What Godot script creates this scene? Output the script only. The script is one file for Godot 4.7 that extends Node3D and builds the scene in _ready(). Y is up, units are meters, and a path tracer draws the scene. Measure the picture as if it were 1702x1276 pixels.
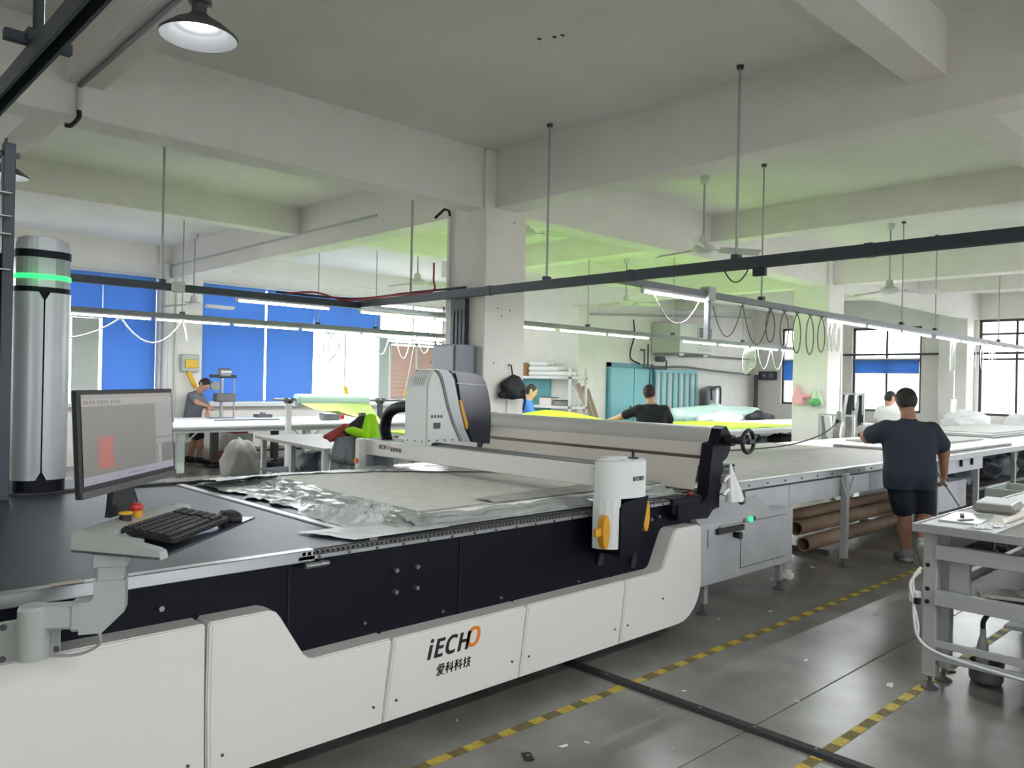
extends Node3D
# World: x runs along the cutting line, -z runs away across it, y is up. P(a, h, b) puts a metres along, h up, b across.
const FW := Vector3(0.69025, 0.0, -0.72357)   # horizontal view direction
const RT := Vector3(0.72357, 0.0, 0.69025)    # to its right
var ORG := Vector3.ZERO
var CUR: Node3D
var M := {}
var used := {}
var rng := RandomNumberGenerator.new()
var nz := FastNoiseLite.new()

func P(a: float, h: float, b: float) -> Vector3:
	return Vector3(a, h, -b) - ORG

# ---------- nodes ----------
func numbered(called: String) -> String:
	if not used.has(called):
		used[called] = 0
		return called
	used[called] += 1
	return "%s_%03d" % [called, used[called]]

func thing(called: String, label: String, category: String, at: Vector3, group := "") -> Node3D:
	var o := Node3D.new()
	o.name = numbered(called)
	add_child(o)
	o.position = at
	o.set_meta("label", label)
	o.set_meta("category", category)
	if group != "":
		o.set_meta("group", group)
	ORG = at
	CUR = o
	return o

func B(a: float, h: float, b: float) -> Vector3:
	return Vector3(a, h, -b)

func setting(called: String, label: String, at := Vector3.ZERO, category := "") -> Node3D:
	var o := Node3D.new()
	o.name = numbered(called)
	add_child(o)
	o.position = at
	o.set_meta("kind", "structure")
	o.set_meta("label", label)
	o.set_meta("category", category if category != "" else called.split("_")[0])
	ORG = at
	CUR = o
	return o

func part(called: String, st: SurfaceTool, m: Material, parent: Node3D = null, label := "") -> MeshInstance3D:
	var o := MeshInstance3D.new()
	o.name = called
	o.mesh = st.commit()
	o.material_override = m
	(parent if parent else CUR).add_child(o, true)
	if label != "":
		o.set_meta("label", label)
	return o

func solo(called: String, label: String, category: String, st: SurfaceTool, m: Material, group := "", at := Vector3.ZERO) -> MeshInstance3D:
	var o := MeshInstance3D.new()
	o.name = numbered(called)
	o.mesh = st.commit()
	o.material_override = m
	o.position = at
	add_child(o)
	o.set_meta("label", label)
	o.set_meta("category", category)
	if group != "":
		o.set_meta("group", group)
	return o

# ---------- shapes ----------
func S() -> SurfaceTool:
	var st := SurfaceTool.new()
	st.begin(Mesh.PRIMITIVE_TRIANGLES)
	return st

func tri(st: SurfaceTool, a: Vector3, b: Vector3, c: Vector3, na: Vector3, nb: Vector3, nc: Vector3, ua := Vector2.ZERO, ub := Vector2.ZERO, uc := Vector2.ZERO) -> void:
	if (b - a).cross(c - a).dot(na + nb + nc) > 0.0:
		var t := b; b = c; c = t
		t = nb; nb = nc; nc = t
		var w := ub; ub = uc; uc = w
	st.set_normal(na); st.set_uv(ua); st.add_vertex(a)
	st.set_normal(nb); st.set_uv(ub); st.add_vertex(b)
	st.set_normal(nc); st.set_uv(uc); st.add_vertex(c)

func quad(st: SurfaceTool, a: Vector3, b: Vector3, c: Vector3, d: Vector3, n: Vector3) -> void:
	tri(st, a, b, c, n, n, n, Vector2(0, 0), Vector2(1, 0), Vector2(1, 1))
	tri(st, a, c, d, n, n, n, Vector2(0, 0), Vector2(1, 1), Vector2(0, 1))

# a box about c, of size s along the axes of bs, with chamfered edges
func box(st: SurfaceTool, c: Vector3, s: Vector3, bs := Basis.IDENTITY, ch := 0.0) -> void:
	var h := s * 0.5
	ch = minf(ch, minf(h.x, minf(h.y, h.z)) * 0.9)
	var ax := [bs.x, bs.y, bs.z]
	var hh := [h.x, h.y, h.z]
	for i in 3:
		var j := (i + 1) % 3
		var k := (i + 2) % 3
		for sg in [-1.0, 1.0]:
			var n: Vector3 = ax[i] * sg
			var o: Vector3 = c + n * hh[i]
			var x: Vector3 = ax[j] * (hh[j] - ch)
			var y: Vector3 = ax[k] * (hh[k] - ch)
			quad(st, o - x - y, o + x - y, o + x + y, o - x + y, n)
		if ch > 0.0:
			for sj in [-1.0, 1.0]:
				for sk in [-1.0, 1.0]:
					var l: Vector3 = ax[i] * (hh[i] - ch)
					var p: Vector3 = c + ax[j] * sj * hh[j] + ax[k] * sk * (hh[k] - ch)
					var q: Vector3 = c + ax[j] * sj * (hh[j] - ch) + ax[k] * sk * hh[k]
					quad(st, p - l, p + l, q + l, q - l, (ax[j] * sj + ax[k] * sk).normalized())
	if ch > 0.0:
		for sx in [-1.0, 1.0]:
			for sy in [-1.0, 1.0]:
				for sz in [-1.0, 1.0]:
					var a: Vector3 = c + ax[0] * sx * hh[0] + ax[1] * sy * (hh[1] - ch) + ax[2] * sz * (hh[2] - ch)
					var b: Vector3 = c + ax[0] * sx * (hh[0] - ch) + ax[1] * sy * hh[1] + ax[2] * sz * (hh[2] - ch)
					var d: Vector3 = c + ax[0] * sx * (hh[0] - ch) + ax[1] * sy * (hh[1] - ch) + ax[2] * sz * hh[2]
					var n: Vector3 = (ax[0] * sx + ax[1] * sy + ax[2] * sz).normalized()
					tri(st, a, b, d, n, n, n)

# box from one corner to the other in (a, h, b)
func bx(st: SurfaceTool, a0: float, a1: float, h0: float, h1: float, b0: float, b1: float, ch := 0.0) -> void:
	box(st, P((a0 + a1) / 2, (h0 + h1) / 2, (b0 + b1) / 2), Vector3(absf(a1 - a0), absf(h1 - h0), absf(b1 - b0)), Basis.IDENTITY, ch)

func bar(st: SurfaceTool, a: Vector3, b: Vector3, w: float, t: float, up := Vector3.UP, ch := 0.0) -> void:
	var x := (b - a).normalized()
	if absf(x.dot(up)) > 0.98:
		up = Vector3.RIGHT
	var z := x.cross(up).normalized()
	var y := z.cross(x).normalized()
	box(st, (a + b) / 2, Vector3((b - a).length(), t, w), Basis(x, y, z), ch)

func cyl(st: SurfaceTool, a: Vector3, b: Vector3, r0: float, r1 := -1.0, seg := 16, caps := true) -> void:
	if r1 < 0.0:
		r1 = r0
	var x := (b - a).normalized()
	var y := x.cross(Vector3.UP if absf(x.y) < 0.95 else Vector3.RIGHT).normalized()
	var z := x.cross(y)
	for i in seg:
		var t0 := TAU * i / seg
		var t1 := TAU * (i + 1) / seg
		var n0 := y * cos(t0) + z * sin(t0)
		var n1 := y * cos(t1) + z * sin(t1)
		var s := x * (r0 - r1) / maxf((b - a).length(), 0.0001)
		var m0 := (n0 + s).normalized()
		var m1 := (n1 + s).normalized()
		tri(st, a + n0 * r0, a + n1 * r0, b + n1 * r1, m0, m1, m1)
		tri(st, a + n0 * r0, b + n1 * r1, b + n0 * r1, m0, m1, m0)
		if caps:
			tri(st, a, a + n0 * r0, a + n1 * r0, -x, -x, -x)
			tri(st, b, b + n0 * r1, b + n1 * r1, x, x, x)

# a tube through points
func tube(st: SurfaceTool, pts: Array, r: float, seg := 8) -> void:
	var n := pts.size()
	var rings := []
	var dirs := []
	var prev := Vector3.ZERO
	for i in n:
		var d: Vector3 = (pts[mini(i + 1, n - 1)] - pts[maxi(i - 1, 0)]).normalized()
		var y := prev - d * prev.dot(d)
		if y.length() < 0.01:
			y = d.cross(Vector3.UP if absf(d.y) < 0.9 else Vector3.RIGHT)
		y = y.normalized()
		prev = y
		var z := d.cross(y)
		var ring := []
		for k in seg:
			ring.append(y * cos(TAU * k / seg) + z * sin(TAU * k / seg))
		rings.append(ring)
		dirs.append(d)
	for i in n - 1:
		for k in seg:
			var l := (k + 1) % seg
			var a: Vector3 = rings[i][k]; var b: Vector3 = rings[i][l]; var c: Vector3 = rings[i + 1][l]; var d: Vector3 = rings[i + 1][k]
			tri(st, pts[i] + a * r, pts[i] + b * r, pts[i + 1] + c * r, a, b, c)
			tri(st, pts[i] + a * r, pts[i + 1] + c * r, pts[i + 1] + d * r, a, c, d)
	for k in seg:
		var l := (k + 1) % seg
		tri(st, pts[0], pts[0] + rings[0][k] * r, pts[0] + rings[0][l] * r, -dirs[0], -dirs[0], -dirs[0])
		tri(st, pts[n - 1], pts[n - 1] + rings[n - 1][k] * r, pts[n - 1] + rings[n - 1][l] * r, dirs[n - 1], dirs[n - 1], dirs[n - 1])

func smooth(pts: Array, steps := 6) -> Array:
	var out := []
	var n := pts.size()
	for i in n - 1:
		var a: Vector3 = pts[maxi(i - 1, 0)]; var b: Vector3 = pts[i]; var c: Vector3 = pts[i + 1]; var d: Vector3 = pts[mini(i + 2, n - 1)]
		for k in steps:
			var t := float(k) / steps
			out.append(0.5 * (2.0 * b + (c - a) * t + (2.0 * a - 5.0 * b + 4.0 * c - d) * t * t + (3.0 * b - a - 3.0 * c + d) * t * t * t))
	out.append(pts[n - 1])
	return out

# profile [[r, h], ...] turned about the axis through c
func lathe(st: SurfaceTool, c: Vector3, prof: Array, seg := 24, axis := Vector3.UP) -> void:
	var x := axis.cross(Vector3.RIGHT if absf(axis.x) < 0.9 else Vector3.UP).normalized()
	var z := axis.cross(x)
	for i in prof.size() - 1:
		var p0: Array = prof[i]
		var p1: Array = prof[i + 1]
		var dr: float = p1[0] - p0[0]
		var dh: float = p1[1] - p0[1]
		var l := maxf(sqrt(dr * dr + dh * dh), 0.00001)
		for k in seg:
			var t0 := TAU * k / seg
			var t1 := TAU * (k + 1) / seg
			var e0 := x * cos(t0) + z * sin(t0)
			var e1 := x * cos(t1) + z * sin(t1)
			var n0 := (e0 * dh - axis * dr) / l
			var n1 := (e1 * dh - axis * dr) / l
			var a: Vector3 = c + e0 * p0[0] + axis * p0[1]; var b: Vector3 = c + e1 * p0[0] + axis * p0[1]
			var d: Vector3 = c + e0 * p1[0] + axis * p1[1]; var e: Vector3 = c + e1 * p1[0] + axis * p1[1]
			if p0[0] > 0.00001:
				tri(st, a, b, e, n0, n1, n1)
			if p1[0] > 0.00001:
				tri(st, a, e, d, n0, n1, n0)

# polygon pts (x along ex, y along ey, from o) pushed d along en
func slab(st: SurfaceTool, o: Vector3, ex: Vector3, ey: Vector3, en: Vector3, pts: PackedVector2Array, d: float) -> void:
	var ids := Geometry2D.triangulate_polygon(pts)
	for i in range(0, ids.size(), 3):
		var a := o + ex * pts[ids[i]].x + ey * pts[ids[i]].y
		var b := o + ex * pts[ids[i + 1]].x + ey * pts[ids[i + 1]].y
		var c := o + ex * pts[ids[i + 2]].x + ey * pts[ids[i + 2]].y
		tri(st, a, b, c, -en, -en, -en, pts[ids[i]], pts[ids[i + 1]], pts[ids[i + 2]])
		tri(st, a + en * d, b + en * d, c + en * d, en, en, en, pts[ids[i]], pts[ids[i + 1]], pts[ids[i + 2]])
	var way := -1.0 if Geometry2D.is_polygon_clockwise(pts) else 1.0
	for i in pts.size():
		var p := pts[i]
		var q := pts[(i + 1) % pts.size()]
		var e := (q - p).normalized() * way
		var n := ex * e.y - ey * e.x
		var a := o + ex * p.x + ey * p.y
		var b := o + ex * q.x + ey * q.y
		quad(st, a, b, b + en * d, a + en * d, n)

func soften(pts: PackedVector2Array) -> PackedVector2Array:
	var out := PackedVector2Array()
	for i in pts.size():
		var q := pts[(i + 1) % pts.size()]
		out.append(pts[i].lerp(q, 0.25))
		out.append(pts[i].lerp(q, 0.75))
	return out

func rounded(w: float, h: float, r: float, n := 5) -> PackedVector2Array:
	var out := PackedVector2Array()
	for q in 4:
		var c := Vector2((w / 2 - r) * (1 if q == 0 or q == 3 else -1), (h / 2 - r) * (1 if q < 2 else -1))
		for k in n + 1:
			var t := (q + float(k) / n) * PI / 2
			out.append(c + Vector2(cos(t), sin(t)) * r)
	return out

# a sheet: f(s, t) gives points for s, t in 0..1; thickness th
func sheet(st: SurfaceTool, nu: int, nv: int, f: Callable, th := 0.004) -> void:
	var pts := []
	for i in nu + 1:
		var row := []
		for j in nv + 1:
			row.append(f.call(float(i) / nu, float(j) / nv))
		pts.append(row)
	var nm := []
	for i in nu + 1:
		var row := []
		for j in nv + 1:
			var a: Vector3 = pts[mini(i + 1, nu)][j] - pts[maxi(i - 1, 0)][j]
			var b: Vector3 = pts[i][mini(j + 1, nv)] - pts[i][maxi(j - 1, 0)]
			row.append(a.cross(b).normalized())
		nm.append(row)
	for sd in [0.0, 1.0]:
		for i in nu:
			for j in nv:
				var c := [[i, j], [i + 1, j], [i + 1, j + 1], [i, j + 1]]
				var v := []
				var n := []
				for q in c:
					n.append(nm[q[0]][q[1]] * (1.0 if sd == 0.0 else -1.0))
					v.append(pts[q[0]][q[1]] - nm[q[0]][q[1]] * th * sd)
				var u := [Vector2(float(i) / nu, float(j) / nv), Vector2(float(i + 1) / nu, float(j) / nv), Vector2(float(i + 1) / nu, float(j + 1) / nv), Vector2(float(i) / nu, float(j + 1) / nv)]
				tri(st, v[0], v[1], v[2], n[0], n[1], n[2], u[0], u[1], u[2])
				tri(st, v[0], v[2], v[3], n[0], n[2], n[3], u[0], u[2], u[3])
	for e in 4:
		var cnt := nu if e < 2 else nv
		for k in cnt:
			var i0 := k if e < 2 else (0 if e == 2 else nu)
			var j0 := (0 if e == 0 else nv) if e < 2 else k
			var i1 := k + 1 if e < 2 else i0
			var j1 := j0 if e < 2 else k + 1
			var a: Vector3 = pts[i0][j0]; var b: Vector3 = pts[i1][j1]
			var na: Vector3 = nm[i0][j0] * th; var nb: Vector3 = nm[i1][j1] * th
			var out := (b - a).cross(nm[i0][j0]).normalized()
			quad(st, a, b, b - nb, a - na, out)

func blob(st: SurfaceTool, c: Vector3, r: Vector3, seg := 14, rough := 0.0, seed := 0, flat_bottom := false) -> void:
	if rough > 0.06:
		seg = maxi(seg, 28)
	var n := seg / 2
	var pts := []
	for i in n + 1:
		var row := []
		for j in seg:
			var th := PI * i / n
			var ph := TAU * j / seg
			var d := Vector3(sin(th) * cos(ph), cos(th), sin(th) * sin(ph))
			var k := 1.0 + rough * (nz.get_noise_3d(d.x * 70.0 + seed * 37.0, d.y * 70.0, d.z * 70.0) * 1.6 - absf(nz.get_noise_3d(d.x * 160.0, d.y * 60.0 + seed * 11.0, d.z * 160.0)) * 0.9)
			var q := d * k * r
			if flat_bottom:
				q.y = maxf(q.y, -r.y * 0.55)
			row.append(c + q)
		pts.append(row)
	var nm := []
	for i in n + 1:
		var row := []
		for j in seg:
			var x: Vector3 = pts[i][(j + 1) % seg] - pts[i][(j + seg - 1) % seg]
			var y: Vector3 = pts[mini(i + 1, n)][j] - pts[maxi(i - 1, 0)][j]
			var g := x.cross(y)
			if g.length() < 1e-9:
				g = pts[i][j] - c
			if g.dot(pts[i][j] - c) < 0.0:
				g = -g
			row.append(g.normalized())
		nm.append(row)
	for i in n:
		for j in seg:
			var l := (j + 1) % seg
			if i > 0:
				tri(st, pts[i][j], pts[i][l], pts[i + 1][l], nm[i][j], nm[i][l], nm[i + 1][l])
			if i < n - 1:
				tri(st, pts[i][j], pts[i + 1][l], pts[i + 1][j], nm[i][j], nm[i + 1][l], nm[i + 1][j])

# folds of hanging cloth: ridges from one line to another
func folds(st: SurfaceTool, t0: Vector3, t1: Vector3, b0: Vector3, b1: Vector3, n: int, r0: float, r1: float, cell := 0.012) -> void:
	var bones := []
	for i in n:
		var t := float(i) / maxi(n - 1, 1)
		var j := Vector3(0, 0, 0.03 * sin(i * 2.3))
		bones.append([t0.lerp(t1, t), b0.lerp(b1, t) + j, r0, r1])
	flesh(st, bones, 0.035, cell)

# ---------- bodies: tapered capsules joined smoothly, meshed as surface nets ----------
func flesh(st: SurfaceTool, bones: Array, k: float, cell: float, cuts := []) -> void:
	var lo := Vector3.ONE * 1e9
	var hi := -lo
	for b in bones:
		var r: float = maxf(b[2], b[3]) + k * 0.5 + cell * 2.0
		lo = lo.min(b[0] - Vector3.ONE * r).min(b[1] - Vector3.ONE * r)
		hi = hi.max(b[0] + Vector3.ONE * r).max(b[1] + Vector3.ONE * r)
	var n := Vector3i(((hi - lo) / cell).ceil()) + Vector3i.ONE
	var f := PackedFloat32Array()
	f.resize(n.x * n.y * n.z)
	f.fill(1.0)
	var sx := n.y * n.z
	for b in bones:
		var a: Vector3 = b[0]; var e: Vector3 = b[1]; var ra: float = b[2]; var rb: float = b[3]
		var m := maxf(ra, rb) + k + cell * 2.0
		var l0 := Vector3i(((a.min(e) - Vector3.ONE * m - lo) / cell).floor()).clamp(Vector3i.ZERO, n - Vector3i.ONE)
		var l1 := Vector3i(((a.max(e) + Vector3.ONE * m - lo) / cell).ceil()).clamp(Vector3i.ZERO, n - Vector3i.ONE)
		var ae := e - a
		var inv := 1.0 / maxf(ae.length_squared(), 1e-8)
		for x in range(l0.x, l1.x + 1):
			for y in range(l0.y, l1.y + 1):
				var at := x * sx + y * n.z
				for z in range(l0.z, l1.z + 1):
					var p := lo + Vector3(x, y, z) * cell - a
					var t := clampf(p.dot(ae) * inv, 0.0, 1.0)
					var d := (p - ae * t).length() - lerpf(ra, rb, t)
					var o := f[at + z]
					var h := maxf(k - absf(o - d), 0.0) / k
					f[at + z] = minf(o, d) - h * h * k * 0.25
	for c in cuts:
		var nn: Vector3 = c[0]
		var cc: float = nn.dot(c[1])
		for x in n.x:
			for y in n.y:
				for z in n.z:
					var i := x * sx + y * n.z + z
					if f[i] < 0.3:
						f[i] = maxf(f[i], nn.dot(lo + Vector3(x, y, z) * cell) - cc)
	var vid := PackedInt32Array()
	vid.resize(n.x * n.y * n.z)
	vid.fill(-1)
	var vs: Array[Vector3] = []
	var co := [0, 1, n.z, n.z + 1, sx, sx + 1, sx + n.z, sx + n.z + 1]
	var ed := [[0, 1], [0, 2], [0, 4], [1, 3], [1, 5], [2, 3], [2, 6], [3, 7], [4, 5], [4, 6], [5, 7], [6, 7]]
	var off := [Vector3(0, 0, 0), Vector3(0, 0, 1), Vector3(0, 1, 0), Vector3(0, 1, 1), Vector3(1, 0, 0), Vector3(1, 0, 1), Vector3(1, 1, 0), Vector3(1, 1, 1)]
	var ns: Array[Vector3] = []
	for x in n.x - 1:
		for y in n.y - 1:
			for z in n.z - 1:
				var i := x * sx + y * n.z + z
				var f0 := f[i]
				if absf(f0) > cell * 2.5:
					continue
				var neg := 0
				for c in 8:
					if f[i + co[c]] < 0.0:
						neg += 1
				if neg == 0 or neg == 8:
					continue
				var sum := Vector3.ZERO
				var cnt := 0
				for q in ed:
					var fa := f[i + co[q[0]]]
					var fb := f[i + co[q[1]]]
					if (fa < 0.0) != (fb < 0.0):
						sum += (off[q[0]] as Vector3).lerp(off[q[1]], fa / (fa - fb))
						cnt += 1
				vid[i] = vs.size()
				vs.append(lo + (Vector3(x, y, z) + sum / cnt) * cell)
				ns.append(Vector3(f[i + sx] - f0 + f[i + co[7]] - f[i + co[3]], f[i + n.z] - f0 + f[i + co[7]] - f[i + co[5]], f[i + 1] - f0 + f[i + co[7]] - f[i + co[6]]).normalized())
	for x in range(1, n.x - 1):
		for y in range(1, n.y - 1):
			for z in range(1, n.z - 1):
				var i := x * sx + y * n.z + z
				var a := f[i] < 0.0
				if a != (f[i + sx] < 0.0):
					net(st, vs, ns, vid[i], vid[i - n.z], vid[i - n.z - 1], vid[i - 1])
				if a != (f[i + n.z] < 0.0):
					net(st, vs, ns, vid[i], vid[i - sx], vid[i - sx - 1], vid[i - 1])
				if a != (f[i + 1] < 0.0):
					net(st, vs, ns, vid[i], vid[i - sx], vid[i - sx - n.z], vid[i - n.z])

func net(st: SurfaceTool, vs: Array[Vector3], ns: Array[Vector3], a: int, b: int, c: int, d: int) -> void:
	if a < 0 or b < 0 or c < 0 or d < 0:
		return
	tri(st, vs[a], vs[b], vs[c], ns[a], ns[b], ns[c])
	tri(st, vs[a], vs[c], vs[d], ns[a], ns[c], ns[d])

# ---------- materials ----------
func mat(key: String, c: Color, rough := 0.6, metal := 0.0, spec := 0.5) -> StandardMaterial3D:
	var m := StandardMaterial3D.new()
	m.resource_name = key
	m.albedo_color = c
	m.roughness = rough
	m.metallic = metal
	m.metallic_specular = spec
	M[key] = m
	return m

func ntex(freq: float, lo: Color, hi: Color, size := 512, oct := 4, seed := 1, mid := -1.0) -> NoiseTexture2D:
	var n := FastNoiseLite.new()
	n.seed = seed
	n.frequency = freq
	n.fractal_octaves = oct
	n.noise_type = FastNoiseLite.TYPE_SIMPLEX_SMOOTH
	var t := NoiseTexture2D.new()
	t.width = size
	t.height = size
	t.seamless = true
	t.noise = n
	var g := Gradient.new()
	g.set_color(0, lo)
	g.set_color(1, hi)
	if mid > 0.0:
		g.set_offset(0, 0.5 - mid)
		g.set_offset(1, 0.5 + mid)
	t.color_ramp = g
	return t

func grain(key: String, t: Texture2D, scale: float, world := true) -> void:
	var m: StandardMaterial3D = M[key]
	m.albedo_texture = t
	m.uv1_triplanar = true
	m.uv1_world_triplanar = world
	m.uv1_scale = Vector3.ONE * scale

func c8(r: int, g: int, b: int) -> Color:
	return Color(r / 255.0, g / 255.0, b / 255.0)

func make_materials() -> void:
	mat("plaster", c8(240, 237, 231), 0.85, 0.0, 0.3)
	grain("plaster", ntex(0.012, c8(247, 247, 246), Color.WHITE, 512, 5, 3), 0.35)
	mat("beam", c8(238, 235, 229), 0.85, 0.0, 0.3)
	grain("beam", ntex(0.01, c8(247, 246, 245), Color.WHITE, 512, 4, 9), 0.3)
	mat("ceiling", c8(236, 235, 229), 0.9, 0.0, 0.3)
	grain("ceiling", ntex(0.008, c8(246, 246, 244), Color.WHITE, 512, 4, 5), 0.2)
	var fl := mat("floor", c8(142, 140, 135), 0.27, 0.0, 0.5)
	grain("floor", ntex(0.006, c8(196, 195, 190), Color.WHITE, 1024, 6, 11), 0.22)
	mat("joint", c8(40, 40, 38), 0.9)
	mat("tape_yellow", c8(214, 190, 70), 0.5)
	grain("tape_yellow", ntex(0.03, c8(200, 196, 180), Color.WHITE, 256, 4, 31), 3.0)
	mat("tape_worn", c8(128, 118, 66), 0.6)
	grain("tape_worn", ntex(0.03, c8(190, 186, 170), Color.WHITE, 256, 4, 33), 3.0)
	mat("rubber", c8(38, 36, 38), 0.6)
	mat("black", c8(24, 25, 28), 0.5)
	mat("key_black", c8(36, 37, 41), 0.45)
	mat("navy", c8(13, 17, 28), 0.5, 0.0, 0.3)
	grain("navy", ntex(0.02, c8(225, 225, 225), Color.WHITE, 256, 4, 41), 1.0)
	mat("white_shell", c8(226, 224, 217), 0.38)
	mat("grey_shell", c8(220, 224, 219), 0.42)
	mat("arm_grey", c8(168, 172, 166), 0.45)
	mat("silver_paint", c8(176, 180, 182), 0.35, 0.25)
	mat("aluminium", c8(190, 192, 194), 0.32, 0.85)
	mat("steel", c8(150, 152, 154), 0.35, 0.8)
	mat("dark_metal", c8(62, 70, 76), 0.45, 0.35)
	mat("rail_grey", c8(122, 124, 128), 0.5, 0.3)
	mat("smoked", c8(46, 50, 60), 0.16)
	mat("amber", c8(216, 158, 44), 0.4)
	mat("orange", c8(232, 130, 36), 0.5)
	mat("ink", c8(28, 28, 30), 0.5)
	mat("conveyor", c8(64, 66, 76), 0.4)
	grain("conveyor", ntex(0.01, c8(222, 222, 224), Color.WHITE, 512, 5, 51), 0.8)
	mat("felt", c8(142, 139, 133), 0.55)
	grain("felt", ntex(0.01, c8(228, 228, 226), Color.WHITE, 512, 5, 53), 0.7)
	mat("skirt", c8(204, 205, 209), 0.45, 0.1)
	grain("skirt", ntex(0.015, c8(236, 236, 237), Color.WHITE, 256, 4, 57), 0.8)
	mat("paper_white", c8(240, 240, 231), 0.7)
	grain("paper_white", ntex(0.02, c8(232, 232, 228), Color.WHITE, 512, 5, 61), 0.9)
	mat("film", c8(190, 192, 188), 0.22, 0.0, 0.6)
	grain("film", ntex(0.012, c8(205, 207, 206), Color.WHITE, 512, 5, 63), 1.1)
	mat("film_clear", c8(208, 211, 208), 0.42, 0.0, 0.6)
	mat("roll_grey", c8(196, 195, 190), 0.5)
	mat("cream", c8(222, 214, 204), 0.7)
	mat("rod_brown", c8(104, 92, 84), 0.4, 0.3)
	mat("kraft", c8(170, 142, 116), 0.75)
	grain("kraft", ntex(0.02, c8(225, 222, 218), Color.WHITE, 256, 4, 71), 1.2)
	mat("cloth_white", c8(232, 232, 230), 0.85)
	mat("table_white", c8(228, 229, 230), 0.5)
	mat("leg_grey", c8(176, 178, 176), 0.45, 0.2)
	mat("leg_dark", c8(88, 88, 88), 0.5, 0.2)
	mat("hivis", c8(164, 234, 14), 0.75)
	mat("hivis_pale", c8(198, 214, 130), 0.6)
	mat("reflective", c8(150, 160, 150), 0.5, 0.2)
	mat("red_cloth", c8(168, 70, 62), 0.8)
	mat("grey_cloth", c8(122, 128, 134), 0.8)
	mat("bag_grey", c8(128, 126, 120), 0.7)
	mat("bag_dark", c8(70, 82, 82), 0.6)
	mat("bag_black", c8(34, 35, 40), 0.7)
	mat("blue_cloth", c8(60, 112, 190), 0.8)
	var bl := mat("blind", c8(90, 132, 182), 0.8)
	bl.backlight_enabled = true
	bl.backlight = c8(90, 132, 182)
	mat("teal", c8(112, 184, 192), 0.4)
	mat("teal_dark", c8(72, 140, 154), 0.4)
	mat("mint", c8(186, 214, 206), 0.5)
	mat("frame_dark", c8(74, 70, 68), 0.5, 0.2)
	mat("frame_white", c8(216, 216, 214), 0.5)
	mat("louver", c8(196, 170, 158), 0.6)
	mat("panel_grey", c8(178, 186, 180), 0.5)
	mat("cab_grey", c8(130, 137, 146), 0.4, 0.1)
	mat("pvc", c8(206, 206, 204), 0.4)
	mat("cable_white", c8(226, 226, 224), 0.5)
	mat("cable_grey", c8(120, 118, 114), 0.6)
	mat("cable_dark", c8(60, 58, 56), 0.6)
	mat("cable_red", c8(168, 40, 46), 0.5)
	mat("red", c8(190, 52, 44), 0.4)
	mat("yellow", c8(222, 178, 48), 0.45)
	mat("skin", c8(196, 150, 124), 0.6)
	mat("skin_dark", c8(160, 116, 94), 0.6)
	mat("hair", c8(34, 30, 28), 0.7)
	mat("tee_navy", c8(42, 48, 60), 0.9)
	mat("shorts_navy", c8(34, 40, 50), 0.9)
	mat("tee_black", c8(30, 32, 38), 0.9)
	mat("tee_grey", c8(104, 108, 116), 0.9)
	mat("tee_white", c8(214, 214, 212), 0.9)
	mat("sole", c8(206, 204, 200), 0.6)
	mat("shoe_grey", c8(160, 158, 160), 0.7)
	mat("pink_bag", c8(236, 164, 174), 0.4)
	mat("green_leaf", c8(104, 176, 110), 0.5)
	mat("clear_bag", c8(196, 214, 190), 0.3)
	mat("ac_white", c8(206, 210, 200), 0.5)
	mat("vent_dark", c8(60, 62, 60), 0.7)
	mat("wood", c8(196, 180, 158), 0.7)
	mat("carton", c8(196, 158, 116), 0.8)
	mat("blue_box", c8(58, 100, 156), 0.5)
	mat("striped", c8(96, 84, 100), 0.8)
	mat("stone", c8(206, 204, 198), 0.9)
	mat("ground", c8(160, 160, 154), 0.95)
	mat("pot", c8(112, 114, 110), 0.4, 0.4)
	mat("sign", c8(72, 66, 82), 0.5)
	var g := mat("glass", Color(0.96, 0.98, 0.98, 0.06), 0.05)
	g.transparency = BaseMaterial3D.TRANSPARENCY_ALPHA
	var led := mat("led_tube", c8(250, 252, 255), 0.4)
	led.emission_enabled = true
	led.emission = c8(250, 252, 255)
	led.emission_energy_multiplier = 22.0
	var lp := mat("led_lamp", c8(250, 252, 255), 0.4)
	lp.emission_enabled = true
	lp.emission = c8(246, 250, 255)
	lp.emission_energy_multiplier = 9.0
	var lg := mat("led_green", c8(40, 230, 90), 0.4)
	lg.emission_enabled = true
	lg.emission = c8(30, 255, 90)
	lg.emission_energy_multiplier = 2.2
	var lg2 := mat("lamp_green_small", c8(60, 230, 150), 0.4)
	lg2.emission_enabled = true
	lg2.emission = c8(60, 240, 150)
	lg2.emission_energy_multiplier = 0.8
	var sh := mat("smoke_acrylic", c8(150, 158, 156), 0.2)
	sh.metallic = 0.1

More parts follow.
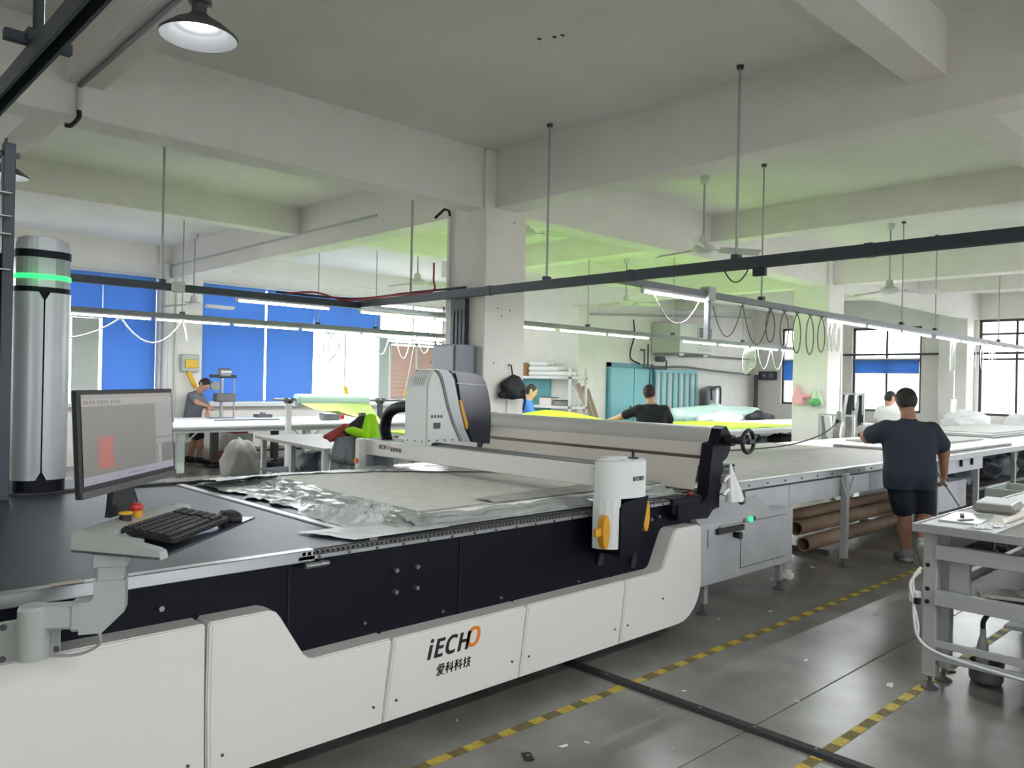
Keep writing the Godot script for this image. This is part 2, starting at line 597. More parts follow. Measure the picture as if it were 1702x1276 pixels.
func _ready() -> void:
	rng.seed = 7
	nz.seed = 5
	nz.frequency = 0.02
	# camera
	var cam := Camera3D.new()
	cam.name = "camera"
	var rl := deg_to_rad(1.195)
	cam.transform = Transform3D(Basis(RT * cos(rl) + Vector3.UP * sin(rl), -RT * sin(rl) + Vector3.UP * cos(rl), -FW), Vector3(0, 1.62, 0))
	cam.fov = rad_to_deg(2.0 * atan(638.0 / 1316.5))
	cam.near = 0.05
	cam.far = 400.0
	add_child(cam)
	cam.current = true
	# sky: bright overcast
	var env := Environment.new()
	env.background_mode = Environment.BG_SKY
	var sm := ProceduralSkyMaterial.new()
	sm.sky_top_color = c8(228, 236, 246)
	sm.sky_horizon_color = c8(244, 246, 248)
	sm.ground_horizon_color = c8(200, 200, 198)
	sm.ground_bottom_color = c8(150, 150, 146)
	sm.sky_energy_multiplier = 1.0
	var sky := Sky.new()
	sky.sky_material = sm
	env.sky = sky
	env.background_energy_multiplier = SKY
	env.tonemap_mode = Environment.TONE_MAPPER_LINEAR
	env.tonemap_exposure = EXPOSURE
	env.sdfgi_enabled = true
	env.ssao_enabled = true
	env.ssil_enabled = true
	var we := WorldEnvironment.new()
	we.name = "environment"
	we.environment = env
	add_child(we)
	make_materials()
	build_shell()
	build_windows()
	build_overhead()
	build_cutting_machine()
	build_console()
	build_layup()
	build_feed_table()
	build_right_table()
	build_left_side()
	build_back()
	build_far_right()
	build_people()
	build_floor_bits()

const SKY := 11.0
const EXPOSURE := 1.38
const LED := 1.9

# ---------- the room ----------
const LEFT_B := 15.5
const RIGHT_A := 22.0
const NEAR_B := -6.0
const LOW_A := -7.0
const CEIL := 4.08
const HOLES := [[3.98, 3.97], [4.03, 3.87], [4.05, 3.81]]

func wall_with_openings(called: String, label: String, along_a: bool, pos: float, th: float, from: float, to: float, holes: Array) -> Node3D:
	var o := setting(called, label, B(0, 0, 0))
	var st := S()
	var cuts := []
	var x := from
	for h in holes:
		cuts.append([x, h[0], 0.0, CEIL])
		cuts.append([h[0], h[1], 0.0, h[2]])
		cuts.append([h[0], h[1], h[3], CEIL])
		x = h[1]
	cuts.append([x, to, 0.0, CEIL])
	for c in cuts:
		if c[1] - c[0] < 0.001 or c[3] - c[2] < 0.001:
			continue
		if along_a:
			bx(st, c[0], c[1], c[2], c[3], pos, pos + th)
		else:
			bx(st, pos, pos + th, c[2], c[3], c[0], c[1])
	part("plaster", st, M.plaster)
	return o

func build_shell() -> void:
	# floor: slabs with sawn joints between them
	setting("floor", "polished grey concrete floor with sawn joints", B(0, 0, 0))
	var st := S()
	bx(st, LOW_A, RIGHT_A, -0.2, -0.012, NEAR_B, LEFT_B)
	part("bed", st, M.joint)
	var la := [LOW_A, -4.6, -0.6, 3.4, 7.4, 11.4, 15.4, 19.4, RIGHT_A]
	var lb := [NEAR_B, -2.07, 1.93, 5.93, 9.93, 13.93, LEFT_B]
	for i in la.size() - 1:
		for j in lb.size() - 1:
			st = S()
			bx(st, la[i] + 0.003, la[i + 1] - 0.003, -0.05, 0.0, lb[j] + 0.003, lb[j + 1] - 0.003, 0.002)
			part("slab", st, M.floor)
	# ceiling
	setting("ceiling", "white painted concrete ceiling slab", B(0, CEIL, 0))
	st = S()
	bx(st, LOW_A - 0.3, RIGHT_A + 0.3, CEIL, CEIL + 0.2, NEAR_B - 0.3, LEFT_B + 0.3)
	part("soffit", st, M.ceiling)
	st = S()
	for q in HOLES:
		st = S()
		bx(st, q[0], q[0] + 0.03, CEIL - 0.004, CEIL + 0.01, q[1], q[1] + 0.02)
		part("anchor_hole", st, M.black)
	# walls
	wall_with_openings("wall_left", "white wall with tall windows behind blue blinds", true, LEFT_B, 0.25, LOW_A, RIGHT_A, [[-5.6, -2.6, 1.125, 3.51], [-1.8, 1.2, 1.125, 3.51], [2.5, 5.43, 1.125, 3.51], [6.25, 12.45, 1.125, 3.51]])
	wall_with_openings("wall_right", "white end wall with dark framed windows", false, RIGHT_A, 0.25, NEAR_B, LEFT_B, [[-4.6, -2.0, 1.08, 3.42], [-1.2, 1.2, 1.08, 3.42], [1.9, 2.7, 1.08, 3.42], [3.6, 6.26, 1.08, 3.46], [7.6, 9.4, 1.08, 3.36], [10.0, 11.5, 1.2, 3.42]])
	wall_with_openings("wall_near", "white wall behind the camera with added fill light windows", true, NEAR_B - 0.25, 0.25, LOW_A, RIGHT_A, [[-5.6, -2.8, 1.1, 3.4], [2.8, 5.8, 1.1, 3.4], [11.0, 14.0, 1.1, 3.4]])  # unseen wall; its window openings are added to let in fill light
	wall_with_openings("wall_low", "plain white wall at the near end", false, LOW_A - 0.25, 0.25, NEAR_B, LEFT_B, [])
	# the block of rooms at the back
	wall_with_openings("wall_back", "white partition wall with turquoise door", true, 12.4, 0.2, 13.96, RIGHT_A, [])
	wall_with_openings("wall_side", "white partition wall behind the shelf", false, 13.96, 0.2, 12.6, LEFT_B, [])
	# columns
	for c in [[5.49, 6.2, "white column with a grey switch cabinet on its side"], [13.52, 6.2, "white column with pink and green bags hung on it"], [-2.54, 6.2, "white column beyond the dark post"]]:
		setting("column", c[2], B(c[0] + 0.3, 0, c[1] + 0.33), "column")
		st = S()
		bx(st, c[0], c[0] + 0.6, 0.0, CEIL, c[1], c[1] + 0.65, 0.012)
		part("shaft", st, M.beam)
	# columns half in the walls
	for c in [[5.43, 6.25, 15.28, 15.6], [13.3, 13.96, 15.28, 15.6]]:
		setting("column", "wall column between tall windows", B(c[0] + 0.3, 0, 15.4), "column")
		st = S()
		bx(st, c[0], c[1], 0.0, CEIL, c[2], c[3], 0.01)
		part("shaft", st, M.beam)
	setting("column", "white column between the end wall windows", B(21.8, 0, 6.75), "column")
	st = S()
	bx(st, 21.45, 22.1, 0.0, CEIL, 6.36, 7.0, 0.01)
	part("shaft", st, M.beam)
	# beams
	var bm := [
		["main beam from the front column towards the left", LOW_A, 5.49, 3.46, 6.25, 6.55, true],
		["main beam between the two columns", 6.09, 13.52, 3.46, 6.25, 6.55, true],
		["main beam from the far column to the end wall", 14.12, RIGHT_A, 3.46, 6.25, 6.55, true],
		["main beam from the front column towards the camera side", 5.62, 5.94, 3.47, NEAR_B, 6.2, false],
		["main beam from the front column back to the windows", 5.62, 5.94, 3.47, 6.85, LEFT_B, false],
		["main beam from the far column towards the camera side", 13.65, 13.97, 3.47, NEAR_B, 6.2, false],
		["main beam behind the far column", 13.65, 13.97, 3.47, 6.85, 12.4, false],
		["lower cross beam over the cutting machine", 1.54, 1.80, 3.69, NEAR_B, 6.25, false],
		["lower cross beam behind the main beam", 1.54, 1.80, 3.69, 6.55, LEFT_B, false],
		["lower cross beam beside the dark trunking rail", 1.80, 5.62, 3.71, 1.82, 2.07, true],
		["lower cross beam beyond the dark trunking rail", 5.94, 13.65, 3.71, 1.82, 2.07, true],
		["lower cross beam in the far right bay", 13.97, RIGHT_A, 3.71, 1.82, 2.07, true],
		["lower cross beam over the feed table", 9.82, 10.08, 3.70, NEAR_B, 6.25, false],
		["lower cross beam over the yellow fabric", 9.82, 10.08, 3.70, 6.55, 12.4, false],
		["lower cross beam at the far end", 17.85, 18.1, 3.70, NEAR_B, 6.25, false],
		["lower cross beam near the end wall", 17.85, 18.1, 3.70, 6.55, 12.4, false],
		["lower cross beam over the left work table", LOW_A, 5.62, 3.70, 10.38, 10.64, true],
		["lower cross beam between front column and back wall", 5.94, 13.65, 3.70, 10.38, 10.64, true],
		["lower cross beam beyond the air cooler", 13.97, RIGHT_A, 3.70, 10.38, 10.64, true],
	]
	for b in bm:
		setting("beam", b[0], B((b[1] + b[2]) / 2, b[3], (b[4] + b[5]) / 2), "beam")
		st = S()
		bx(st, b[1], b[2], b[3], CEIL + 0.02, b[4], b[5], 0.008)
		part("concrete", st, M.beam)
	# beams against the walls
	setting("beam", "white edge beam over the left windows", B(4, 3.51, 15.4), "beam")
	st = S()
	bx(st, LOW_A, 13.96, 3.75, CEIL + 0.02, 15.38, 15.6, 0.006)
	part("concrete", st, M.beam)
	# outside
	setting("ground", "pale yard outside the windows", B(0, -0.4, 0), "ground")
	st = S()
	bx(st, -60, 90, -0.7, -0.4, -60, 90)
	part("paving", st, M.ground)
	thing("building", "pale building seen through the end wall window", "building", B(48, -0.4, 14))
	st = S()
	bx(st, 46, 54, -0.4, 7.0, 8, 24)
	part("wall", st, M.stone)
	for i in 5:
		for j in 2:
			st = S()
			bx(st, 45.95, 46.02, 1.0 + j * 3.2, 2.8 + j * 3.2, 9.2 + i * 3.0, 10.8 + i * 3.0)
			part("window", st, M.panel_grey)

func pane_window(called: String, label: String, along_a: bool, pos: float, a0: float, a1: float, h0: float, h1: float, cols: Array, rows: Array, frame: Material, w := 0.06) -> void:
	setting(called, label, B((a0 + a1) / 2, h0, pos) if along_a else B(pos, h0, (a0 + a1) / 2), "window")
	var put := func(st: SurfaceTool, x0: float, x1: float, y0: float, y1: float, d: float) -> void:
		if along_a:
			bx(st, x0, x1, y0, y1, pos + 0.1 - d / 2, pos + 0.1 + d / 2)
		else:
			bx(st, pos + 0.1 - d / 2, pos + 0.1 + d / 2, y0, y1, x0, x1)
	for q in [[a0, a1, h0, h0 + w], [a0, a1, h1 - w, h1], [a0, a0 + w, h0, h1], [a1 - w, a1, h0, h1]]:
		var st := S()
		put.call(st, q[0], q[1], q[2], q[3], 0.09)
		part("frame", st, frame)
	for c in cols:
		var st := S()
		put.call(st, c - w * 0.4, c + w * 0.4, h0 + w, h1 - w, 0.07)
		part("mullion", st, frame)
	for r in rows:
		var st := S()
		put.call(st, a0 + w, a1 - w, r - w * 0.4, r + w * 0.4, 0.075)
		part("transom", st, frame)
	var xs := [a0 + w] + cols + [a1 - w]
	var ys := [h0 + w] + rows + [h1 - w]
	for i in xs.size() - 1:
		for j in ys.size() - 1:
			var st := S()
			put.call(st, xs[i], xs[i + 1], ys[j], ys[j + 1], 0.006)
			part("pane", st, M.glass)

func blind(label: String, along_a: bool, pos: float, a0: float, a1: float, h0: float, h1: float) -> void:
	thing("roller_blind", label, "blind", B((a0 + a1) / 2, h0, pos) if along_a else B(pos, h0, (a0 + a1) / 2), "blue roller blinds at the windows")
	var st := S()
	var wav := func(s: float, t: float) -> Vector3:
		var d := 0.008 * sin(s * 9.0 + t * 2.0)
		return P(lerpf(a0, a1, s), lerpf(h0, h1, t), pos + d) if along_a else P(pos + d, lerpf(h0, h1, t), lerpf(a0, a1, s))
	sheet(st, 12, 6, wav, 0.003)
	part("cloth", st, M.blind)
	st = S()
	if along_a:
		bar(st, P(a0, h0, pos), P(a1, h0, pos), 0.02, 0.025)
	else:
		bar(st, P(pos, h0, a0), P(pos, h0, a1), 0.02, 0.025)
	part("hem_bar", st, M.frame_white)
	st = S()
	if along_a:
		cyl(st, P(a0, h1, pos), P(a1, h1, pos), 0.025, -1, 10)
	else:
		cyl(st, P(pos, h1, a0), P(pos, h1, a1), 0.025, -1, 10)
	part("roller", st, M.frame_white)

func shutter(called: String, label: String, a0: float, a1: float, h0: float, h1: float, b: float) -> void:
	thing(called, label, "shutter", B((a0 + a1) / 2, h0, b))
	for q in [[a0, a1, h0, h0 + 0.05], [a0, a1, h1 - 0.05, h1], [a0, a0 + 0.05, h0, h1], [a1 - 0.05, a1, h0, h1], [(a0 + a1) / 2 - 0.03, (a0 + a1) / 2 + 0.03, h0, h1]]:
		var st := S()
		bx(st, q[0], q[1], q[2], q[3], b - 0.03, b + 0.03)
		part("frame", st, M.frame_white)
	var n := int((h1 - h0) / 0.1)
	for i in n:
		for k in 2:
			var x0 := a0 + 0.05 + k * ((a1 - a0) / 2 - 0.02)
			var st := S()
			var y := h0 + 0.08 + i * (h1 - h0 - 0.12) / n
			box(st, P(x0 + (a1 - a0) / 4 - 0.04, y, b), Vector3((a1 - a0) / 2 - 0.06, 0.125, 0.01), Basis(Vector3.RIGHT, 0.4))
			part("slat", st, M.louver)

func build_windows() -> void:
	pane_window("window_1", "tall window left of the wall column", true, LEFT_B, 2.5, 5.43, 1.125, 3.51, [4.45], [2.7], M.frame_white)
	pane_window("window_2", "wide tall window right of the wall column", true, LEFT_B, 6.25, 10.5, 1.125, 3.51, [7.6, 8.76, 9.62], [2.7], M.frame_white)
	pane_window("window_3", "window over the louvred shutters", true, LEFT_B, 10.5, 12.45, 1.125, 3.51, [11.5], [2.62], M.frame_white)
	pane_window("window_4", "dark framed window with a half drawn blue blind", false, RIGHT_A, 7.6, 9.4, 1.08, 3.36, [8.5], [2.45], M.frame_dark)
	pane_window("window_5", "dark framed window with a pale building outside", false, RIGHT_A, 3.6, 6.26, 1.08, 3.46, [5.45], [2.48, 3.1], M.frame_dark)
	pane_window("window_6", "narrow dark framed window behind the far column", false, RIGHT_A, 10.0, 11.5, 1.2, 3.42, [10.7], [2.45], M.frame_dark)
	pane_window("window_7", "end wall window beside the near table", false, RIGHT_A, 1.9, 2.7, 1.08, 3.42, [], [2.45], M.frame_dark)
	pane_window("window_8", "end wall window beyond the near table", false, RIGHT_A, -1.2, 1.2, 1.08, 3.42, [0.0], [2.45], M.frame_dark)
	pane_window("window_9", "end wall window in the near corner", false, RIGHT_A, -4.6, -2.0, 1.08, 3.42, [-3.3], [2.45], M.frame_dark)
	var n := 10
	for w in [[-5.6, -2.8], [2.8, 5.8], [11.0, 14.0]]:  # unseen windows, added as fill light for the camera-facing sides
		pane_window("window_%d" % n, "added fill light window behind the camera, bay %d" % (n - 9), true, NEAR_B - 0.25, w[0], w[1], 1.1, 3.4, [(w[0] + w[1]) / 2], [2.6], M.frame_dark)
		n += 1
	for w in [[-5.6, -2.6], [-1.8, 1.2]]:
		pane_window("window_%d" % n, "tall window further along the left wall, bay %d" % (n - 12), true, LEFT_B, w[0], w[1], 1.125, 3.51, [(w[0] + w[1]) / 2], [2.7], M.frame_white)
		n += 1
	blind("short blue roller blind high in the window beside the tower", true, 15.46, 2.55, 4.5, 2.66, 3.5)
	blind("blue roller blind drawn full length, left of the white wall column", true, 15.44, 4.5, 5.42, 1.14, 3.5)
	blind("narrow full length blue roller blind behind the man at the bench", true, 15.46, 6.27, 7.62, 1.14, 3.5)
	blind("full length blue roller blind left of the bare bright panes", true, 15.44, 7.66, 8.74, 1.14, 3.5)
	blind("short blue roller blind above the bare bright panes", true, 15.46, 8.76, 10.46, 2.72, 3.5)
	blind("half drawn blue roller blind in the dark framed window behind the walking man", false, 22.04, 7.66, 9.34, 2.12, 2.5)
	blind("blue roller blind in the narrow window behind the far column", false, 22.04, 10.06, 11.44, 1.9, 2.5)
	shutter("louvred_shutter", "pink beige louvred shutter beside the switch cabinet", 10.72, 12.3, 1.16, 2.55, 15.44)
	shutter("louvred_shutter", "pink beige louvred shutter half hidden behind the tower", 2.6, 3.95, 1.16, 2.6, 15.44)
	thing("window_panel", "grey plastic covered panel between tower and blue blind", "panel", B(4.2, 1.14, 15.44))
	var st := S()
	bx(st, 4.0, 4.44, 1.14, 2.64, 15.42, 15.45)
	part("sheet", st, M.panel_grey)
	thing("window_panel", "narrow grey panel between bright panes and louvred shutter", "panel", B(10.6, 1.14, 15.44))
	st = S()
	bx(st, 10.42, 10.7, 1.14, 2.64, 15.40, 15.45)
	part("sheet", st, M.panel_grey)
	setting("trim_1", "white sill under the left windows", B(7, 1.1, 15.4), "sill")
	st = S()
	bx(st, 2.4, 12.6, 1.05, 1.125, 15.32, 15.55, 0.01)
	part("sill", st, M.frame_white)

# ---------- overhead ----------
const ORD := ["first", "second", "third", "fourth", "fifth", "sixth", "seventh", "eighth", "ninth"]

func light_down(at: Vector3, sx: float, sz: float, e: float, parent: Node3D, c := Color(0.97, 0.985, 1.0)) -> void:
	var l := AreaLight3D.new()
	l.name = "lamp_glow"
	l.area_size = Vector2(sx, sz)
	l.light_energy = e
	l.light_color = c
	l.shadow_enabled = true
	l.area_range = 40.0
	l.area_attenuation = 2.0
	l.position = at
	l.rotation.x = -PI / 2
	parent.add_child(l, true)

func tube_light(a0: float, b: float, h: float, label: String, group: String, len := 1.18, power := 1.0) -> void:
	var t := thing("tube_light", label, "light", B(a0 + len / 2, h, b), group)
	var st := S()
	bx(st, a0, a0 + len, h + 0.012, h + 0.035, b - 0.014, b + 0.014, 0.003)
	part("housing", st, M.cable_white)
	st = S()
	cyl(st, P(a0 + 0.02, h, b), P(a0 + len - 0.02, h, b), 0.013, -1, 10)
	part("tube", st, M.led_tube)
	for e in [a0, a0 + len - 0.025]:
		st = S()
		bx(st, e, e + 0.025, h - 0.015, h + 0.015, b - 0.015, b + 0.015, 0.003)
		part("end_cap", st, M.pvc)
	light_down(P(a0 + len / 2, h - 0.018, b), len, 0.03, LED * power, t)

func rod(st: SurfaceTool, a: float, b: float, h0: float, h1: float, r := 0.009) -> void:
	cyl(st, P(a, h0, b), P(a, h1, b), r, -1, 8)

func hang(a: float, b: float, h0: float, h1: float, r := 0.011) -> void:
	var st := S()
	rod(st, a, b, h0, h1, r)
	part("hanger_rod", st, M.leg_grey if r < 0.015 else M.dark_metal)
	st = S()
	cyl(st, P(a, h1 - 0.03, b), P(a, h1, b), 0.025, 0.03, 10)
	part("anchor", st, M.dark_metal)
	st = S()
	bx(st, a - 0.035, a + 0.035, h0 - 0.01, h0 + 0.03, b - 0.03, b + 0.03, 0.004)
	part("clamp", st, M.dark_metal)

func channel_b(a: float, b0: float, b1: float, h: float, w := 0.045, t := 0.085) -> void:
	# U-shaped channel lying across
	var st := S()
	var y := t / 2
	var x := w / 2
	slab(st, P(a, h, b0), Vector3.RIGHT, Vector3.UP, Vector3.FORWARD, PackedVector2Array([Vector2(-x, -y), Vector2(-x + 0.01, -y), Vector2(-x + 0.01, y - 0.012), Vector2(x - 0.01, y - 0.012), Vector2(x - 0.01, -y), Vector2(x, -y), Vector2(x, y), Vector2(-x, y)]), b1 - b0)
	part("channel", st, M.dark_metal)

func channel_a(b: float, a0: float, a1: float, h: float, m: Material, w := 0.06, t := 0.06) -> void:
	var st := S()
	var y := t / 2
	var x := w / 2
	slab(st, P(a0, h, b), Vector3.BACK, Vector3.UP, Vector3.RIGHT, PackedVector2Array([Vector2(-x, -y), Vector2(x, -y), Vector2(x, y), Vector2(x - 0.008, y), Vector2(x - 0.008, -y + 0.008), Vector2(-x + 0.008, -y + 0.008), Vector2(-x + 0.008, y), Vector2(-x, y)]), a1 - a0)
	part("channel", st, m)

func fan(a: float, b: float, hub: float, turn: float, label: String) -> void:
	thing("ceiling_fan", label, "fan", B(a, hub, b), "ceiling fans")
	var st := S()
	rod(st, a, b, hub + 0.1, CEIL, 0.013)
	part("down_rod", st, M.leg_grey)
	st = S()
	lathe(st, P(a, CEIL - 0.09, b), [[0.0, 0.0], [0.045, 0.0], [0.06, 0.09]], 16)
	part("canopy", st, M.frame_white)
	st = S()
	lathe(st, P(a, hub, b), [[0.0, -0.05], [0.07, -0.045], [0.125, -0.015], [0.13, 0.02], [0.1, 0.05], [0.06, 0.06], [0.055, 0.12], [0.04, 0.16], [0.0, 0.165]], 24)
	part("motor", st, M.pvc)
	for k in 3:
		var t := turn + TAU * k / 3
		var d := Vector3(cos(t), 0, sin(t))
		var s := Vector3(-sin(t), 0, cos(t))
		st = S()
		bar(st, P(a, hub, b) + d * 0.1, P(a, hub, b) + d * 0.24, 0.04, 0.008)
		part("blade_arm", st, M.leg_grey)
		st = S()
		var f := func(u: float, v: float) -> Vector3:
			var w := lerpf(0.055, 0.07, u) * (1.0 - 0.6 * maxf(0.0, u - 0.9) * 10.0 * absf(v - 0.5))
			return P(a, hub, b) + d * lerpf(0.2, 0.7, u) + s * (v - 0.5) * 2.0 * w + Vector3.UP * ((v - 0.5) * 0.05 - 0.01 * u)
		sheet(st, 8, 3, f, 0.004)
		part("blade", st, M.pvc)

func sag(a: Vector3, b: Vector3, drop: float, n := 10) -> Array:
	var out := []
	for i in n + 1:
		var t := float(i) / n
		out.append(a.lerp(b, t) + Vector3.DOWN * drop * 4.0 * t * (1.0 - t))
	return out

func cable(label: String, pts: Array, r: float, m: Material, group := "", called := "cable") -> void:
	var at: Vector3 = pts[0]
	var loc := []
	for p in pts:
		loc.append(p - at)
	var st := S()
	tube(st, loc, r, 6)
	solo(called, label, "cable", st, m, group, at)

func loop_pts(top: Vector3, w: float, h: float, side: Vector3, turns := 1.0, n := 22) -> Array:
	var out := []
	for i in n + 1:
		var t := float(i) / n * TAU * turns
		out.append(top + side * (sin(t) * w / 2 + 0.015 * t) + Vector3.DOWN * (1.0 - cos(t)) * h / 2)
	return out

func build_overhead() -> void:
	var st: SurfaceTool
	# dark rail crossing in front of the column
	thing("trunking_rail", "long dark steel rail hung on rods past the front column", "rail", B(5.385, 2.56, 3.2))
	channel_b(5.385, -4.0, 8.45, 2.565, 0.05, 0.085)
	for b in [-2.8, -0.8, 1.2, 3.2, 5.2]:
		hang(5.385, b, 2.61, CEIL)
	hang(5.385, 7.35, 2.61, CEIL, 0.014)
	for b in [2.2, 4.2, 6.0]:
		st = S()
		bx(st, 5.355, 5.415, 2.518, 2.613, b - 0.03, b + 0.03, 0.003)
		part("joint_plate", st, M.dark_metal)
	st = S()
	bx(st, 5.36, 5.40, 2.46, 2.52, 2.95, 3.05, 0.004)
	part("plug_box", st, M.black)
	# dark rail near the camera
	thing("trunking_rail", "dark steel rail crossing the corner above the computer screen", "rail", B(0.6, 2.56, 2.6))
	channel_b(0.6, -3.0, 4.3, 2.58, 0.05, 0.06)
	hang(0.6, 2.73, 2.62, CEIL, 0.016)
	st = S()
	bar(st, P(0.51, 2.62, 2.73), P(0.69, 2.62, 2.73), 0.03, 0.03)
	part("cross_strap", st, M.dark_metal)
	# rails that carry the lamps
	thing("lighting_rail", "grey lamp rail running from the dark rail over the feed table", "rail", B(11, 2.54, 4.4))
	channel_a(4.4, 5.42, 19.0, 2.555, M.rail_grey)
	for a in [7.94, 11.94, 13.3, 16.6]:
		hang(a, 4.4, 2.6, CEIL, 0.01)
	thing("lighting_rail", "dark lamp rail behind the front column, left half", "rail", B(4, 2.54, 8.45))
	channel_a(8.45, 1.4, 5.42, 2.555, M.dark_metal, 0.07, 0.075)
	hang(3.02, 8.45, 2.6, CEIL, 0.013)
	hang(1.6, 8.45, 2.6, CEIL, 0.013)
	st = S()
	bx(st, 3.1, 3.24, 2.5, 2.62, 8.38, 8.41, 0.01)
	part("socket_box", st, M.pvc)
	thing("lighting_rail", "grey lamp rail over the yellow green fabric", "rail", B(12, 2.54, 8.6))
	channel_a(8.6, 5.42, 18.6, 2.555, M.rail_grey)
	for a in [9.9, 12.3, 14.8, 17.5]:
		hang(a, 8.6, 2.6, CEIL, 0.009)
	thing("lighting_rail", "grey lamp rail in front of the blue blinds", "rail", B(6, 2.54, 12.4))
	channel_a(12.4, 0.6, 12.0, 2.555, M.rail_grey, 0.07, 0.07)
	for a in [1.2, 4.75, 7.1, 8.3, 11.4]:
		hang(a, 12.4, 2.6, CEIL, 0.009)
	for b in [0.4]:
		thing("lighting_rail", "grey lamp rail above the camera", "rail", B(4, 2.44, b))
		channel_a(b, -5.0, 12.0, 2.47, M.rail_grey)
		for a in [-3.0, 1.0, 5.0, 9.0]:
			hang(a, b, 2.5, CEIL, 0.01)
	# tube lamps
	tube_light(5.8, 4.4, 2.488, "single white tube lamp at the joint of grey and dark rails", "tube lamps over the feed table", 1.1)
	for k in 7:
		tube_light([9.5, 10.72, 11.94, 13.3, 14.52, 15.74, 16.96][k], 4.4, 2.488, "lit tube lamp over the feed table, %s from the white cable loops" % ORD[k], "tube lamps over the feed table")
	tube_light(3.82, 8.45, 2.48, "lit tube lamp under the dark rail, in front of the blue blind", "tube lamps on the dark rail")
	tube_light(5.44, 8.5, 2.48, "lit tube lamp under the dark rail, beside the front column", "tube lamps on the dark rail")
	for k in 8:
		tube_light([6.7, 7.95, 9.2, 10.4, 12.6, 13.85, 15.1, 16.4][k], 8.6, 2.488, "lit tube lamp over the yellow green fabric, %s from the front column" % ORD[k], "tube lamps over the fabric table")
	for k in 8:
		tube_light(1.9 + k * 1.22, 12.4, 2.483, "lit tube lamp before the blue blinds, %s from the tower" % ORD[k], "tube lamps before the blinds")
	for k in 5:
		tube_light(-4.5 + k * 2.6, 0.4, 2.403, "lit tube lamp on the rail above the camera, %s along" % ORD[k], "tube lamps above the camera", 1.18, 0.7)
	# pendant lamps
	for q in [[1.53, 3.86, 3.28, "white enamel pendant lamp hung from the beam above the computer screen"], [1.56, 8.15, 3.36, "white enamel pendant lamp behind the dark post, under the far cross beam"]]:
		var t := thing("pendant_lamp", q[3], "lamp", B(q[0], q[2], q[1]), "pendant lamps")
		var c := P(q[0], q[2], q[1])
		st = S()
		lathe(st, c, [[0.178, -0.012], [0.182, -0.008], [0.182, 0.0], [0.12, 0.05], [0.06, 0.085], [0.045, 0.1], [0.0, 0.1]], 40)
		part("shade", st, M.leg_dark)
		st = S()
		lathe(st, c, [[0.178, -0.01], [0.115, 0.044], [0.055, 0.078], [0.0, 0.08]], 40)
		part("enamel_lining", st, M.table_white)
		st = S()
		lathe(st, c, [[0.0, 0.052], [0.06, 0.052], [0.066, 0.06], [0.05, 0.072], [0.0, 0.074]], 24)
		part("led_lamp", st, M.led_lamp)
		st = S()
		lathe(st, c, [[0.0, 0.1], [0.035, 0.1], [0.035, 0.15], [0.05, 0.155], [0.05, 0.19], [0.03, 0.2], [0.03, 0.24], [0.0, 0.24]], 16)
		part("lamp_holder", st, M.leg_dark)
		st = S()
		cyl(st, c + Vector3.UP * 0.22, P(q[0], 3.7, q[1]), 0.012, -1, 10)
		part("stem", st, M.rail_grey)
		st = S()
		bar(st, c + Vector3(-0.06, 0.17, 0), c + Vector3(0.06, 0.17, 0), 0.015, 0.03)
		part("bracket", st, M.steel)
		light_down(c + Vector3.DOWN * 0.016, 0.24, 0.24, LED * 0.5, t)
	# conduits
	cable("grey conduit along the cross beam with a black bend below", [B(1.63, 3.672, 2.0), B(1.63, 3.672, 6.22)], 0.018, M.rail_grey, "", "conduit")
	cable("short pale conduit stub on the main beam above the tower", [B(1.63, 3.67, 6.225), B(1.63, 3.5, 6.225)], 0.018, M.pvc, "", "conduit")
	cable("short black bent hose under the main beam", smooth([B(1.63, 3.5, 6.225), B(1.63, 3.45, 6.225), B(1.58, 3.38, 6.22), B(1.54, 3.375, 6.22)]), 0.017, M.black, "", "hose")
	cable("pale conduit pair along the beam to the blue windows", [B(5.6, 3.705, 8.4), B(5.6, 3.705, 15.2)], 0.014, M.panel_grey, "", "conduit")
	cable("thin pale conduit rising on the front column with a bent black end", [B(5.47, 3.46, 6.76), B(5.47, 2.62, 6.76)], 0.012, M.pvc, "", "conduit")
	cable("black bent hose at the head of the front column", [B(5.46, 3.44, 6.76), B(5.46, 3.5, 6.78), B(5.43, 3.52, 6.82), B(5.36, 3.42, 6.9)], 0.016, M.black, "", "hose")
	cable("thick white drain pipe on the wall column beside the blinds", [B(5.52, 0.0, 15.22), B(5.52, 3.74, 15.22)], 0.06, M.pvc, "", "pipe")
	cable("thin white pipe on the wall column", [B(5.72, 0.9, 15.24), B(5.72, 3.74, 15.24)], 0.02, M.pvc, "", "pipe")
	# fans
	fan(7.94, 5.15, 3.23, 0.62, "white ceiling fan above the dark rail, its rod beside the long steel rod")
	fan(7.9, 10.6, 3.26, 2.5, "white ceiling fan left of the front column")
	fan(12.1, 9.55, 3.22, 0.5, "white ceiling fan over the far lamp rail by the air cooler")
	fan(11.99, 4.6, 3.1, 0.9, "white ceiling fan over the feed table before the far window")
	fan(7.35, 7.5, 3.62, 0.78, "ceiling fan hidden by the front column, one dark blade showing")
	fan(5.4, 13.6, 2.86, 0.1, "small ceiling fan before the blue blind")
	# hanging cables on the feed rail
	var g := "cables looped from the lamp rails"
	cable("single cable sagging from the lone tube lamp to the square post", sag(B(5.95, 2.52, 4.4), B(6.75, 2.5, 4.4), 0.28), 0.006, M.cable_grey, g)
	cable("wide grey cable loop right of the square post", sag(B(6.98, 2.45, 4.4), B(7.55, 2.52, 4.4), 0.33), 0.006, M.cable_grey, g)
	cable("deep grey cable loop under the rail before the far column", sag(B(7.55, 2.52, 4.4), B(8.15, 2.52, 4.4), 0.42), 0.006, M.cable_grey, g)
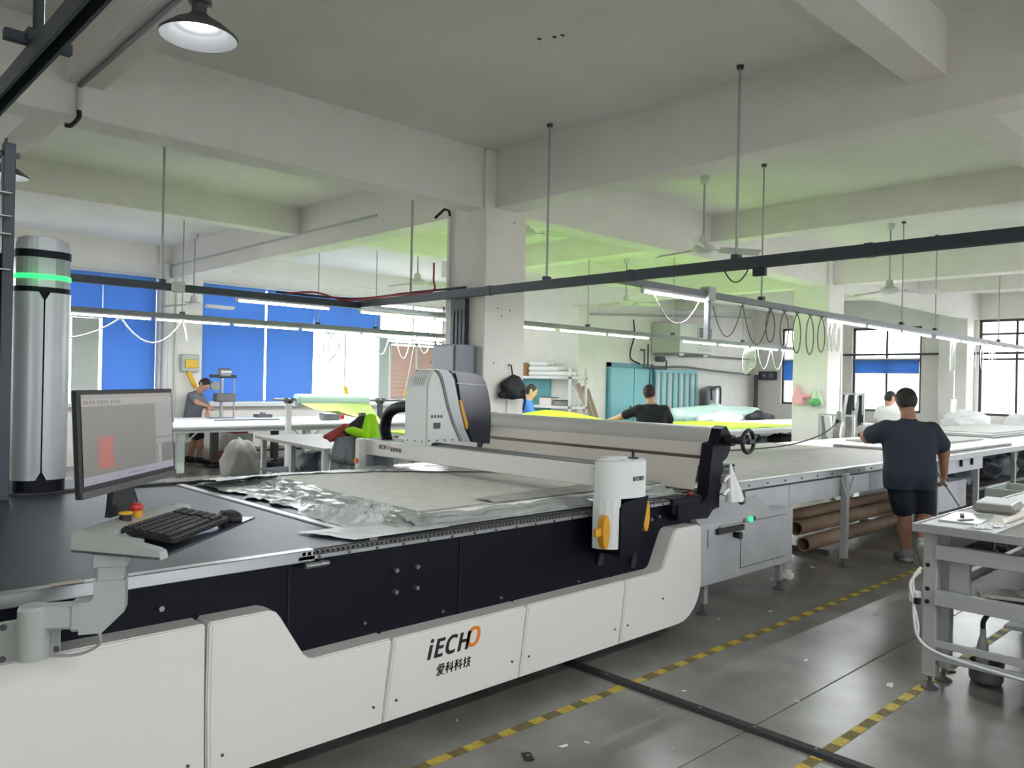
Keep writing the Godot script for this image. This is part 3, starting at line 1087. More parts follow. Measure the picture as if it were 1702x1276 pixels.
	for k in 5:
		var a: float = [8.1, 8.42, 8.72, 9.05, 9.35][k]
		cable("oval grey cable loop before the far column, %s from the square post" % ORD[k], loop_pts(B(a, 2.52, 4.4), 0.24, 0.42 + 0.06 * sin(a * 3.0), Vector3.RIGHT), 0.007, M.cable_grey, g)
	for k in 3:
		var a: float = [9.55, 9.65, 9.8][k]
		cable("white cable loop at the lit end of the feed rail, %s from the grey loops" % ORD[k], loop_pts(B(a, 2.48, 4.4), 0.12, 0.36, Vector3.RIGHT, 1.0), 0.007, M.cable_white, g)
	for k in 3:
		var a: float = [14.0, 14.12, 14.2][k]
		cable("white cable bunch beside the end wall window, %s strand" % ORD[k], loop_pts(B(a, 2.48, 4.4), 0.1, 0.5, Vector3.RIGHT, 1.0), 0.008, M.cable_white, g)
	for k in 4:
		var a: float = [15.2, 15.6, 16.1, 16.3][k]
		cable("thin white cable loop against the end wall window, %s from the bunch" % ORD[k], loop_pts(B(a, 2.48, 4.4), 0.2, 0.42, Vector3.RIGHT, 1.0), 0.007, M.cable_white, g)
	for k in 6:
		cable("white cable coil turn over the fabric table, %s from the column side" % ORD[k], loop_pts(B(14.9 + k * 0.06, 2.48, 8.6), 0.34 - 0.02 * k, 0.55 - 0.03 * k, Vector3.RIGHT, 1.0), 0.008, M.cable_white, g)
	for k in 2:
		cable("white cable bight beside the coil on the fabric rail, %s one" % ORD[k], sag(B(15.4 + k * 0.6, 2.48, 8.6), B(15.95 + k * 0.6, 2.48, 8.6), 0.42), 0.009, M.cable_white, g)
	cable("white cable swag beside the tower, below the lamp rail", sag(B(2.4, 2.3, 12.35), B(3.85, 2.47, 12.35), 0.25), 0.012, M.cable_white, g)
	cable("white cable swag across the blue blind", sag(B(3.85, 2.47, 12.35), B(4.75, 2.5, 12.35), 0.36), 0.012, M.cable_white, g)
	cable("short white cable end hanging beside the wall column", [B(4.75, 2.5, 12.35), B(4.78, 2.35, 12.35), B(4.82, 2.18, 12.35)], 0.01, M.cable_white, g)
	for k in 3:
		cable("white cable loop before the edge of the blue blind, %s" % ["largest, outside", "middle one", "smallest"][k], loop_pts(B(7.2 + k * 0.07, 2.46, 12.35), 0.36 - 0.05 * k, 0.52 - 0.05 * k, Vector3.RIGHT, 1.0), 0.011, M.cable_white, g)
	for k in 6:
		cable("white cable bight before the bright panes, %s from the blue blind" % ORD[k], sag(B(7.75 + k * 0.5, 2.48, 12.38), B(8.1 + k * 0.5, 2.48, 12.38), 0.3 + 0.06 * (k % 3)), 0.011, M.cable_white, g)
	for q in [[7.5, 7.72, "left"], [9.15, 8.9, "right"]]:
		cable("thin drop cord with a yellow tool hung before the bright panes, %s one" % ("blind side" if q[2] == "left" else "shutter side"), smooth([B(q[0], 2.3, 12.35), B(lerpf(q[0], q[1], 0.6), 1.6, 12.35), B(q[1], 1.12, 12.35)]), 0.007, M.cable_white, "", "hanging_cable")
		thing("hand_tool", "small yellow tool hanging on a cord, %s" % ("nearer the blue blind" if q[2] == "left" else "nearer the shutter"), "tool", B(lerpf(q[0], q[1], 0.75), 1.36, 12.33))
		st = S()
		bar(st, P(lerpf(q[0], q[1], 0.6), 1.52, 12.33), P(lerpf(q[0], q[1], 0.85), 1.34, 12.33), 0.05, 0.06, Vector3.UP, 0.01)
		part("handle", st, M.yellow)
		st = S()
		bar(st, P(lerpf(q[0], q[1], 0.85), 1.34, 12.33), P(lerpf(q[0], q[1], 0.95) + 0.03, 1.26, 12.33), 0.03, 0.04)
		part("tip", st, M.panel_grey)
	for k in 3:
		cable("grey wire dropping from the lamp rail beside the shutter, %s strand" % ORD[k], smooth([B(9.6 + 0.07 * k, 2.98 - 0.03 * k, 12.34), B(9.5 + 0.12 * k, 2.58, 12.36), B(9.75 - 0.05 * k, 2.3, 12.36), B(9.55 + 0.1 * k, 1.98, 12.36)]), 0.009, M.cable_grey, g)
	cable("red wires taped along the dark rail beside the front column", smooth([B(4.4, 2.61, 8.45), B(4.8, 2.66, 8.45), B(5.2, 2.6, 8.4), B(5.34, 2.62, 7.6), B(5.37, 2.62, 6.95), B(5.36, 2.75, 6.9), B(5.36, 2.93, 6.9)]), 0.012, M.cable_red, "", "cable")
	cable("black wires along the dark rail beside the front column", smooth([B(4.3, 2.62, 8.47), B(5.3, 2.63, 8.43), B(5.4, 2.64, 7.4), B(5.4, 2.63, 6.4)]), 0.013, M.black, "", "cable")
	cable("small black cable loop under the dark rail", sag(B(5.39, 2.52, 3.3), B(5.39, 2.52, 3.1), 0.09), 0.005, M.black)
	# square post hanging from the feed rail
	thing("drop_post", "short square grey post clamped to the lamp rail", "post", B(6.88, 2.08, 4.4))
	st = S()
	bx(st, 6.855, 6.905, 2.1, 2.5, 4.375, 4.425, 0.004)
	part("post", st, M.rail_grey)
	st = S()
	bx(st, 6.82, 6.94, 2.49, 2.63, 4.34, 4.46, 0.01)
	part("clamp", st, M.leg_grey)

# ---------- the cutting machine ----------
func text_on(s: String, size: float, o: Vector3, right: Vector3, up: Vector3, m: Material, parent: Node3D, slant := 0.0, called := "lettering", bold := true) -> void:
	var tm := TextMesh.new()
	var f := SystemFont.new()
	f.font_names = PackedStringArray(["Droid Sans"])
	f.font_weight = 700 if bold else 400
	tm.font = f
	tm.text = s
	tm.font_size = 64
	tm.pixel_size = size / 46.0
	tm.depth = 0.002
	tm.horizontal_alignment = HORIZONTAL_ALIGNMENT_LEFT
	tm.vertical_alignment = VERTICAL_ALIGNMENT_BOTTOM
	var mi := MeshInstance3D.new()
	mi.name = called
	mi.mesh = tm
	mi.material_override = m
	mi.transform = Transform3D(Basis(right, up + right * slant, right.cross(up)), o)
	parent.add_child(mi, true)

# strokes of a character in a unit square, drawn as thin bars
func glyph(st: SurfaceTool, strokes: Array, o: Vector3, right: Vector3, up: Vector3, s: float, slant: float) -> void:
	var n := right.cross(up)
	for k in strokes:
		var a: Vector3 = o + right * (k[0] + k[1] * slant) * s + up * k[1] * s
		var b: Vector3 = o + right * (k[2] + k[3] * slant) * s + up * k[3] * s
		bar(st, a, b, 0.0024, 0.1 * s, n.cross(b - a).normalized())

const G_AI := [[0.2, 0.95, 0.85, 1.0], [0.2, 0.86, 0.28, 0.76], [0.48, 0.88, 0.52, 0.76], [0.82, 0.9, 0.72, 0.76], [0.08, 0.7, 0.94, 0.7], [0.08, 0.7, 0.06, 0.58], [0.94, 0.7, 0.92, 0.6], [0.16, 0.52, 0.86, 0.52], [0.42, 0.62, 0.3, 0.3], [0.3, 0.3, 0.08, 0.02], [0.36, 0.36, 0.76, 0.36], [0.76, 0.36, 0.5, 0.1], [0.5, 0.1, 0.26, 0.0], [0.42, 0.26, 0.94, 0.0]]
const G_KE := [[0.1, 0.88, 0.4, 0.98], [0.06, 0.68, 0.46, 0.68], [0.26, 0.92, 0.26, 0.0], [0.24, 0.66, 0.06, 0.28], [0.28, 0.62, 0.44, 0.42], [0.54, 0.86, 0.66, 0.74], [0.52, 0.62, 0.64, 0.5], [0.48, 0.3, 0.98, 0.4], [0.8, 1.0, 0.8, 0.0]]
const G_JI := [[0.06, 0.74, 0.4, 0.74], [0.24, 1.0, 0.24, 0.06], [0.24, 0.06, 0.12, 0.1], [0.06, 0.36, 0.4, 0.5], [0.48, 0.78, 0.96, 0.78], [0.72, 1.0, 0.72, 0.52], [0.5, 0.52, 0.9, 0.52], [0.9, 0.52, 0.72, 0.22], [0.72, 0.22, 0.44, 0.0], [0.56, 0.4, 0.96, 0.0]]

func shell_panel(pts: PackedVector2Array, seam := 0.003) -> void:
	var st := S()
	# front skin with a rounded rim, then the body behind it
	var inner := Geometry2D.offset_polygon(pts, -0.014)[0]
	var mid := Geometry2D.offset_polygon(pts, -0.004)[0]
	var o := P(0, 0, 2.915)
	slab(st, o, Vector3.RIGHT, Vector3.UP, Vector3.FORWARD, inner, 0.02)
	slab(st, P(0, 0, 2.919), Vector3.RIGHT, Vector3.UP, Vector3.FORWARD, mid, 0.02)
	slab(st, P(0, 0, 2.928), Vector3.RIGHT, Vector3.UP, Vector3.FORWARD, pts, 0.11)
	part("shell_panel", st, M.white_shell)

func build_cutting_machine() -> void:
	var t := thing("cutting_machine", "long white and navy fabric cutting machine with a moving bridge", "cutting machine", B(2.0, 0, 4.2))
	var st := S()
	# body
	bx(st, -2.2, 4.6, 0.12, 0.86, 3.03, 5.36, 0.01)
	part("navy_body", st, M.navy)
	st = S()
	bx(st, -2.2, 4.5, 0.0, 0.12, 3.25, 5.2)
	part("plinth", st, M.black)
	for u in [0.35, 1.62, 2.55]:
		st = S()
		bx(st, u, u + 0.004, 0.45, 0.86, 3.024, 3.032)
		part("body_seam", st, M.black)
	# white shell panels
	var rb := PackedVector2Array()
	shell_panel(PackedVector2Array([Vector2(-2.2, 0.1), Vector2(1.238, 0.1), Vector2(1.232, 0.4), Vector2(1.23, 0.69), Vector2(1.22, 0.7), Vector2(-2.2, 0.7)]))
	shell_panel(PackedVector2Array([Vector2(1.244, 0.1), Vector2(2.03, 0.1), Vector2(2.05, 0.28), Vector2(2.075, 0.46), Vector2(2.065, 0.472), Vector2(1.69, 0.468), Vector2(1.665, 0.474), Vector2(1.64, 0.495), Vector2(1.535, 0.665), Vector2(1.515, 0.69), Vector2(1.48, 0.702), Vector2(1.25, 0.702), Vector2(1.24, 0.69), Vector2(1.238, 0.4)]))
	shell_panel(PackedVector2Array([Vector2(2.036, 0.1), Vector2(2.868, 0.1), Vector2(2.895, 0.28), Vector2(2.92, 0.455), Vector2(2.91, 0.468), Vector2(2.092, 0.468), Vector2(2.082, 0.458), Vector2(2.056, 0.28)]))
	shell_panel(PackedVector2Array([Vector2(2.874, 0.1), Vector2(3.69, 0.1), Vector2(3.72, 0.28), Vector2(3.745, 0.46), Vector2(3.735, 0.47), Vector2(2.938, 0.468), Vector2(2.926, 0.458), Vector2(2.901, 0.28)]))
	var p5 := PackedVector2Array([Vector2(3.696, 0.1), Vector2(4.3, 0.1)])
	for k in 7:
		var a := -PI / 2 + PI / 2 * k / 6
		p5.append(Vector2(4.3 + 0.255 * cos(a), 0.34 + 0.24 * sin(a)))
	p5.append_array(PackedVector2Array([Vector2(4.545, 0.69), Vector2(4.535, 0.708), Vector2(4.515, 0.715), Vector2(4.28, 0.715), Vector2(4.245, 0.705), Vector2(4.222, 0.68), Vector2(4.125, 0.5), Vector2(4.105, 0.478), Vector2(4.075, 0.47), Vector2(3.76, 0.47), Vector2(3.75, 0.46), Vector2(3.726, 0.28)]))
	shell_panel(p5)
	for q in [[1.17, 0.19], [1.3, 0.19], [1.98, 0.19], [2.1, 0.19], [2.82, 0.2], [2.94, 0.2], [3.65, 0.2], [3.77, 0.2], [4.12, 0.3]]:
		st = S()
		cyl(st, P(q[0], q[1], 2.908), P(q[0], q[1], 2.92), 0.006, -1, 8)
		part("screw", st, M.leg_dark)
	for q in [[2.0, 0.56], [2.45, 0.53], [2.84, 0.53], [3.45, 0.52]]:
		st = S()
		cyl(st, P(q[0], q[1] - 0.03, 3.02), P(q[0], q[1] - 0.03, 3.03), 0.007, -1, 8)
		part("screw", st, M.steel)
	for q in [[2.16, 0.745], [2.28, 0.745], [2.16, 0.645], [2.28, 0.645], [1.1, 0.76], [4.12, 0.78], [4.2, 0.79]]:
		st = S()
		cyl(st, P(q[0], q[1], 3.005), P(q[0], q[1], 3.03), 0.011, 0.012, 6)
		part("bolt", st, M.steel)
	# castors and feet
	for q in [[1.9, 3.2], [3.4, 3.2], [0.4, 3.2]]:
		st = S()
		cyl(st, P(q[0], 0.06, q[1] - 0.02), P(q[0], 0.06, q[1] + 0.02), 0.06, -1, 20)
		part("castor", st, M.panel_grey)
	st = S()
	lathe(st, P(4.5, 0, 3.15), [[0.0, 0.0], [0.05, 0.0], [0.05, 0.015], [0.018, 0.03], [0.018, 0.22], [0.0, 0.22]], 16)
	part("foot", st, M.leg_dark)
	# table top: conveyor, edge profile, rails
	st = S()
	bx(st, -2.2, 2.02, 0.86, 0.9, 3.02, 5.4, 0.004)
	part("conveyor_bed", st, M.conveyor)
	st = S()
	bx(st, 2.1, 4.62, 0.86, 0.895, 3.06, 5.4, 0.004)
	part("cutting_bed", st, M.conveyor)
	st = S()
	bx(st, 2.02, 2.04, 0.86, 0.903, 3.06, 5.4)
	bx(st, 2.085, 2.1, 0.86, 0.903, 3.06, 5.4)
	part("dark_edge", st, M.black)
	st = S()
	bx(st, 2.04, 2.085, 0.86, 0.904, 3.06, 5.4, 0.002)
	part("bright_strip", st, M.aluminium)
	st = S()
	bx(st, -2.2, 1.72, 0.855, 0.904, 2.985, 3.035, 0.003)
	part("edge_profile", st, M.aluminium)
	st = S()
	bx(st, -2.2, 4.62, 0.885, 0.915, 5.38, 5.42, 0.004)
	part("back_edge", st, M.black)
	st = S()
	bx(st, 1.64, 4.62, 0.862, 0.882, 2.985, 3.02, 0.003)
	part("guide_rail", st, M.aluminium)
	st = S()
	for k in 118:
		bx(st, 1.66 + k * 0.025, 1.675 + k * 0.025, 0.882, 0.897, 2.985, 3.02)
	var rk := part("gear_rack", st, M.leg_dark)
	rk.set_meta("kind", "stuff")
	for k in 20:
		st = S()
		cyl(st, P(1.74 + k * 0.145, 0.872, 2.978), P(1.74 + k * 0.145, 0.872, 2.986), 0.006, -1, 8)
		part("rail_screw", st, M.leg_dark)
	st = S()
	cyl(st, P(1.66, 0.845, 2.96), P(1.73, 0.845, 2.96), 0.012, 0.012, 10)
	cyl(st, P(1.73, 0.845, 2.96), P(1.77, 0.845, 2.96), 0.014, 0.01, 10)
	part("end_stop", st, M.steel)
	# bridge
	st = S()
	bx(st, 3.62, 3.66, 1.02, 1.145, 3.0, 5.56, 0.004)
	part("bridge_face", st, M.white_shell)
	st = S()
	bx(st, 3.66, 3.86, 1.02, 1.13, 3.0, 5.56, 0.006)
	part("bridge_beam", st, M.skirt)
	for q in [[3.665, 3.70], [3.73, 3.76], [3.80, 3.84]]:
		st = S()
		bx(st, q[0], q[1], 1.13, 1.152, 3.0, 5.54, 0.003)
		part("bridge_rail", st, M.rail_grey)
	st = S()
	bx(st, 3.64, 3.86, 0.80, 1.02, 5.45, 5.56, 0.005)
	part("bridge_foot", st, M.cab_grey)
	st = S()
	bx(st, 3.55, 3.62, 0.82, 1.15, 5.50, 5.57, 0.01)
	part("bridge_end_cover", st, M.white_shell)
	st = S()
	cyl(st, P(3.53, 0.97, 5.53), P(3.56, 0.97, 5.53), 0.022, -1, 14)
	part("bumper", st, M.orange)
	st = S()
	cyl(st, P(3.62, 0.9, 5.3), P(3.66, 0.9, 5.3), 0.03, -1, 14)
	part("bridge_wheel", st, M.black)
	# marks on the bridge
	var face := -Vector3.RIGHT
	var rt := Vector3.BACK
	text_on("iECH", 0.034, P(3.618, 1.068, 5.33), rt, Vector3.UP, M.ink, CUR, 0.15, "bridge_lettering")
	text_on("O", 0.034, P(3.618, 1.068, 5.21), rt, Vector3.UP, M.orange, CUR, 0.15, "bridge_lettering")
	st = S()
	for k in 4:
		glyph(st, [G_AI, G_KE, G_KE, G_JI][k], P(3.618, 1.07, 5.165 - k * 0.037), rt, Vector3.UP, 0.032, 0.1)
	part("bridge_characters", st, M.ink)
	# cutting head on the bridge: side outline in (a, h), pushed across from b 4.69 to 4.96
	var oc := P(0, 0, 4.69)
	var hull := PackedVector2Array([Vector2(3.605, 1.142), Vector2(3.66, 1.142), Vector2(3.68, 1.165), Vector2(3.94, 1.168), Vector2(3.858, 1.308), Vector2(3.799, 1.445), Vector2(3.76, 1.574), Vector2(3.73, 1.659), Vector2(3.705, 1.692), Vector2(3.676, 1.714), Vector2(3.648, 1.703), Vector2(3.624, 1.66), Vector2(3.604, 1.586)])
	st = S()
	slab(st, oc + Vector3(0, 0, -0.02), Vector3.RIGHT, Vector3.UP, Vector3.FORWARD, hull, 0.17)
	slab(st, oc, Vector3.RIGHT, Vector3.UP, Vector3.FORWARD, Geometry2D.offset_polygon(hull, -0.012)[0], 0.22)
	# the rear shoulder falls away
	slab(st, oc + Vector3(0, 0, -0.19), Vector3.RIGHT, Vector3.UP, Vector3.FORWARD, PackedVector2Array([Vector2(3.605, 1.142), Vector2(3.9, 1.165), Vector2(3.8, 1.4), Vector2(3.74, 1.6), Vector2(3.7, 1.67), Vector2(3.65, 1.66), Vector2(3.618, 1.61), Vector2(3.605, 1.56)]), 0.08)
	var hp := part("head_housing", st, M.grey_shell, null, "pale grey rear housing of the cutting head")
	for k in 6:
		st = S()
		var o0 := P(3.6155, 1.628, 4.86 - k * 0.023)
		box(st, o0, Vector3(0.005, 0.065, 0.007), Basis(Vector3.BACK, -0.26))
		part("vent_slot", st, M.arm_grey, hp)
	# silver band, slanting
	var band := PackedVector2Array([Vector2(3.945, 1.168), Vector2(4.043, 1.161), Vector2(3.981, 1.263), Vector2(3.931, 1.408), Vector2(3.9, 1.519), Vector2(3.868, 1.64), Vector2(3.84, 1.685), Vector2(3.801, 1.713), Vector2(3.74, 1.722), Vector2(3.682, 1.716), Vector2(3.71, 1.694), Vector2(3.735, 1.66), Vector2(3.765, 1.576), Vector2(3.804, 1.447), Vector2(3.863, 1.31)])
	st = S()
	slab(st, oc + Vector3(0, 0, 0.006), Vector3.RIGHT, Vector3.UP, Vector3.FORWARD, Geometry2D.offset_polygon(band, -0.008)[0], 0.28)
	slab(st, oc + Vector3(0, 0, -0.004), Vector3.RIGHT, Vector3.UP, Vector3.FORWARD, band, 0.26)
	part("silver_band", st, M.silver_paint)
	# smoked front cover
	var smk := PackedVector2Array([Vector2(4.047, 1.161), Vector2(4.247, 1.138), Vector2(4.252, 1.256), Vector2(4.255, 1.368), Vector2(4.247, 1.45), Vector2(4.231, 1.518), Vector2(4.198, 1.616), Vector2(4.175, 1.652), Vector2(4.146, 1.675), Vector2(4.09, 1.692), Vector2(4.018, 1.702), Vector2(3.829, 1.711), Vector2(3.86, 1.68), Vector2(3.89, 1.6), Vector2(3.905, 1.519), Vector2(3.936, 1.408), Vector2(3.986, 1.263)])
	st = S()
	slab(st, oc + Vector3(0, 0, 0.008), Vector3.RIGHT, Vector3.UP, Vector3.FORWARD, Geometry2D.offset_polygon(smk, -0.012)[0], 0.286)
	slab(st, oc + Vector3(0, 0, -0.006), Vector3.RIGHT, Vector3.UP, Vector3.FORWARD, smk, 0.26)
	part("smoked_cover", st, M.smoked, null, "dark smoked front cover")
	st = S()
	bar(st, P(3.88, 1.618, 4.681), P(4.19, 1.606, 4.681), 0.004, 0.006)
	part("cover_line", st, M.silver_paint)
	st = S()
	slab(st, oc + Vector3(0, 0, 0.011), Vector3.RIGHT, Vector3.UP, Vector3.FORWARD, PackedVector2Array([Vector2(3.912, 1.49), Vector2(3.93, 1.49), Vector2(4.005, 1.3), Vector2(3.995, 1.26), Vector2(3.98, 1.275), Vector2(3.93, 1.42)]), 0.02)
	part("amber_strip", st, M.amber)
	for k in 4:
		st = S()
		bx(st, 3.646 + k * 0.03, 3.664 + k * 0.03, 1.353, 1.375, 4.686, 4.692, 0.002)
		part("socket", st, M.leg_dark, hp)
	st = S()
	bx(st, 3.67, 3.735, 1.272, 1.318, 4.687, 4.692)
	part("printed_symbol", st, M.leg_dark, hp)
	for k in 4:
		st = S()
		cyl(st, P(3.63 + k * 0.075, 1.185, 4.685), P(3.63 + k * 0.075, 1.185, 4.692), 0.006, -1, 8)
		part("screw", st, M.leg_dark, hp)
	for k in 3:
		st = S()
		cyl(st, P(3.6, 1.175, 4.74 + k * 0.09), P(3.61, 1.175, 4.74 + k * 0.09), 0.006, -1, 8)
		part("screw", st, M.leg_dark, hp)
	# navy hose guide behind the head
	st = S()
	tube(st, smooth([P(3.7, 1.15, 5.33), P(3.7, 1.24, 5.36), P(3.7, 1.34, 5.33), P(3.7, 1.4, 5.24), P(3.7, 1.425, 5.1), P(3.7, 1.42, 4.95)]), 0.045, 12)
	part("cable_guide", st, M.navy)
	# control head at the near end of the bridge
	var cs := PackedVector2Array([Vector2(3.44, 2.93), Vector2(3.445, 2.88), Vector2(3.465, 2.845), Vector2(3.5, 2.815), Vector2(3.55, 2.79), Vector2(3.61, 2.775), Vector2(3.68, 2.772), Vector2(3.735, 2.78), Vector2(3.77, 2.8), Vector2(3.785, 2.83), Vector2(3.79, 2.87), Vector2(3.79, 3.02), Vector2(3.62, 3.06), Vector2(3.6, 2.95)])
	cs = soften(soften(cs))
	st = S()
	slab(st, P(0, 0.985, 0), Vector3.RIGHT, Vector3.FORWARD, Vector3.UP, cs, 0.205)
	var cn := part("control_head", st, M.grey_shell, null, "pale grey control head with black joystick")
	st = S()
	slab(st, P(0, 1.19, 0), Vector3.RIGHT, Vector3.FORWARD, Vector3.UP, Geometry2D.offset_polygon(cs, -0.01)[0], 0.01)
	part("top_plate", st, M.skirt, cn)
	st = S()
	slab(st, P(0, 0.7, 0), Vector3.RIGHT, Vector3.FORWARD, Vector3.UP, PackedVector2Array([Vector2(3.45, 2.93), Vector2(3.452, 2.885), Vector2(3.47, 2.85), Vector2(3.5, 2.82), Vector2(3.54, 2.8), Vector2(3.54, 2.93)]), 0.285)
	part("side_leg", st, M.grey_shell, cn)
	st = S()
	slab(st, P(0, 0, 2.79), Vector3.RIGHT, Vector3.UP, Vector3.FORWARD, PackedVector2Array([Vector2(3.53, 0.66), Vector2(3.6, 0.65), Vector2(3.69, 0.665), Vector2(3.75, 0.84), Vector2(3.785, 0.985), Vector2(3.57, 0.965), Vector2(3.545, 0.955), Vector2(3.532, 0.93)]), 0.22)
	part("navy_front", st, M.navy, cn)
	for q in [[3.455, 0.80, -0.03], [3.825, 0.86, -0.03]]:
		st = S()
		var ov := PackedVector2Array()
		for k in 20:
			ov.append(Vector2(cos(TAU * k / 20) * 0.03, sin(TAU * k / 20) * 0.095))
		slab(st, P(q[0], q[1], 2.83), Vector3.RIGHT, Vector3.UP, Vector3.FORWARD, ov, 0.04)
		bx(st, q[0] + q[2] * 1.6 - 0.03, q[0] + q[2] * 1.6 + 0.025, q[1] - 0.02, q[1] + 0.025, 2.84, 2.865, 0.004)
		part("amber_bumper", st, M.amber, cn)
	st = S()
	cyl(st, P(3.72, 1.2, 2.86), P(3.72, 1.208, 2.86), 0.035, 0.03, 16)
	part("joystick_base", st, M.black, cn)
	st = S()
	cyl(st, P(3.72, 1.205, 2.86), P(3.725, 1.25, 2.862), 0.008, 0.011, 10)
	part("joystick", st, M.black, cn)
	st = S()
	bx(st, 3.60, 3.66, 1.2, 1.204, 2.83, 2.86, 0.001)
	part("button_plate", st, M.table_white, cn)
	text_on("iECHO", 0.024, P(3.605, 1.075, 2.7705), Vector3.RIGHT, Vector3.UP, M.ink, CUR, 0.15, "head_lettering")
	# dark ring duct behind the control head
	st = S()
	tube(st, smooth([P(3.62, 0.56, 3.02), P(3.66, 0.68, 3.02), P(3.78, 0.74, 3.02), P(3.9, 0.7, 3.02), P(3.95, 0.6, 3.02), P(3.94, 0.5, 3.02)]), 0.022, 8)
	part("cable_duct", st, M.black)
	# lettering on the front panel
	text_on("iECH", 0.086, P(2.255, 0.30, 2.914), Vector3.RIGHT, Vector3.UP, M.ink, CUR, 0.25, "panel_lettering")
	text_on("O", 0.095, P(2.49, 0.302, 2.914), Vector3.RIGHT, Vector3.UP, M.orange, CUR, 0.2, "panel_lettering")
	st = S()
	for k in 4:
		glyph(st, [G_AI, G_KE, G_KE, G_JI][k], P(2.325 + k * 0.054, 0.243, 2.913), Vector3.RIGHT, Vector3.UP, 0.05, 0.12)
	part("panel_characters", st, M.ink)
	# roll cradle arm at the end
	st = S()
	slab(st, P(4.62, 0.78, 2.95), Vector3.RIGHT, Vector3.UP, Vector3.FORWARD, PackedVector2Array([Vector2(-0.3, -0.02), Vector2(0.05, -0.04), Vector2(0.12, 0.02), Vector2(0.19, 0.02), Vector2(0.19, 0.12), Vector2(0.22, 0.17), Vector2(0.2, 0.2), Vector2(0.21, 0.25), Vector2(0.24, 0.28), Vector2(0.22, 0.33), Vector2(0.28, 0.36), Vector2(0.32, 0.42), Vector2(0.32, 0.52), Vector2(0.26, 0.58), Vector2(0.2, 0.56), Vector2(0.16, 0.47), Vector2(0.1, 0.46), Vector2(0.07, 0.3), Vector2(0.05, 0.12), Vector2(-0.02, 0.07), Vector2(-0.3, 0.08)]), 0.09)
	part("cradle_arm", st, M.navy)
	st = S()
	slab(st, P(4.62, 0.78, 5.3), Vector3.RIGHT, Vector3.UP, Vector3.FORWARD, PackedVector2Array([Vector2(0.0, 0.0), Vector2(0.19, 0.02), Vector2(0.24, 0.28), Vector2(0.32, 0.42), Vector2(0.32, 0.52), Vector2(0.26, 0.58), Vector2(0.2, 0.56), Vector2(0.1, 0.46), Vector2(0.05, 0.12)]), 0.06)
	part("cradle_arm", st, M.navy)
	st = S()
	cyl(st, P(4.88, 1.262, 2.97), P(4.88, 1.262, 2.76), 0.02, -1, 14)
	cyl(st, P(4.88, 1.262, 2.94), P(4.88, 1.262, 2.89), 0.04, -1, 18)
	part("roll_shaft", st, M.black)
	st = S()
	var ring := []
	for k in 25:
		ring.append(P(4.88 + 0.075 * cos(TAU * k / 24), 1.262 + 0.075 * sin(TAU * k / 24), 2.78))
	tube(st, ring, 0.014, 8)
	bar(st, P(4.81, 1.262, 2.78), P(4.95, 1.262, 2.78), 0.02, 0.025)
	part("hand_wheel", st, M.black)
	st = S()
	cyl(st, P(4.74, 1.14, 2.96), P(4.74, 1.14, 5.3), 0.014, -1, 10)
	part("guide_rod", st, M.rod_brown)
	st = S()
	bx(st, 4.53, 4.57, 0.9, 0.918, 3.0, 3.03, 0.004)
	part("sensor", st, M.red)
	st = S()
	bx(st, 4.28, 4.62, 0.8, 0.9, 2.96, 3.04, 0.006)
	part("end_bracket", st, M.navy)
	thing("paper_roll", "thick grey paper roll in the cradle at the end of the machine", "roll", B(4.86, 1.2, 4.1))
	st = S()
	cyl(st, P(4.86, 1.27, 3.03), P(4.86, 1.27, 5.32), 0.082, 0.088, 28)
	part("roll", st, M.roll_grey)
	st = S()
	cyl(st, P(4.86, 1.27, 2.99), P(4.86, 1.27, 3.04), 0.03, -1, 16)
	part("core", st, M.kraft)
	st = S()
	var drop := func(s: float, q: float) -> Vector3:
		return P(4.79 - 0.12 * q - 0.02 * sin(q * 3.0), 1.25 - 0.33 * q, lerpf(3.06, 5.3, s))
	sheet(st, 10, 8, drop, 0.002)
	part("hanging_end", st, M.cream)
	# tower with light ring
	thing("signal_tower", "tall silver and black tower with a glowing green ring", "tower", B(1.25, 0.915, 5.5))
	var tw := func(w: float, d: float) -> PackedVector2Array:
		return rounded(w, d, minf(w, d) * 0.38, 6)
	var tc := B(1.25, 0, 5.5) - ORG
	var ring_at := func(h0: float, h1: float, w0: float, m: Material, called: String) -> void:
		var s2 := S()
		slab(s2, tc + Vector3.UP * h0, Vector3.RIGHT, Vector3.BACK, Vector3.UP, tw.call(w0, w0 * 0.9), h1 - h0)
		part(called, s2, m)
	ring_at.call(0.915, 0.99, 0.285, M.navy, "base")
	ring_at.call(0.98, 2.13, 0.275, M.navy, "core")
	# side shells
	for sgn in [-1.0, 1.0]:
		st = S()
		var f := func(s: float, q: float) -> Vector3:
			var h := lerpf(0.985, 2.11, q)
			var rr := 0.03
			var cut := 0.0
			var e := minf(q, 1.0 - q) * 1.125
			if e < rr * 2:
				cut = rr * 2 - sqrt(maxf(0.0, rr * rr * 4 - pow(rr * 2 - e, 2)))
			var tt: float = lerpf(0.03 + cut * 3.0, 2.3, s) * sgn
			var ang: float = -1.65 + tt
			var k := 0.152 + 0.006 * (h - 1.0)
			var dx := cos(ang)
			var dz := sin(ang)
			var m := pow(pow(absf(dx), 2.6) + pow(absf(dz / 0.92), 2.6), -1.0 / 2.6)
			return tc + Vector3(dx * m * k, h, -dz * m * k)
		# ang measured so that -1.65 points at the seam facing the camera
		sheet(st, 20, 24, f, 0.006 * sgn)
		part("side_shell", st, M.silver_paint)
	ring_at.call(2.112, 2.142, 0.308, M.navy, "lower_collar")
	ring_at.call(2.142, 2.19, 0.298, M.smoke_acrylic, "lens_lower")
	ring_at.call(2.19, 2.216, 0.309, M.led_green, "green_light_ring")
	ring_at.call(2.216, 2.318, 0.298, M.smoke_acrylic, "lens_upper")
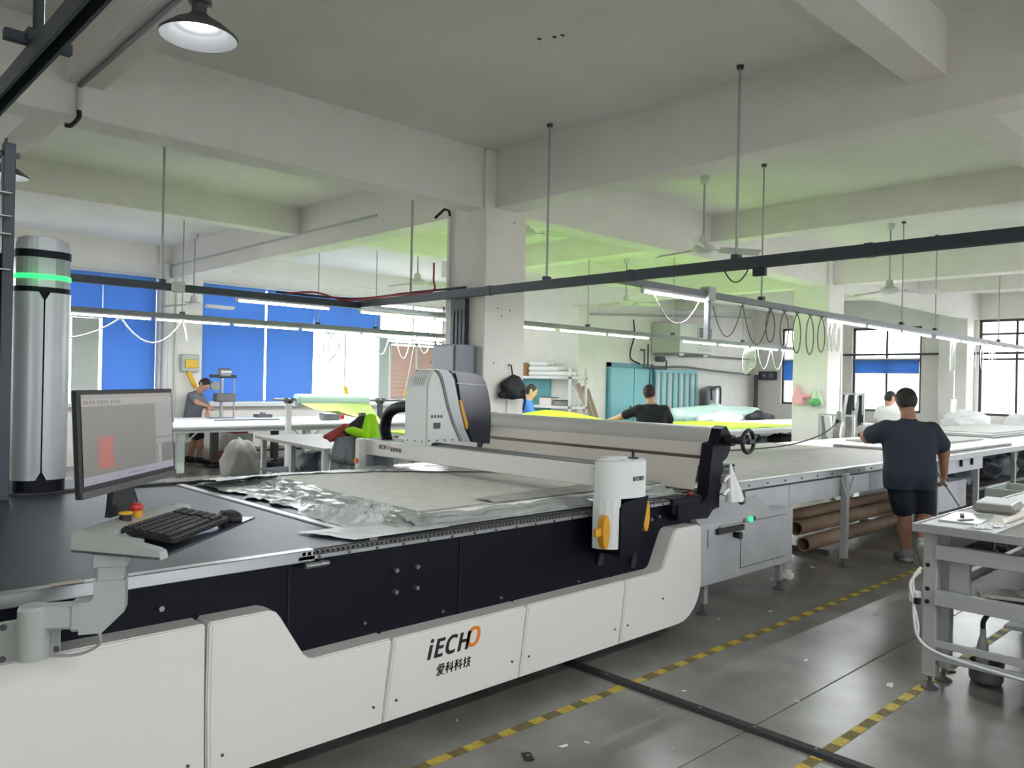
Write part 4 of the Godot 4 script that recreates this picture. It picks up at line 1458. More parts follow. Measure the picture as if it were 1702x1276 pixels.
	ring_at.call(2.318, 2.362, 0.308, M.navy, "upper_collar")
	ring_at.call(2.362, 2.405, 0.305, M.silver_paint, "cap")
	ring_at.call(2.405, 2.43, 0.285, M.silver_paint, "cap")
	ring_at.call(2.43, 2.445, 0.23, M.silver_paint, "cap")
	var gl := OmniLight3D.new()
	gl.name = "ring_glow"
	gl.light_color = c8(60, 255, 110)
	gl.light_energy = 0.004
	gl.omni_range = 20.0
	gl.omni_attenuation = 2.0
	gl.light_size = 0.05
	gl.shadow_enabled = true
	gl.position = tc + Vector3(-0.06, 2.2, 0.24)
	CUR.add_child(gl)
	thing("pedestal", "low dark pedestal under the silver tower", "pedestal", B(1.2, 0, 5.55))
	st = S()
	bx(st, -0.5, 2.0, 0.0, 0.9, 5.44, 5.9, 0.01)
	part("body", st, M.navy)
	st = S()
	bx(st, -0.5, 2.0, 0.9, 0.915, 5.44, 5.9, 0.004)
	part("top", st, M.rail_grey)
	# dark post with cables
	thing("cable_post", "dark square post with strapped cables left of the tower", "post", B(0.98, 0.9, 5.3))
	st = S()
	bx(st, 0.985, 1.045, 0.9, 2.92, 5.2, 5.26, 0.004)
	part("post", st, M.dark_metal)
	st = S()
	bx(st, 0.6, 0.99, 0.9, 2.3, 5.24, 5.3, 0.004)
	part("side_plate", st, M.dark_metal)
	st = S()
	bar(st, P(0.8, 2.86, 5.23), P(1.07, 2.86, 5.23), 0.02, 0.03)
	part("cross_bar", st, M.dark_metal)
	st = S()
	tube(st, smooth([P(0.82, 2.62, 5.22), P(0.9, 2.58, 5.2), P(0.945, 2.45, 5.19), P(0.95, 2.2, 5.19), P(0.95, 1.2, 5.19)]), 0.022, 8)
	part("cable_bundle", st, M.black)
	for h in [2.5, 2.63, 2.4, 2.2]:
		st = S()
		bx(st, 0.92, 1.022, h, h + 0.005, 5.165, 5.262)
		part("cable_tie", st, M.cable_white)

# ---------- console: swing arm, tray, monitor, keyboard, mouse ----------
func screen_picture() -> ImageTexture:
	var im := Image.create(720, 350, false, Image.FORMAT_RGB8)
	im.fill(c8(150, 147, 141))
	im.fill_rect(Rect2i(0, 0, 720, 46), c8(200, 192, 188))
	im.fill_rect(Rect2i(0, 0, 720, 16), c8(184, 176, 172))
	im.fill_rect(Rect2i(560, 46, 160, 304), c8(186, 186, 186))
	im.fill_rect(Rect2i(564, 200, 156, 6), c8(150, 148, 150))
	im.fill_rect(Rect2i(610, 232, 110, 86), c8(140, 136, 134))
	im.fill_rect(Rect2i(572, 236, 6, 80), c8(130, 130, 132))
	im.fill_rect(Rect2i(584, 240, 14, 74), c8(204, 204, 204))
	im.fill_rect(Rect2i(0, 318, 720, 32), c8(196, 190, 208))
	for k in 12:
		im.fill_rect(Rect2i(16 + k * 20 + (k / 4) * 14, 24, 11, 14), c8(128, 122, 124))
	for k in 9:
		im.fill_rect(Rect2i(320 + k * 15, 332, 9, 6), c8(110, 108, 122))
	im.fill_rect(Rect2i(238, 328, 10, 16), c8(160, 152, 190))
	for k in 14:
		im.fill_rect(Rect2i(12 + k * 60, 340, 6, 6), c8(150, 146, 170))
	# layout of cut pieces
	for y in range(170, 296):
		var w0 := 104 + int(3.0 * sin(y * 0.12))
		var w1 := 214 - int(12.0 * exp(-pow((y - 225) / 26.0, 2.0)))
		for x in range(w0, w1):
			var c := c8(224, 118, 104)
			if (x * 7 + y * 13) % 23 < 3 or (y % 18 < 2):
				c = c8(206, 140, 130)
			if (x - w0) % 17 == 0:
				c = c8(200, 100, 90)
			im.set_pixel(x, y, c)
	return ImageTexture.create_from_image(im)

func build_console() -> void:
	var e1 := Vector3(0.735, 0, -0.678)
	var e2 := Vector3(-0.52, 0, -0.854)
	var f0 := B(0.898, 1.06, 2.483)
	thing("console_arm", "pale grey jointed swing arm holding the keyboard tray", "swing arm", B(0.63, 0.7, 2.86))
	var st := S()
	bx(st, 0.555, 0.735, 0.71, 0.84, 2.885, 2.9, 0.004)
	bx(st, 0.6, 0.7, 0.72, 0.83, 2.83, 2.89, 0.004)
	part("mount_plate", st, M.arm_grey)
	for q in [[0.57, 0.725], [0.57, 0.825], [0.72, 0.725], [0.72, 0.825]]:
		st = S()
		cyl(st, P(q[0], q[1], 2.878), P(q[0], q[1], 2.888), 0.01, -1, 8)
		part("bolt", st, M.leg_dark)
	st = S()
	cyl(st, P(0.637, 0.735, 2.8), P(0.637, 0.815, 2.8), 0.043, -1, 24)
	part("lower_hub", st, M.arm_grey)
	st = S()
	lathe(st, P(0.637, 0.815, 2.8), [[0.0, 0.0], [0.046, 0.0], [0.046, 0.075], [0.04, 0.086], [0.0, 0.09]], 24)
	part("upper_hub", st, M.arm_grey)
	st = S()
	var ax := P(0.645, 0.862, 2.8)
	var bxp := P(0.745, 0.862, 2.755)
	bar(st, ax, bxp, 0.07, 0.075, Vector3.UP, 0.01)
	part("swing_beam", st, M.arm_grey)
	st = S()
	bar(st, P(0.73, 0.862, 2.762), P(0.765, 0.862, 2.746), 0.085, 0.09, Vector3.UP, 0.01)
	part("beam_collar", st, M.arm_grey)
	# elbow
	st = S()
	var along := (bxp - ax).normalized()
	var side := along.cross(Vector3.UP).normalized()
	slab(st, P(0.755, 0.808, 2.75) - side * 0.04, along, Vector3.UP, side, PackedVector2Array([Vector2(0, 0), Vector2(0.065, 0), Vector2(0.13, 0.065), Vector2(0.13, 0.165), Vector2(0.04, 0.165), Vector2(0.04, 0.11), Vector2(0.028, 0.1), Vector2(0, 0.1)]), 0.08)
	part("elbow", st, M.arm_grey)
	var pc := P(0.755, 0, 2.75) + along * 0.085
	st = S()
	box(st, pc + Vector3.UP * 0.995, Vector3(0.078, 0.06, 0.066), Basis(along, Vector3.UP, side), 0.006)
	part("post_neck", st, M.arm_grey)
	st = S()
	box(st, pc + Vector3.UP * 1.036, Vector3(0.1, 0.046, 0.08), Basis(along, Vector3.UP, side), 0.004)
	part("post_head", st, M.arm_grey)
	for q in [0.93, 0.965, 1.04]:
		st = S()
		cyl(st, pc + Vector3.UP * q - along * 0.04 - side * 0.042, pc + Vector3.UP * q - along * 0.04 - side * 0.049, 0.005, -1, 8)
		part("screw", st, M.leg_dark)
	st = S()
	tube(st, smooth([P(0.8, 0.815, 2.73), P(0.81, 0.76, 2.74), P(0.77, 0.72, 2.8), P(0.71, 0.712, 2.86), P(0.66, 0.725, 2.87)]), 0.005, 6)
	part("cable", st, M.leg_grey)
	# tray
	thing("keyboard_tray", "grey tray with raised rim and emergency stop button", "tray", f0 + e1 * 0.37 + e2 * 0.17)
	var o := f0 - ORG
	st = S()
	slab(st, o, e1, e2, Vector3.UP, PackedVector2Array([Vector2(0.0, 0.0), Vector2(0.75, 0.0), Vector2(0.70, 0.33), Vector2(0.0, 0.33)]), 0.008)
	part("base_plate", st, M.smoked)
	# left wedge: high at the back, low at the front
	st = S()
	slab(st, o, e2, Vector3.UP, e1, PackedVector2Array([Vector2(-0.005, 0.0), Vector2(0.33, 0.0), Vector2(0.33, 0.064), Vector2(0.3, 0.074), Vector2(0.02, 0.03), Vector2(0.0, 0.022)]), 0.045)
	part("left_rim", st, M.arm_grey)
	st = S()
	slab(st, o + e1 * 0.04, e2, Vector3.UP, e1, PackedVector2Array([Vector2(0.2, 0.0), Vector2(0.33, 0.0), Vector2(0.33, 0.064), Vector2(0.3, 0.074), Vector2(0.215, 0.06)]), 0.5)
	part("back_rim", st, M.arm_grey)
	st = S()
	slab(st, o + e1 * 0.54, e2, Vector3.UP, e1, PackedVector2Array([Vector2(0.24, 0.0), Vector2(0.3, 0.0), Vector2(0.3, 0.06), Vector2(0.25, 0.055)]), 0.12)
	part("end_rim", st, M.arm_grey)
	st = S()
	slab(st, o + e1 * 0.04, e1, e2, Vector3.UP, PackedVector2Array([Vector2(0.0, 0.2), Vector2(0.0, 0.08), Vector2(0.02, 0.14), Vector2(0.06, 0.19), Vector2(0.12, 0.2)]), 0.05)
	part("rim_fillet", st, M.arm_grey)
	for k in 5:
		st = S()
		cyl(st, o + e1 * (0.16 + k * 0.045) + e2 * 0.225 + Vector3.UP * 0.058, o + e1 * (0.16 + k * 0.045) + e2 * 0.225 + Vector3.UP * 0.064, 0.011, -1, 12)
		part("button", st, M.yellow)
	var es := o + e1 * 0.29 + e2 * 0.27 + Vector3.UP * 0.07
	st = S()
	lathe(st, es, [[0.0, -0.02], [0.02, -0.02], [0.02, 0.02], [0.0, 0.02]], 20)
	part("stop_base", st, M.amber)
	st = S()
	lathe(st, es, [[0.012, 0.018], [0.02, 0.022], [0.022, 0.03], [0.021, 0.04], [0.016, 0.046], [0.0, 0.047]], 20)
	part("stop_button", st, M.red)
	es = o + e1 * 0.22 + e2 * 0.27 + Vector3.UP * 0.07
	st = S()
	lathe(st, es, [[0.0, -0.02], [0.02, -0.02], [0.02, 0.018], [0.0, 0.018]], 20)
	part("switch_body", st, M.black)
	st = S()
	lathe(st, es, [[0.021, 0.018], [0.023, 0.022], [0.018, 0.027], [0.0, 0.029]], 20)
	part("switch_ring", st, M.yellow)
	# keyboard
	var kb := o + ORG + e1 * 0.14 + e2 * 0.03 + Vector3.UP * 0.02
	thing("keyboard", "black keyboard lying on the tray", "keyboard", kb + e1 * 0.21 + e2 * 0.09)
	var k0 := kb - ORG
	var kx := Vector3(-e1.z, 0, e1.x)
	kx = kx if kx.dot(e2) > 0 else -kx
	var ku := (kx + Vector3.UP * 0.16).normalized()
	var kn := e1.cross(ku).normalized()
	if kn.y < 0:
		kn = -kn
	st = S()
	slab(st, k0, e1, ku, kn, PackedVector2Array([Vector2(0.008, 0.0), Vector2(0.422, 0.0), Vector2(0.43, 0.008), Vector2(0.43, 0.178), Vector2(0.42, 0.185), Vector2(0.01, 0.185), Vector2(0.0, 0.178), Vector2(0.0, 0.008)]), 0.016)
	part("case", st, M.black)
	for r in 6:
		for c in 19:
			if r == 0 and c > 3 and c < 9:
				if c != 4:
					continue
			if c == 14 or c == 15 and r == 2:
				continue
			st = S()
			var w := 0.0175 + (0.0215 * 4.0 if r == 0 and c == 4 else 0.0)
			var cc := k0 + e1 * (0.0145 + c * 0.0215 + (w - 0.0175) / 2 + 0.002) + ku * (0.032 + r * 0.027) + kn * 0.019
			box(st, cc, Vector3(w, 0.021, 0.008), Basis(e1, ku, kn), 0.002)
			part("key", st, M.key_black)
	# mouse
	var mc := f0 + e1 * 0.63 + e2 * 0.06 + Vector3.UP * 0.008
	thing("mouse", "black computer mouse at the end of the tray", "mouse", mc)
	st = S()
	var bones := [[Vector3(0, 0.012, 0) - e2 * 0.028, Vector3(0, 0.012, 0) + e2 * 0.028, 0.026, 0.022], [e1 * 0.008 + Vector3(0, 0.014, 0), -e1 * 0.008 + Vector3(0, 0.014, 0), 0.029, 0.029]]
	flesh(st, bones, 0.02, 0.004, [[Vector3.DOWN, Vector3(0, 0.001, 0)]])
	part("shell", st, M.black)
	st = S()
	cyl(st, e2 * 0.03 + Vector3.UP * 0.032 - e1 * 0.004, e2 * 0.03 + Vector3.UP * 0.032 + e1 * 0.004, 0.009, -1, 12)
	part("wheel", st, M.leg_dark)
	# monitor
	thing("monitor", "wide black computer monitor showing a cutting layout", "monitor", f0 + e1 * 0.36 + e2 * 0.33 + Vector3.UP * 0.06)
	var lt := B(0.7275, 1.5725, 2.733) - ORG    # top left corner of the front
	var dirw := (B(1.194, 1.573, 3.228) - B(0.7075, 1.5725, 2.725)).normalized()
	var up := (Vector3.UP + dirw.cross(Vector3.UP).normalized() * -0.05).normalized()
	var nrm := dirw.cross(up).normalized()
	up = (Vector3.UP + nrm * -0.06).normalized()
	nrm = dirw.cross(up).normalized()
	var W := 0.68
	var H := 0.345
	var cen := lt + dirw * W / 2 - up * H / 2
	var bs := Basis(dirw, up, nrm)
	st = S()
	box(st, cen - nrm * 0.012, Vector3(W, H, 0.022), bs, 0.004)
	part("case", st, M.black)
	st = S()
	box(st, cen - nrm * 0.034, Vector3(W * 0.5, H * 0.5, 0.024), bs, 0.01)
	part("back_cover", st, M.black)
	var sm := StandardMaterial3D.new()
	sm.albedo_color = c8(60, 60, 60)
	sm.roughness = 0.3
	sm.emission_enabled = true
	sm.emission = Color.BLACK
	sm.emission_texture = screen_picture()
	sm.emission_energy_multiplier = SCREEN
	st = S()
	var sw := W - 0.03
	var shh := H - 0.055
	var so := cen + up * 0.012 + nrm * 0.0012
	var a := so - dirw * sw / 2 + up * shh / 2
	var b := so + dirw * sw / 2 + up * shh / 2
	var c := so + dirw * sw / 2 - up * shh / 2
	var d := so - dirw * sw / 2 - up * shh / 2
	tri(st, a, b, c, nrm, nrm, nrm, Vector2(0, 0), Vector2(1, 0), Vector2(1, 1))
	tri(st, a, c, d, nrm, nrm, nrm, Vector2(0, 0), Vector2(1, 1), Vector2(0, 1))
	part("screen", st, sm)
	st = S()
	box(st, cen - up * (H / 2 - 0.012) + nrm * 0.002, Vector3(W, 0.024, 0.006), bs, 0.001)
	part("lower_bezel", st, M.leg_dark)
	var foot := f0 + e1 * 0.30 + e2 * 0.34 + Vector3.UP * 0.072 - ORG
	var neck := cen - up * (H / 2 - 0.07) - nrm * 0.05
	st = S()
	var nd := (neck - foot).normalized()
	slab(st, foot - e2 * 0.012, e1, (Vector3.UP + e2 * 0.05).normalized(), e2, PackedVector2Array([Vector2(-0.085, 0.0), Vector2(0.075, 0.0), Vector2(0.06, 0.1), Vector2(0.05, 0.24), Vector2(-0.05, 0.24), Vector2(-0.06, 0.1)]), 0.024)
	part("stand", st, M.black)
	for k in 2:
		st = S()
		tube(st, smooth([neck + e1 * (0.05 + 0.02 * k), neck + e1 * (0.07 + 0.02 * k) - Vector3.UP * 0.08, foot + e1 * (0.07 + 0.03 * k) + Vector3.UP * 0.03, foot + e1 * (0.1 - 0.02 * k)]), 0.005, 6)
		part("cable", st, M.cable_dark)

const SCREEN := 0.35

# ---------- fabric lay-up under film on the cutting bed ----------
func build_layup() -> void:
	var h0 := 0.897
	thing("fabric_stack", "white fabric lay-up under clear film on the cutting bed", "fabric", B(3.6, h0, 4.3))
	var st := S()
	# top sheet
	var f := func(s: float, t: float) -> Vector3:
		var a := lerpf(2.42, 4.56, s)
		var b := lerpf(3.24, 5.12, t)
		a += (0.03 + 0.16 * t * t) * (1.0 - s)
		return P(a, 0.949 + 0.004 * nz.get_noise_2d(a * 300.0, b * 300.0), b)
	sheet(st, 40, 36, f, 0.05)
	part("stack", st, M.paper_white)
	# film skirt sloping from the stack to the bed along front and left
	st = S()
	f = func(s: float, t: float) -> Vector3:
		var a := lerpf(2.36, 4.56, s)
		var b := lerpf(3.27, 3.09, t)
		var w := nz.get_noise_2d(a * 140.0, t * 120.0)
		return P(a + 0.02 * w, lerpf(0.956, h0 + 0.003, pow(t, 0.7)) + 0.012 * sin(t * PI) * sin(t * 14.0 + 4.0 * w), b + 0.012 * w)
	sheet(st, 90, 16, f, 0.001)
	part("front_film", st, M.film)
	st = S()
	f = func(s: float, t: float) -> Vector3:
		var b := lerpf(3.12, 5.2, s)
		var edge := 2.47 + 0.16 * s * s
		var a := lerpf(edge, edge - 0.24, t)
		var w := nz.get_noise_2d(b * 140.0, t * 160.0)
		return P(a + 0.03 * w, lerpf(0.957, h0 + 0.003, pow(t, 0.6)) + 0.014 * sin(t * PI) * sin(t * 15.0 + 5.0 * w), b)
	sheet(st, 80, 18, f, 0.001)
	part("side_film", st, M.film)
	# grey film strip lying on top of the stack towards the bridge
	st = S()
	f = func(s: float, t: float) -> Vector3:
		var a := lerpf(3.3, 4.56, s)
		var b := lerpf(4.92 - 0.9 * s, 5.2, t) if true else 0.0
		return P(a, 0.958 + 0.006 * absf(nz.get_noise_2d(a * 250.0, b * 220.0)), b)
	sheet(st, 40, 14, f, 0.001)
	part("top_film", st, M.film)
	st = S()
	f = func(s: float, t: float) -> Vector3:
		var a := lerpf(3.0, 4.56, s)
		var b := lerpf(3.25, 3.44 + 0.1 * s, t)
		return P(a, 0.958 + 0.008 * absf(nz.get_noise_2d(a * 160.0, b * 420.0)), b)
	sheet(st, 50, 10, f, 0.001)
	part("top_film", st, M.film)
	# crumpled film heap at the left edge
	thing("plastic_film", "crumpled clear plastic film bunched beside the lay-up", "film", B(2.3, h0, 3.6))
	var bumps := [[2.27, 3.5, 0.16, 0.07], [2.36, 3.62, 0.12, 0.075], [2.2, 3.72, 0.1, 0.05], [2.44, 3.5, 0.11, 0.06], [2.3, 3.36, 0.1, 0.04]]
	st = S()
	f = func(s: float, t: float) -> Vector3:
		var a := lerpf(2.1, 2.58, s)
		var b := lerpf(3.3, 3.86, t)
		var h := 0.0
		for q in bumps:
			h += 0.75 * q[3] * exp(-(pow((a - q[0]) / q[2], 2) + pow((b - q[1]) / q[2], 2)) * 2.2)
		var w := nz.get_noise_2d(a * 300.0 + 50.0, b * 300.0)
		var w2 := 1.0 - absf(nz.get_noise_2d(a * 520.0 + 160.0 * w, b * 330.0 + 90.0)) * 2.2
		var ed := minf(minf(s, 1.0 - s), minf(t, 1.0 - t)) * 6.0
		return P(a + 0.03 * w, h0 + 0.006 + (h * (0.75 + 0.5 * w2) + 0.03 * absf(w)) * minf(1.0, ed), b + 0.03 * nz.get_noise_2d(b * 380.0, a * 380.0))
	sheet(st, 70, 80, f, 0.001)
	part("crumple", st, M.film_clear)
	# loose flat film along the left, torn edge
	thing("plastic_film", "flat torn plastic film with scalloped edge along the bright strip", "film", B(2.3, h0, 4.6))
	st = S()
	f = func(s: float, t: float) -> Vector3:
		var b := lerpf(3.5, 5.34, s)
		var a0 := 2.12 + 0.07 * absf(sin(b * 9.0)) + 0.05 * nz.get_noise_1d(b * 200.0)
		var a := lerpf(a0, 2.75, t)
		var w := absf(nz.get_noise_2d(a * 220.0, b * 220.0))
		return P(a, h0 + 0.004 + 0.075 * w * sin(t * PI * 0.5 + 0.4) * (0.4 + 0.6 * sin(s * PI)), b)
	sheet(st, 100, 26, f, 0.001)
	part("sheet", st, M.film)
	thing("plastic_film", "flat pale film flap hanging at the front corner of the bed", "film", B(2.0, h0, 3.2))
	st = S()
	f = func(s: float, t: float) -> Vector3:
		var a := lerpf(1.83 + 0.12 * (1.0 - t), 2.5, s)
		var b := lerpf(3.045, 3.36 - 0.05 * s, t)
		return P(a, h0 + 0.011 + 0.016 * absf(nz.get_noise_2d(a * 160.0 + 9.0, b * 160.0)) * sin(t * PI), b)
	sheet(st, 40, 22, f, 0.001)
	part("sheet", st, M.film_clear)
	thing("plastic_film", "long pale film strip along the back edge of the bed", "film", B(3.0, h0, 5.2))
	st = S()
	f = func(s: float, t: float) -> Vector3:
		var a := lerpf(2.15, 4.5, s)
		var b := lerpf(4.98 + 0.08 * sin(s * 8.0), 5.36, t)
		return P(a, 0.955 - 0.04 * t * t + 0.018 * absf(nz.get_noise_2d(a * 180.0, b * 260.0)), b)
	sheet(st, 80, 14, f, 0.001)
	part("sheet", st, M.film_clear)
	# grey scrap of card on the front profile
	thing("card_scrap", "small folded card on the front edge of the machine", "card", B(0.78, 0.904, 3.0))
	st = S()
	box(st, P(0.78, 0.909, 3.0), Vector3(0.1, 0.004, 0.03), Basis(Vector3.UP, 0.05), 0.001)
	part("card", st, M.wood)

# ---------- feed table at the end of the machine ----------
func foot_leg(a: float, b: float, h1: float, w: float, m: Material, called := "leg") -> MeshInstance3D:
	var st := S()
	bx(st, a - w / 2, a + w / 2, 0.075, h1, b - w / 2, b + w / 2, 0.004)
	var l := part(called, st, m)
	st = S()
	lathe(st, P(a, 0, b), [[0.0, 0.0], [0.045, 0.0], [0.045, 0.008], [0.02, 0.022], [0.011, 0.026], [0.011, 0.08], [0.0, 0.08]], 16)
	part("foot", st, M.leg_dark, l)
	return l

func v_brace(a: float, b: float, h0: float, h1: float, w: float, m: Material) -> void:
	for s in [-1.0, 1.0]:
		var st := S()
		bar(st, P(a, h0, b), P(a + s * w, h1, b), 0.012, 0.022, Vector3.RIGHT)
		part("brace", st, m)

func build_feed_table() -> void:
	thing("feed_table", "long grey topped feed table with pale skirt panels", "table", B(7.4, 0, 4.2))
	var st := S()
	bx(st, 4.93, 9.98, 0.865, 0.9, 3.24, 5.35, 0.004)
	part("table_top", st, M.felt)
	st = S()
	bx(st, 4.9, 9.98, 0.84, 0.903, 3.17, 3.24, 0.005)
	part("edge_profile", st, M.aluminium)
	st = S()
	bx(st, 4.9, 9.98, 0.826, 0.842, 3.18, 3.23)
	part("edge_groove", st, M.black)
	for q in [[5.5, 6.35], [6.6, 7.2], [7.5, 7.62], [8.2, 9.7]]:
		st = S()
		bx(st, q[0], q[1], 0.903, 0.9045, 3.18, 3.232)
		part("edge_tape", st, M.table_white)
	for q in [[4.9, 6.3], [6.305, 7.95], [7.955, 9.6]]:
		st = S()
		bx(st, q[0], q[1] - 0.003, 0.645, 0.826, 3.2, 3.215, 0.002)
		part("skirt_panel", st, M.skirt)
	for k in 16:
		st = S()
		cyl(st, P(5.3 + k * 0.29, 0.87, 3.163), P(5.3 + k * 0.29, 0.87, 3.172), 0.008, -1, 8)
		part("profile_bolt", st, M.leg_dark)
	# cabinet
	st = S()
	bx(st, 4.74, 6.08, 0.235, 0.675, 3.05, 3.75, 0.006)
	var cb := part("cabinet", st, M.skirt)
	st = S()
	slab(st, P(4.74, 0.67, 3.05), Vector3.FORWARD, Vector3.UP, Vector3.RIGHT, PackedVector2Array([Vector2(0, 0), Vector2(0.6, 0), Vector2(0.6, 0.11), Vector2(0.15, 0.11)]), 1.0)
	part("sloped_hood", st, M.skirt)
	st = S()
	bx(st, 5.272, 5.276, 0.30, 0.63, 3.046, 3.052)
	bx(st, 5.272, 5.95, 0.296, 0.3, 3.046, 3.052)
	bx(st, 5.272, 5.95, 0.628, 0.632, 3.046, 3.052)
	bx(st, 4.83, 4.834, 0.5, 0.63, 3.046, 3.052)
	part("door_gap", st, M.leg_dark, cb)
	st = S()
	bx(st, 4.93, 5.28, 0.585, 0.625, 3.02, 3.05, 0.004)
	part("handle_rail", st, M.black, cb)
	st = S()
	bx(st, 4.97, 5.27, 0.626, 0.64, 3.03, 3.052, 0.002)
	part("handle_cover", st, M.leg_grey, cb)
	st = S()
	cyl(st, P(5.18, 0.555, 3.05), P(5.18, 0.555, 2.99), 0.02, 0.026, 14)
	part("knob", st, M.black, cb)
	st = S()
	cyl(st, P(5.32, 0.645, 3.05), P(5.32, 0.645, 3.035), 0.017, -1, 14)
	part("switch", st, M.steel, cb)
	st = S()
	cyl(st, P(5.40, 0.647, 3.05), P(5.40, 0.647, 3.03), 0.02, -1, 14)
	part("green_lamp", st, M.lamp_green_small, cb)
	st = S()
	cyl(st, P(5.455, 0.648, 3.05), P(5.455, 0.648, 3.038), 0.014, -1, 14)
	part("button", st, M.black, cb)
	foot_leg(4.93, 3.14, 0.24, 0.05, M.leg_grey)
	foot_leg(6.03, 3.14, 0.24, 0.05, M.leg_grey)
	for q in [[7.3, 3.16], [9.3, 3.3], [6.1, 5.2], [7.3, 5.2], [9.3, 5.2]]:
		foot_leg(q[0], q[1], 0.86, 0.06, M.leg_grey)
	v_brace(7.3, 3.14, 0.62, 0.82, 0.13, M.leg_grey)
	for a in [5.02, 5.42, 8.6]:
		st = S()
		bx(st, a, a + 0.035, 0.74, 0.83, 3.13, 3.18, 0.004)
		part("clamp_hook", st, M.black)
		st = S()
		bar(st, P(a + 0.07, 0.83, 3.15), P(a + 0.085, 0.7, 3.15), 0.02, 0.012)
		part("clamp_lever", st, M.leg_grey)
	for a in [7.6, 9.9]:
		st = S()
		bx(st, a, a + 0.05, 0.0, 0.05, 3.45, 4.1)
		part("bearer", st, M.leg_dark)
	# cardboard tubes lying under it
	for q in [["lowest brown cardboard tube under the feed table", 0.12, 3.6], ["middle brown cardboard tube under the feed table", 0.265, 3.68], ["topmost brown cardboard tube under the feed table, behind the others", 0.33, 3.85]]:
		thing("cardboard_tube", q[0], "tube", B(8.8, q[1] - 0.07, q[2]), "cardboard tubes under the feed table")
		st = S()
		lathe(st, P(7.4, q[1], q[2]), [[0.058, 0.0], [0.072, 0.0], [0.072, 2.62], [0.058, 2.62], [0.058, 0.0]], 24, Vector3.RIGHT)
		part("wall", st, M.kraft)
	# cloth bag on the cradle
	thing("cloth_bag", "white cloth bag hung on the navy cradle arm", "bag", B(4.93, 0.84, 2.9))
	st = S()
	var f := func(s: float, t: float) -> Vector3:
		var w := 0.012 + 0.13 * pow(t, 1.4) * (1.0 - 0.25 * maxf(0.0, t - 0.7) * 3.0)
		var q := TAU * s
		return P(4.86 + 0.07 * t + cos(q) * w * 0.75, 1.1 - 0.26 * t, 2.9 + sin(q) * w * 0.4 + 0.01 * sin(q * 5.0) * t)
	sheet(st, 28, 12, f, 0.003)
	part("pouch", st, M.cloth_white)
	st = S()
	tube(st, [P(4.85, 1.02, 2.9), P(4.8, 1.0, 2.9), P(4.79, 0.98, 2.9)], 0.012, 6)
	tube(st, [P(4.86, 0.93, 2.9), P(4.8, 0.91, 2.9), P(4.785, 0.89, 2.9)], 0.014, 6)
	part("handle", st, M.cloth_white)
	# folded striped cloths on the table
	for k in 5:
		thing("folded_cloth", "folded striped cloth in the small pile beside the cloth bag, %s" % ["lowest", "second from below", "middle", "second from above", "topmost, black edged"][k], "cloth", B(5.45, 0.903 + k * 0.024, 3.42), "small pile of folded cloths")
		st = S()
		bx(st, 5.26, 5.64, 0.904 + k * 0.024, 0.926 + k * 0.024, 3.32, 3.56, 0.008)
		part("cloth", st, [M.striped, M.bag_grey, M.striped, M.grey_cloth, M.black][k])
	# wire across the table
	cable("black flex from the column socket lying across the feed table", smooth([B(10.0, 1.24, 4.42), B(9.6, 1.08, 4.45), B(9.1, 0.96, 4.6), B(8.5, 0.912, 4.8), B(7.8, 0.91, 4.95)]), 0.008, M.cable_dark)
	# next table, with stacks
	thing("work_table", "pale work table continuing behind the walking man", "table", B(14, 0, 4.2))
	st = S()
	bx(st, 10.0, 19.0, 0.85, 0.89, 3.2, 5.35, 0.004)
	part("table_top", st, M.table_white)
	st = S()
	bx(st, 10.0, 19.0, 0.82, 0.892, 3.15, 3.2, 0.004)
	part("edge_profile", st, M.aluminium)
	for a in [10.1, 11.6, 13.3, 15.2, 17.2, 18.9]:
		foot_leg(a, 3.3, 0.85, 0.06, M.leg_grey)
		foot_leg(a, 5.2, 0.85, 0.06, M.leg_grey)
		v_brace(a, 3.28, 0.6, 0.82, 0.16, M.leg_grey)
	st = S()
	bx(st, 10.15, 11.5, 0.66, 0.82, 3.2, 3.215, 0.002)
	part("skirt_panel", st, M.skirt)
	st = S()
	bx(st, 10.1, 11.55, 0.14, 0.5, 3.4, 4.2, 0.008)
	part("lower_cabinet", st, M.skirt)
	for a in [10.6, 11.0]:
		st = S()
		bx(st, a, a + 0.03, 0.73, 0.82, 3.17, 3.2, 0.003)
		part("clamp_hook", st, M.black)
	st = S()
	bx(st, 11.8, 18.9, 0.3, 0.34, 3.4, 5.2)
	part("lower_shelf", st, M.leg_dark)
	for k in 6:
		var a := 12.2 + k * 1.1
		thing("parts_bundle", "dark bundle on the low shelf of the pale work table, %s" % ["nearest the cabinet", "second from the cabinet", "third from the cabinet", "fourth from the cabinet", "fifth from the cabinet", "farthest from the cabinet"][k], "bundle", B(a, 0.34, 4.0), "bundles under the pale work table")
		st = S()
		blob(st, P(a, 0.46, 3.8), Vector3(0.4, 0.2, 0.3), 12, 0.3, k, true)
		part("cloth", st, [M.bag_dark, M.bag_black, M.grey_cloth][k % 3])
	var lay := [["thin pale sheet stack lying across the start of the pale work table", 10.0, 12.9, 3.22, 4.5, 0.892, 0.05], ["upper pale sheet stack on the work table, shifted towards the window", 10.6, 13.0, 3.6, 4.6, 0.944, 0.025], ["white board stack at the back of the work table before the end window", 14.5, 18.6, 3.9, 5.2, 0.892, 0.1]]
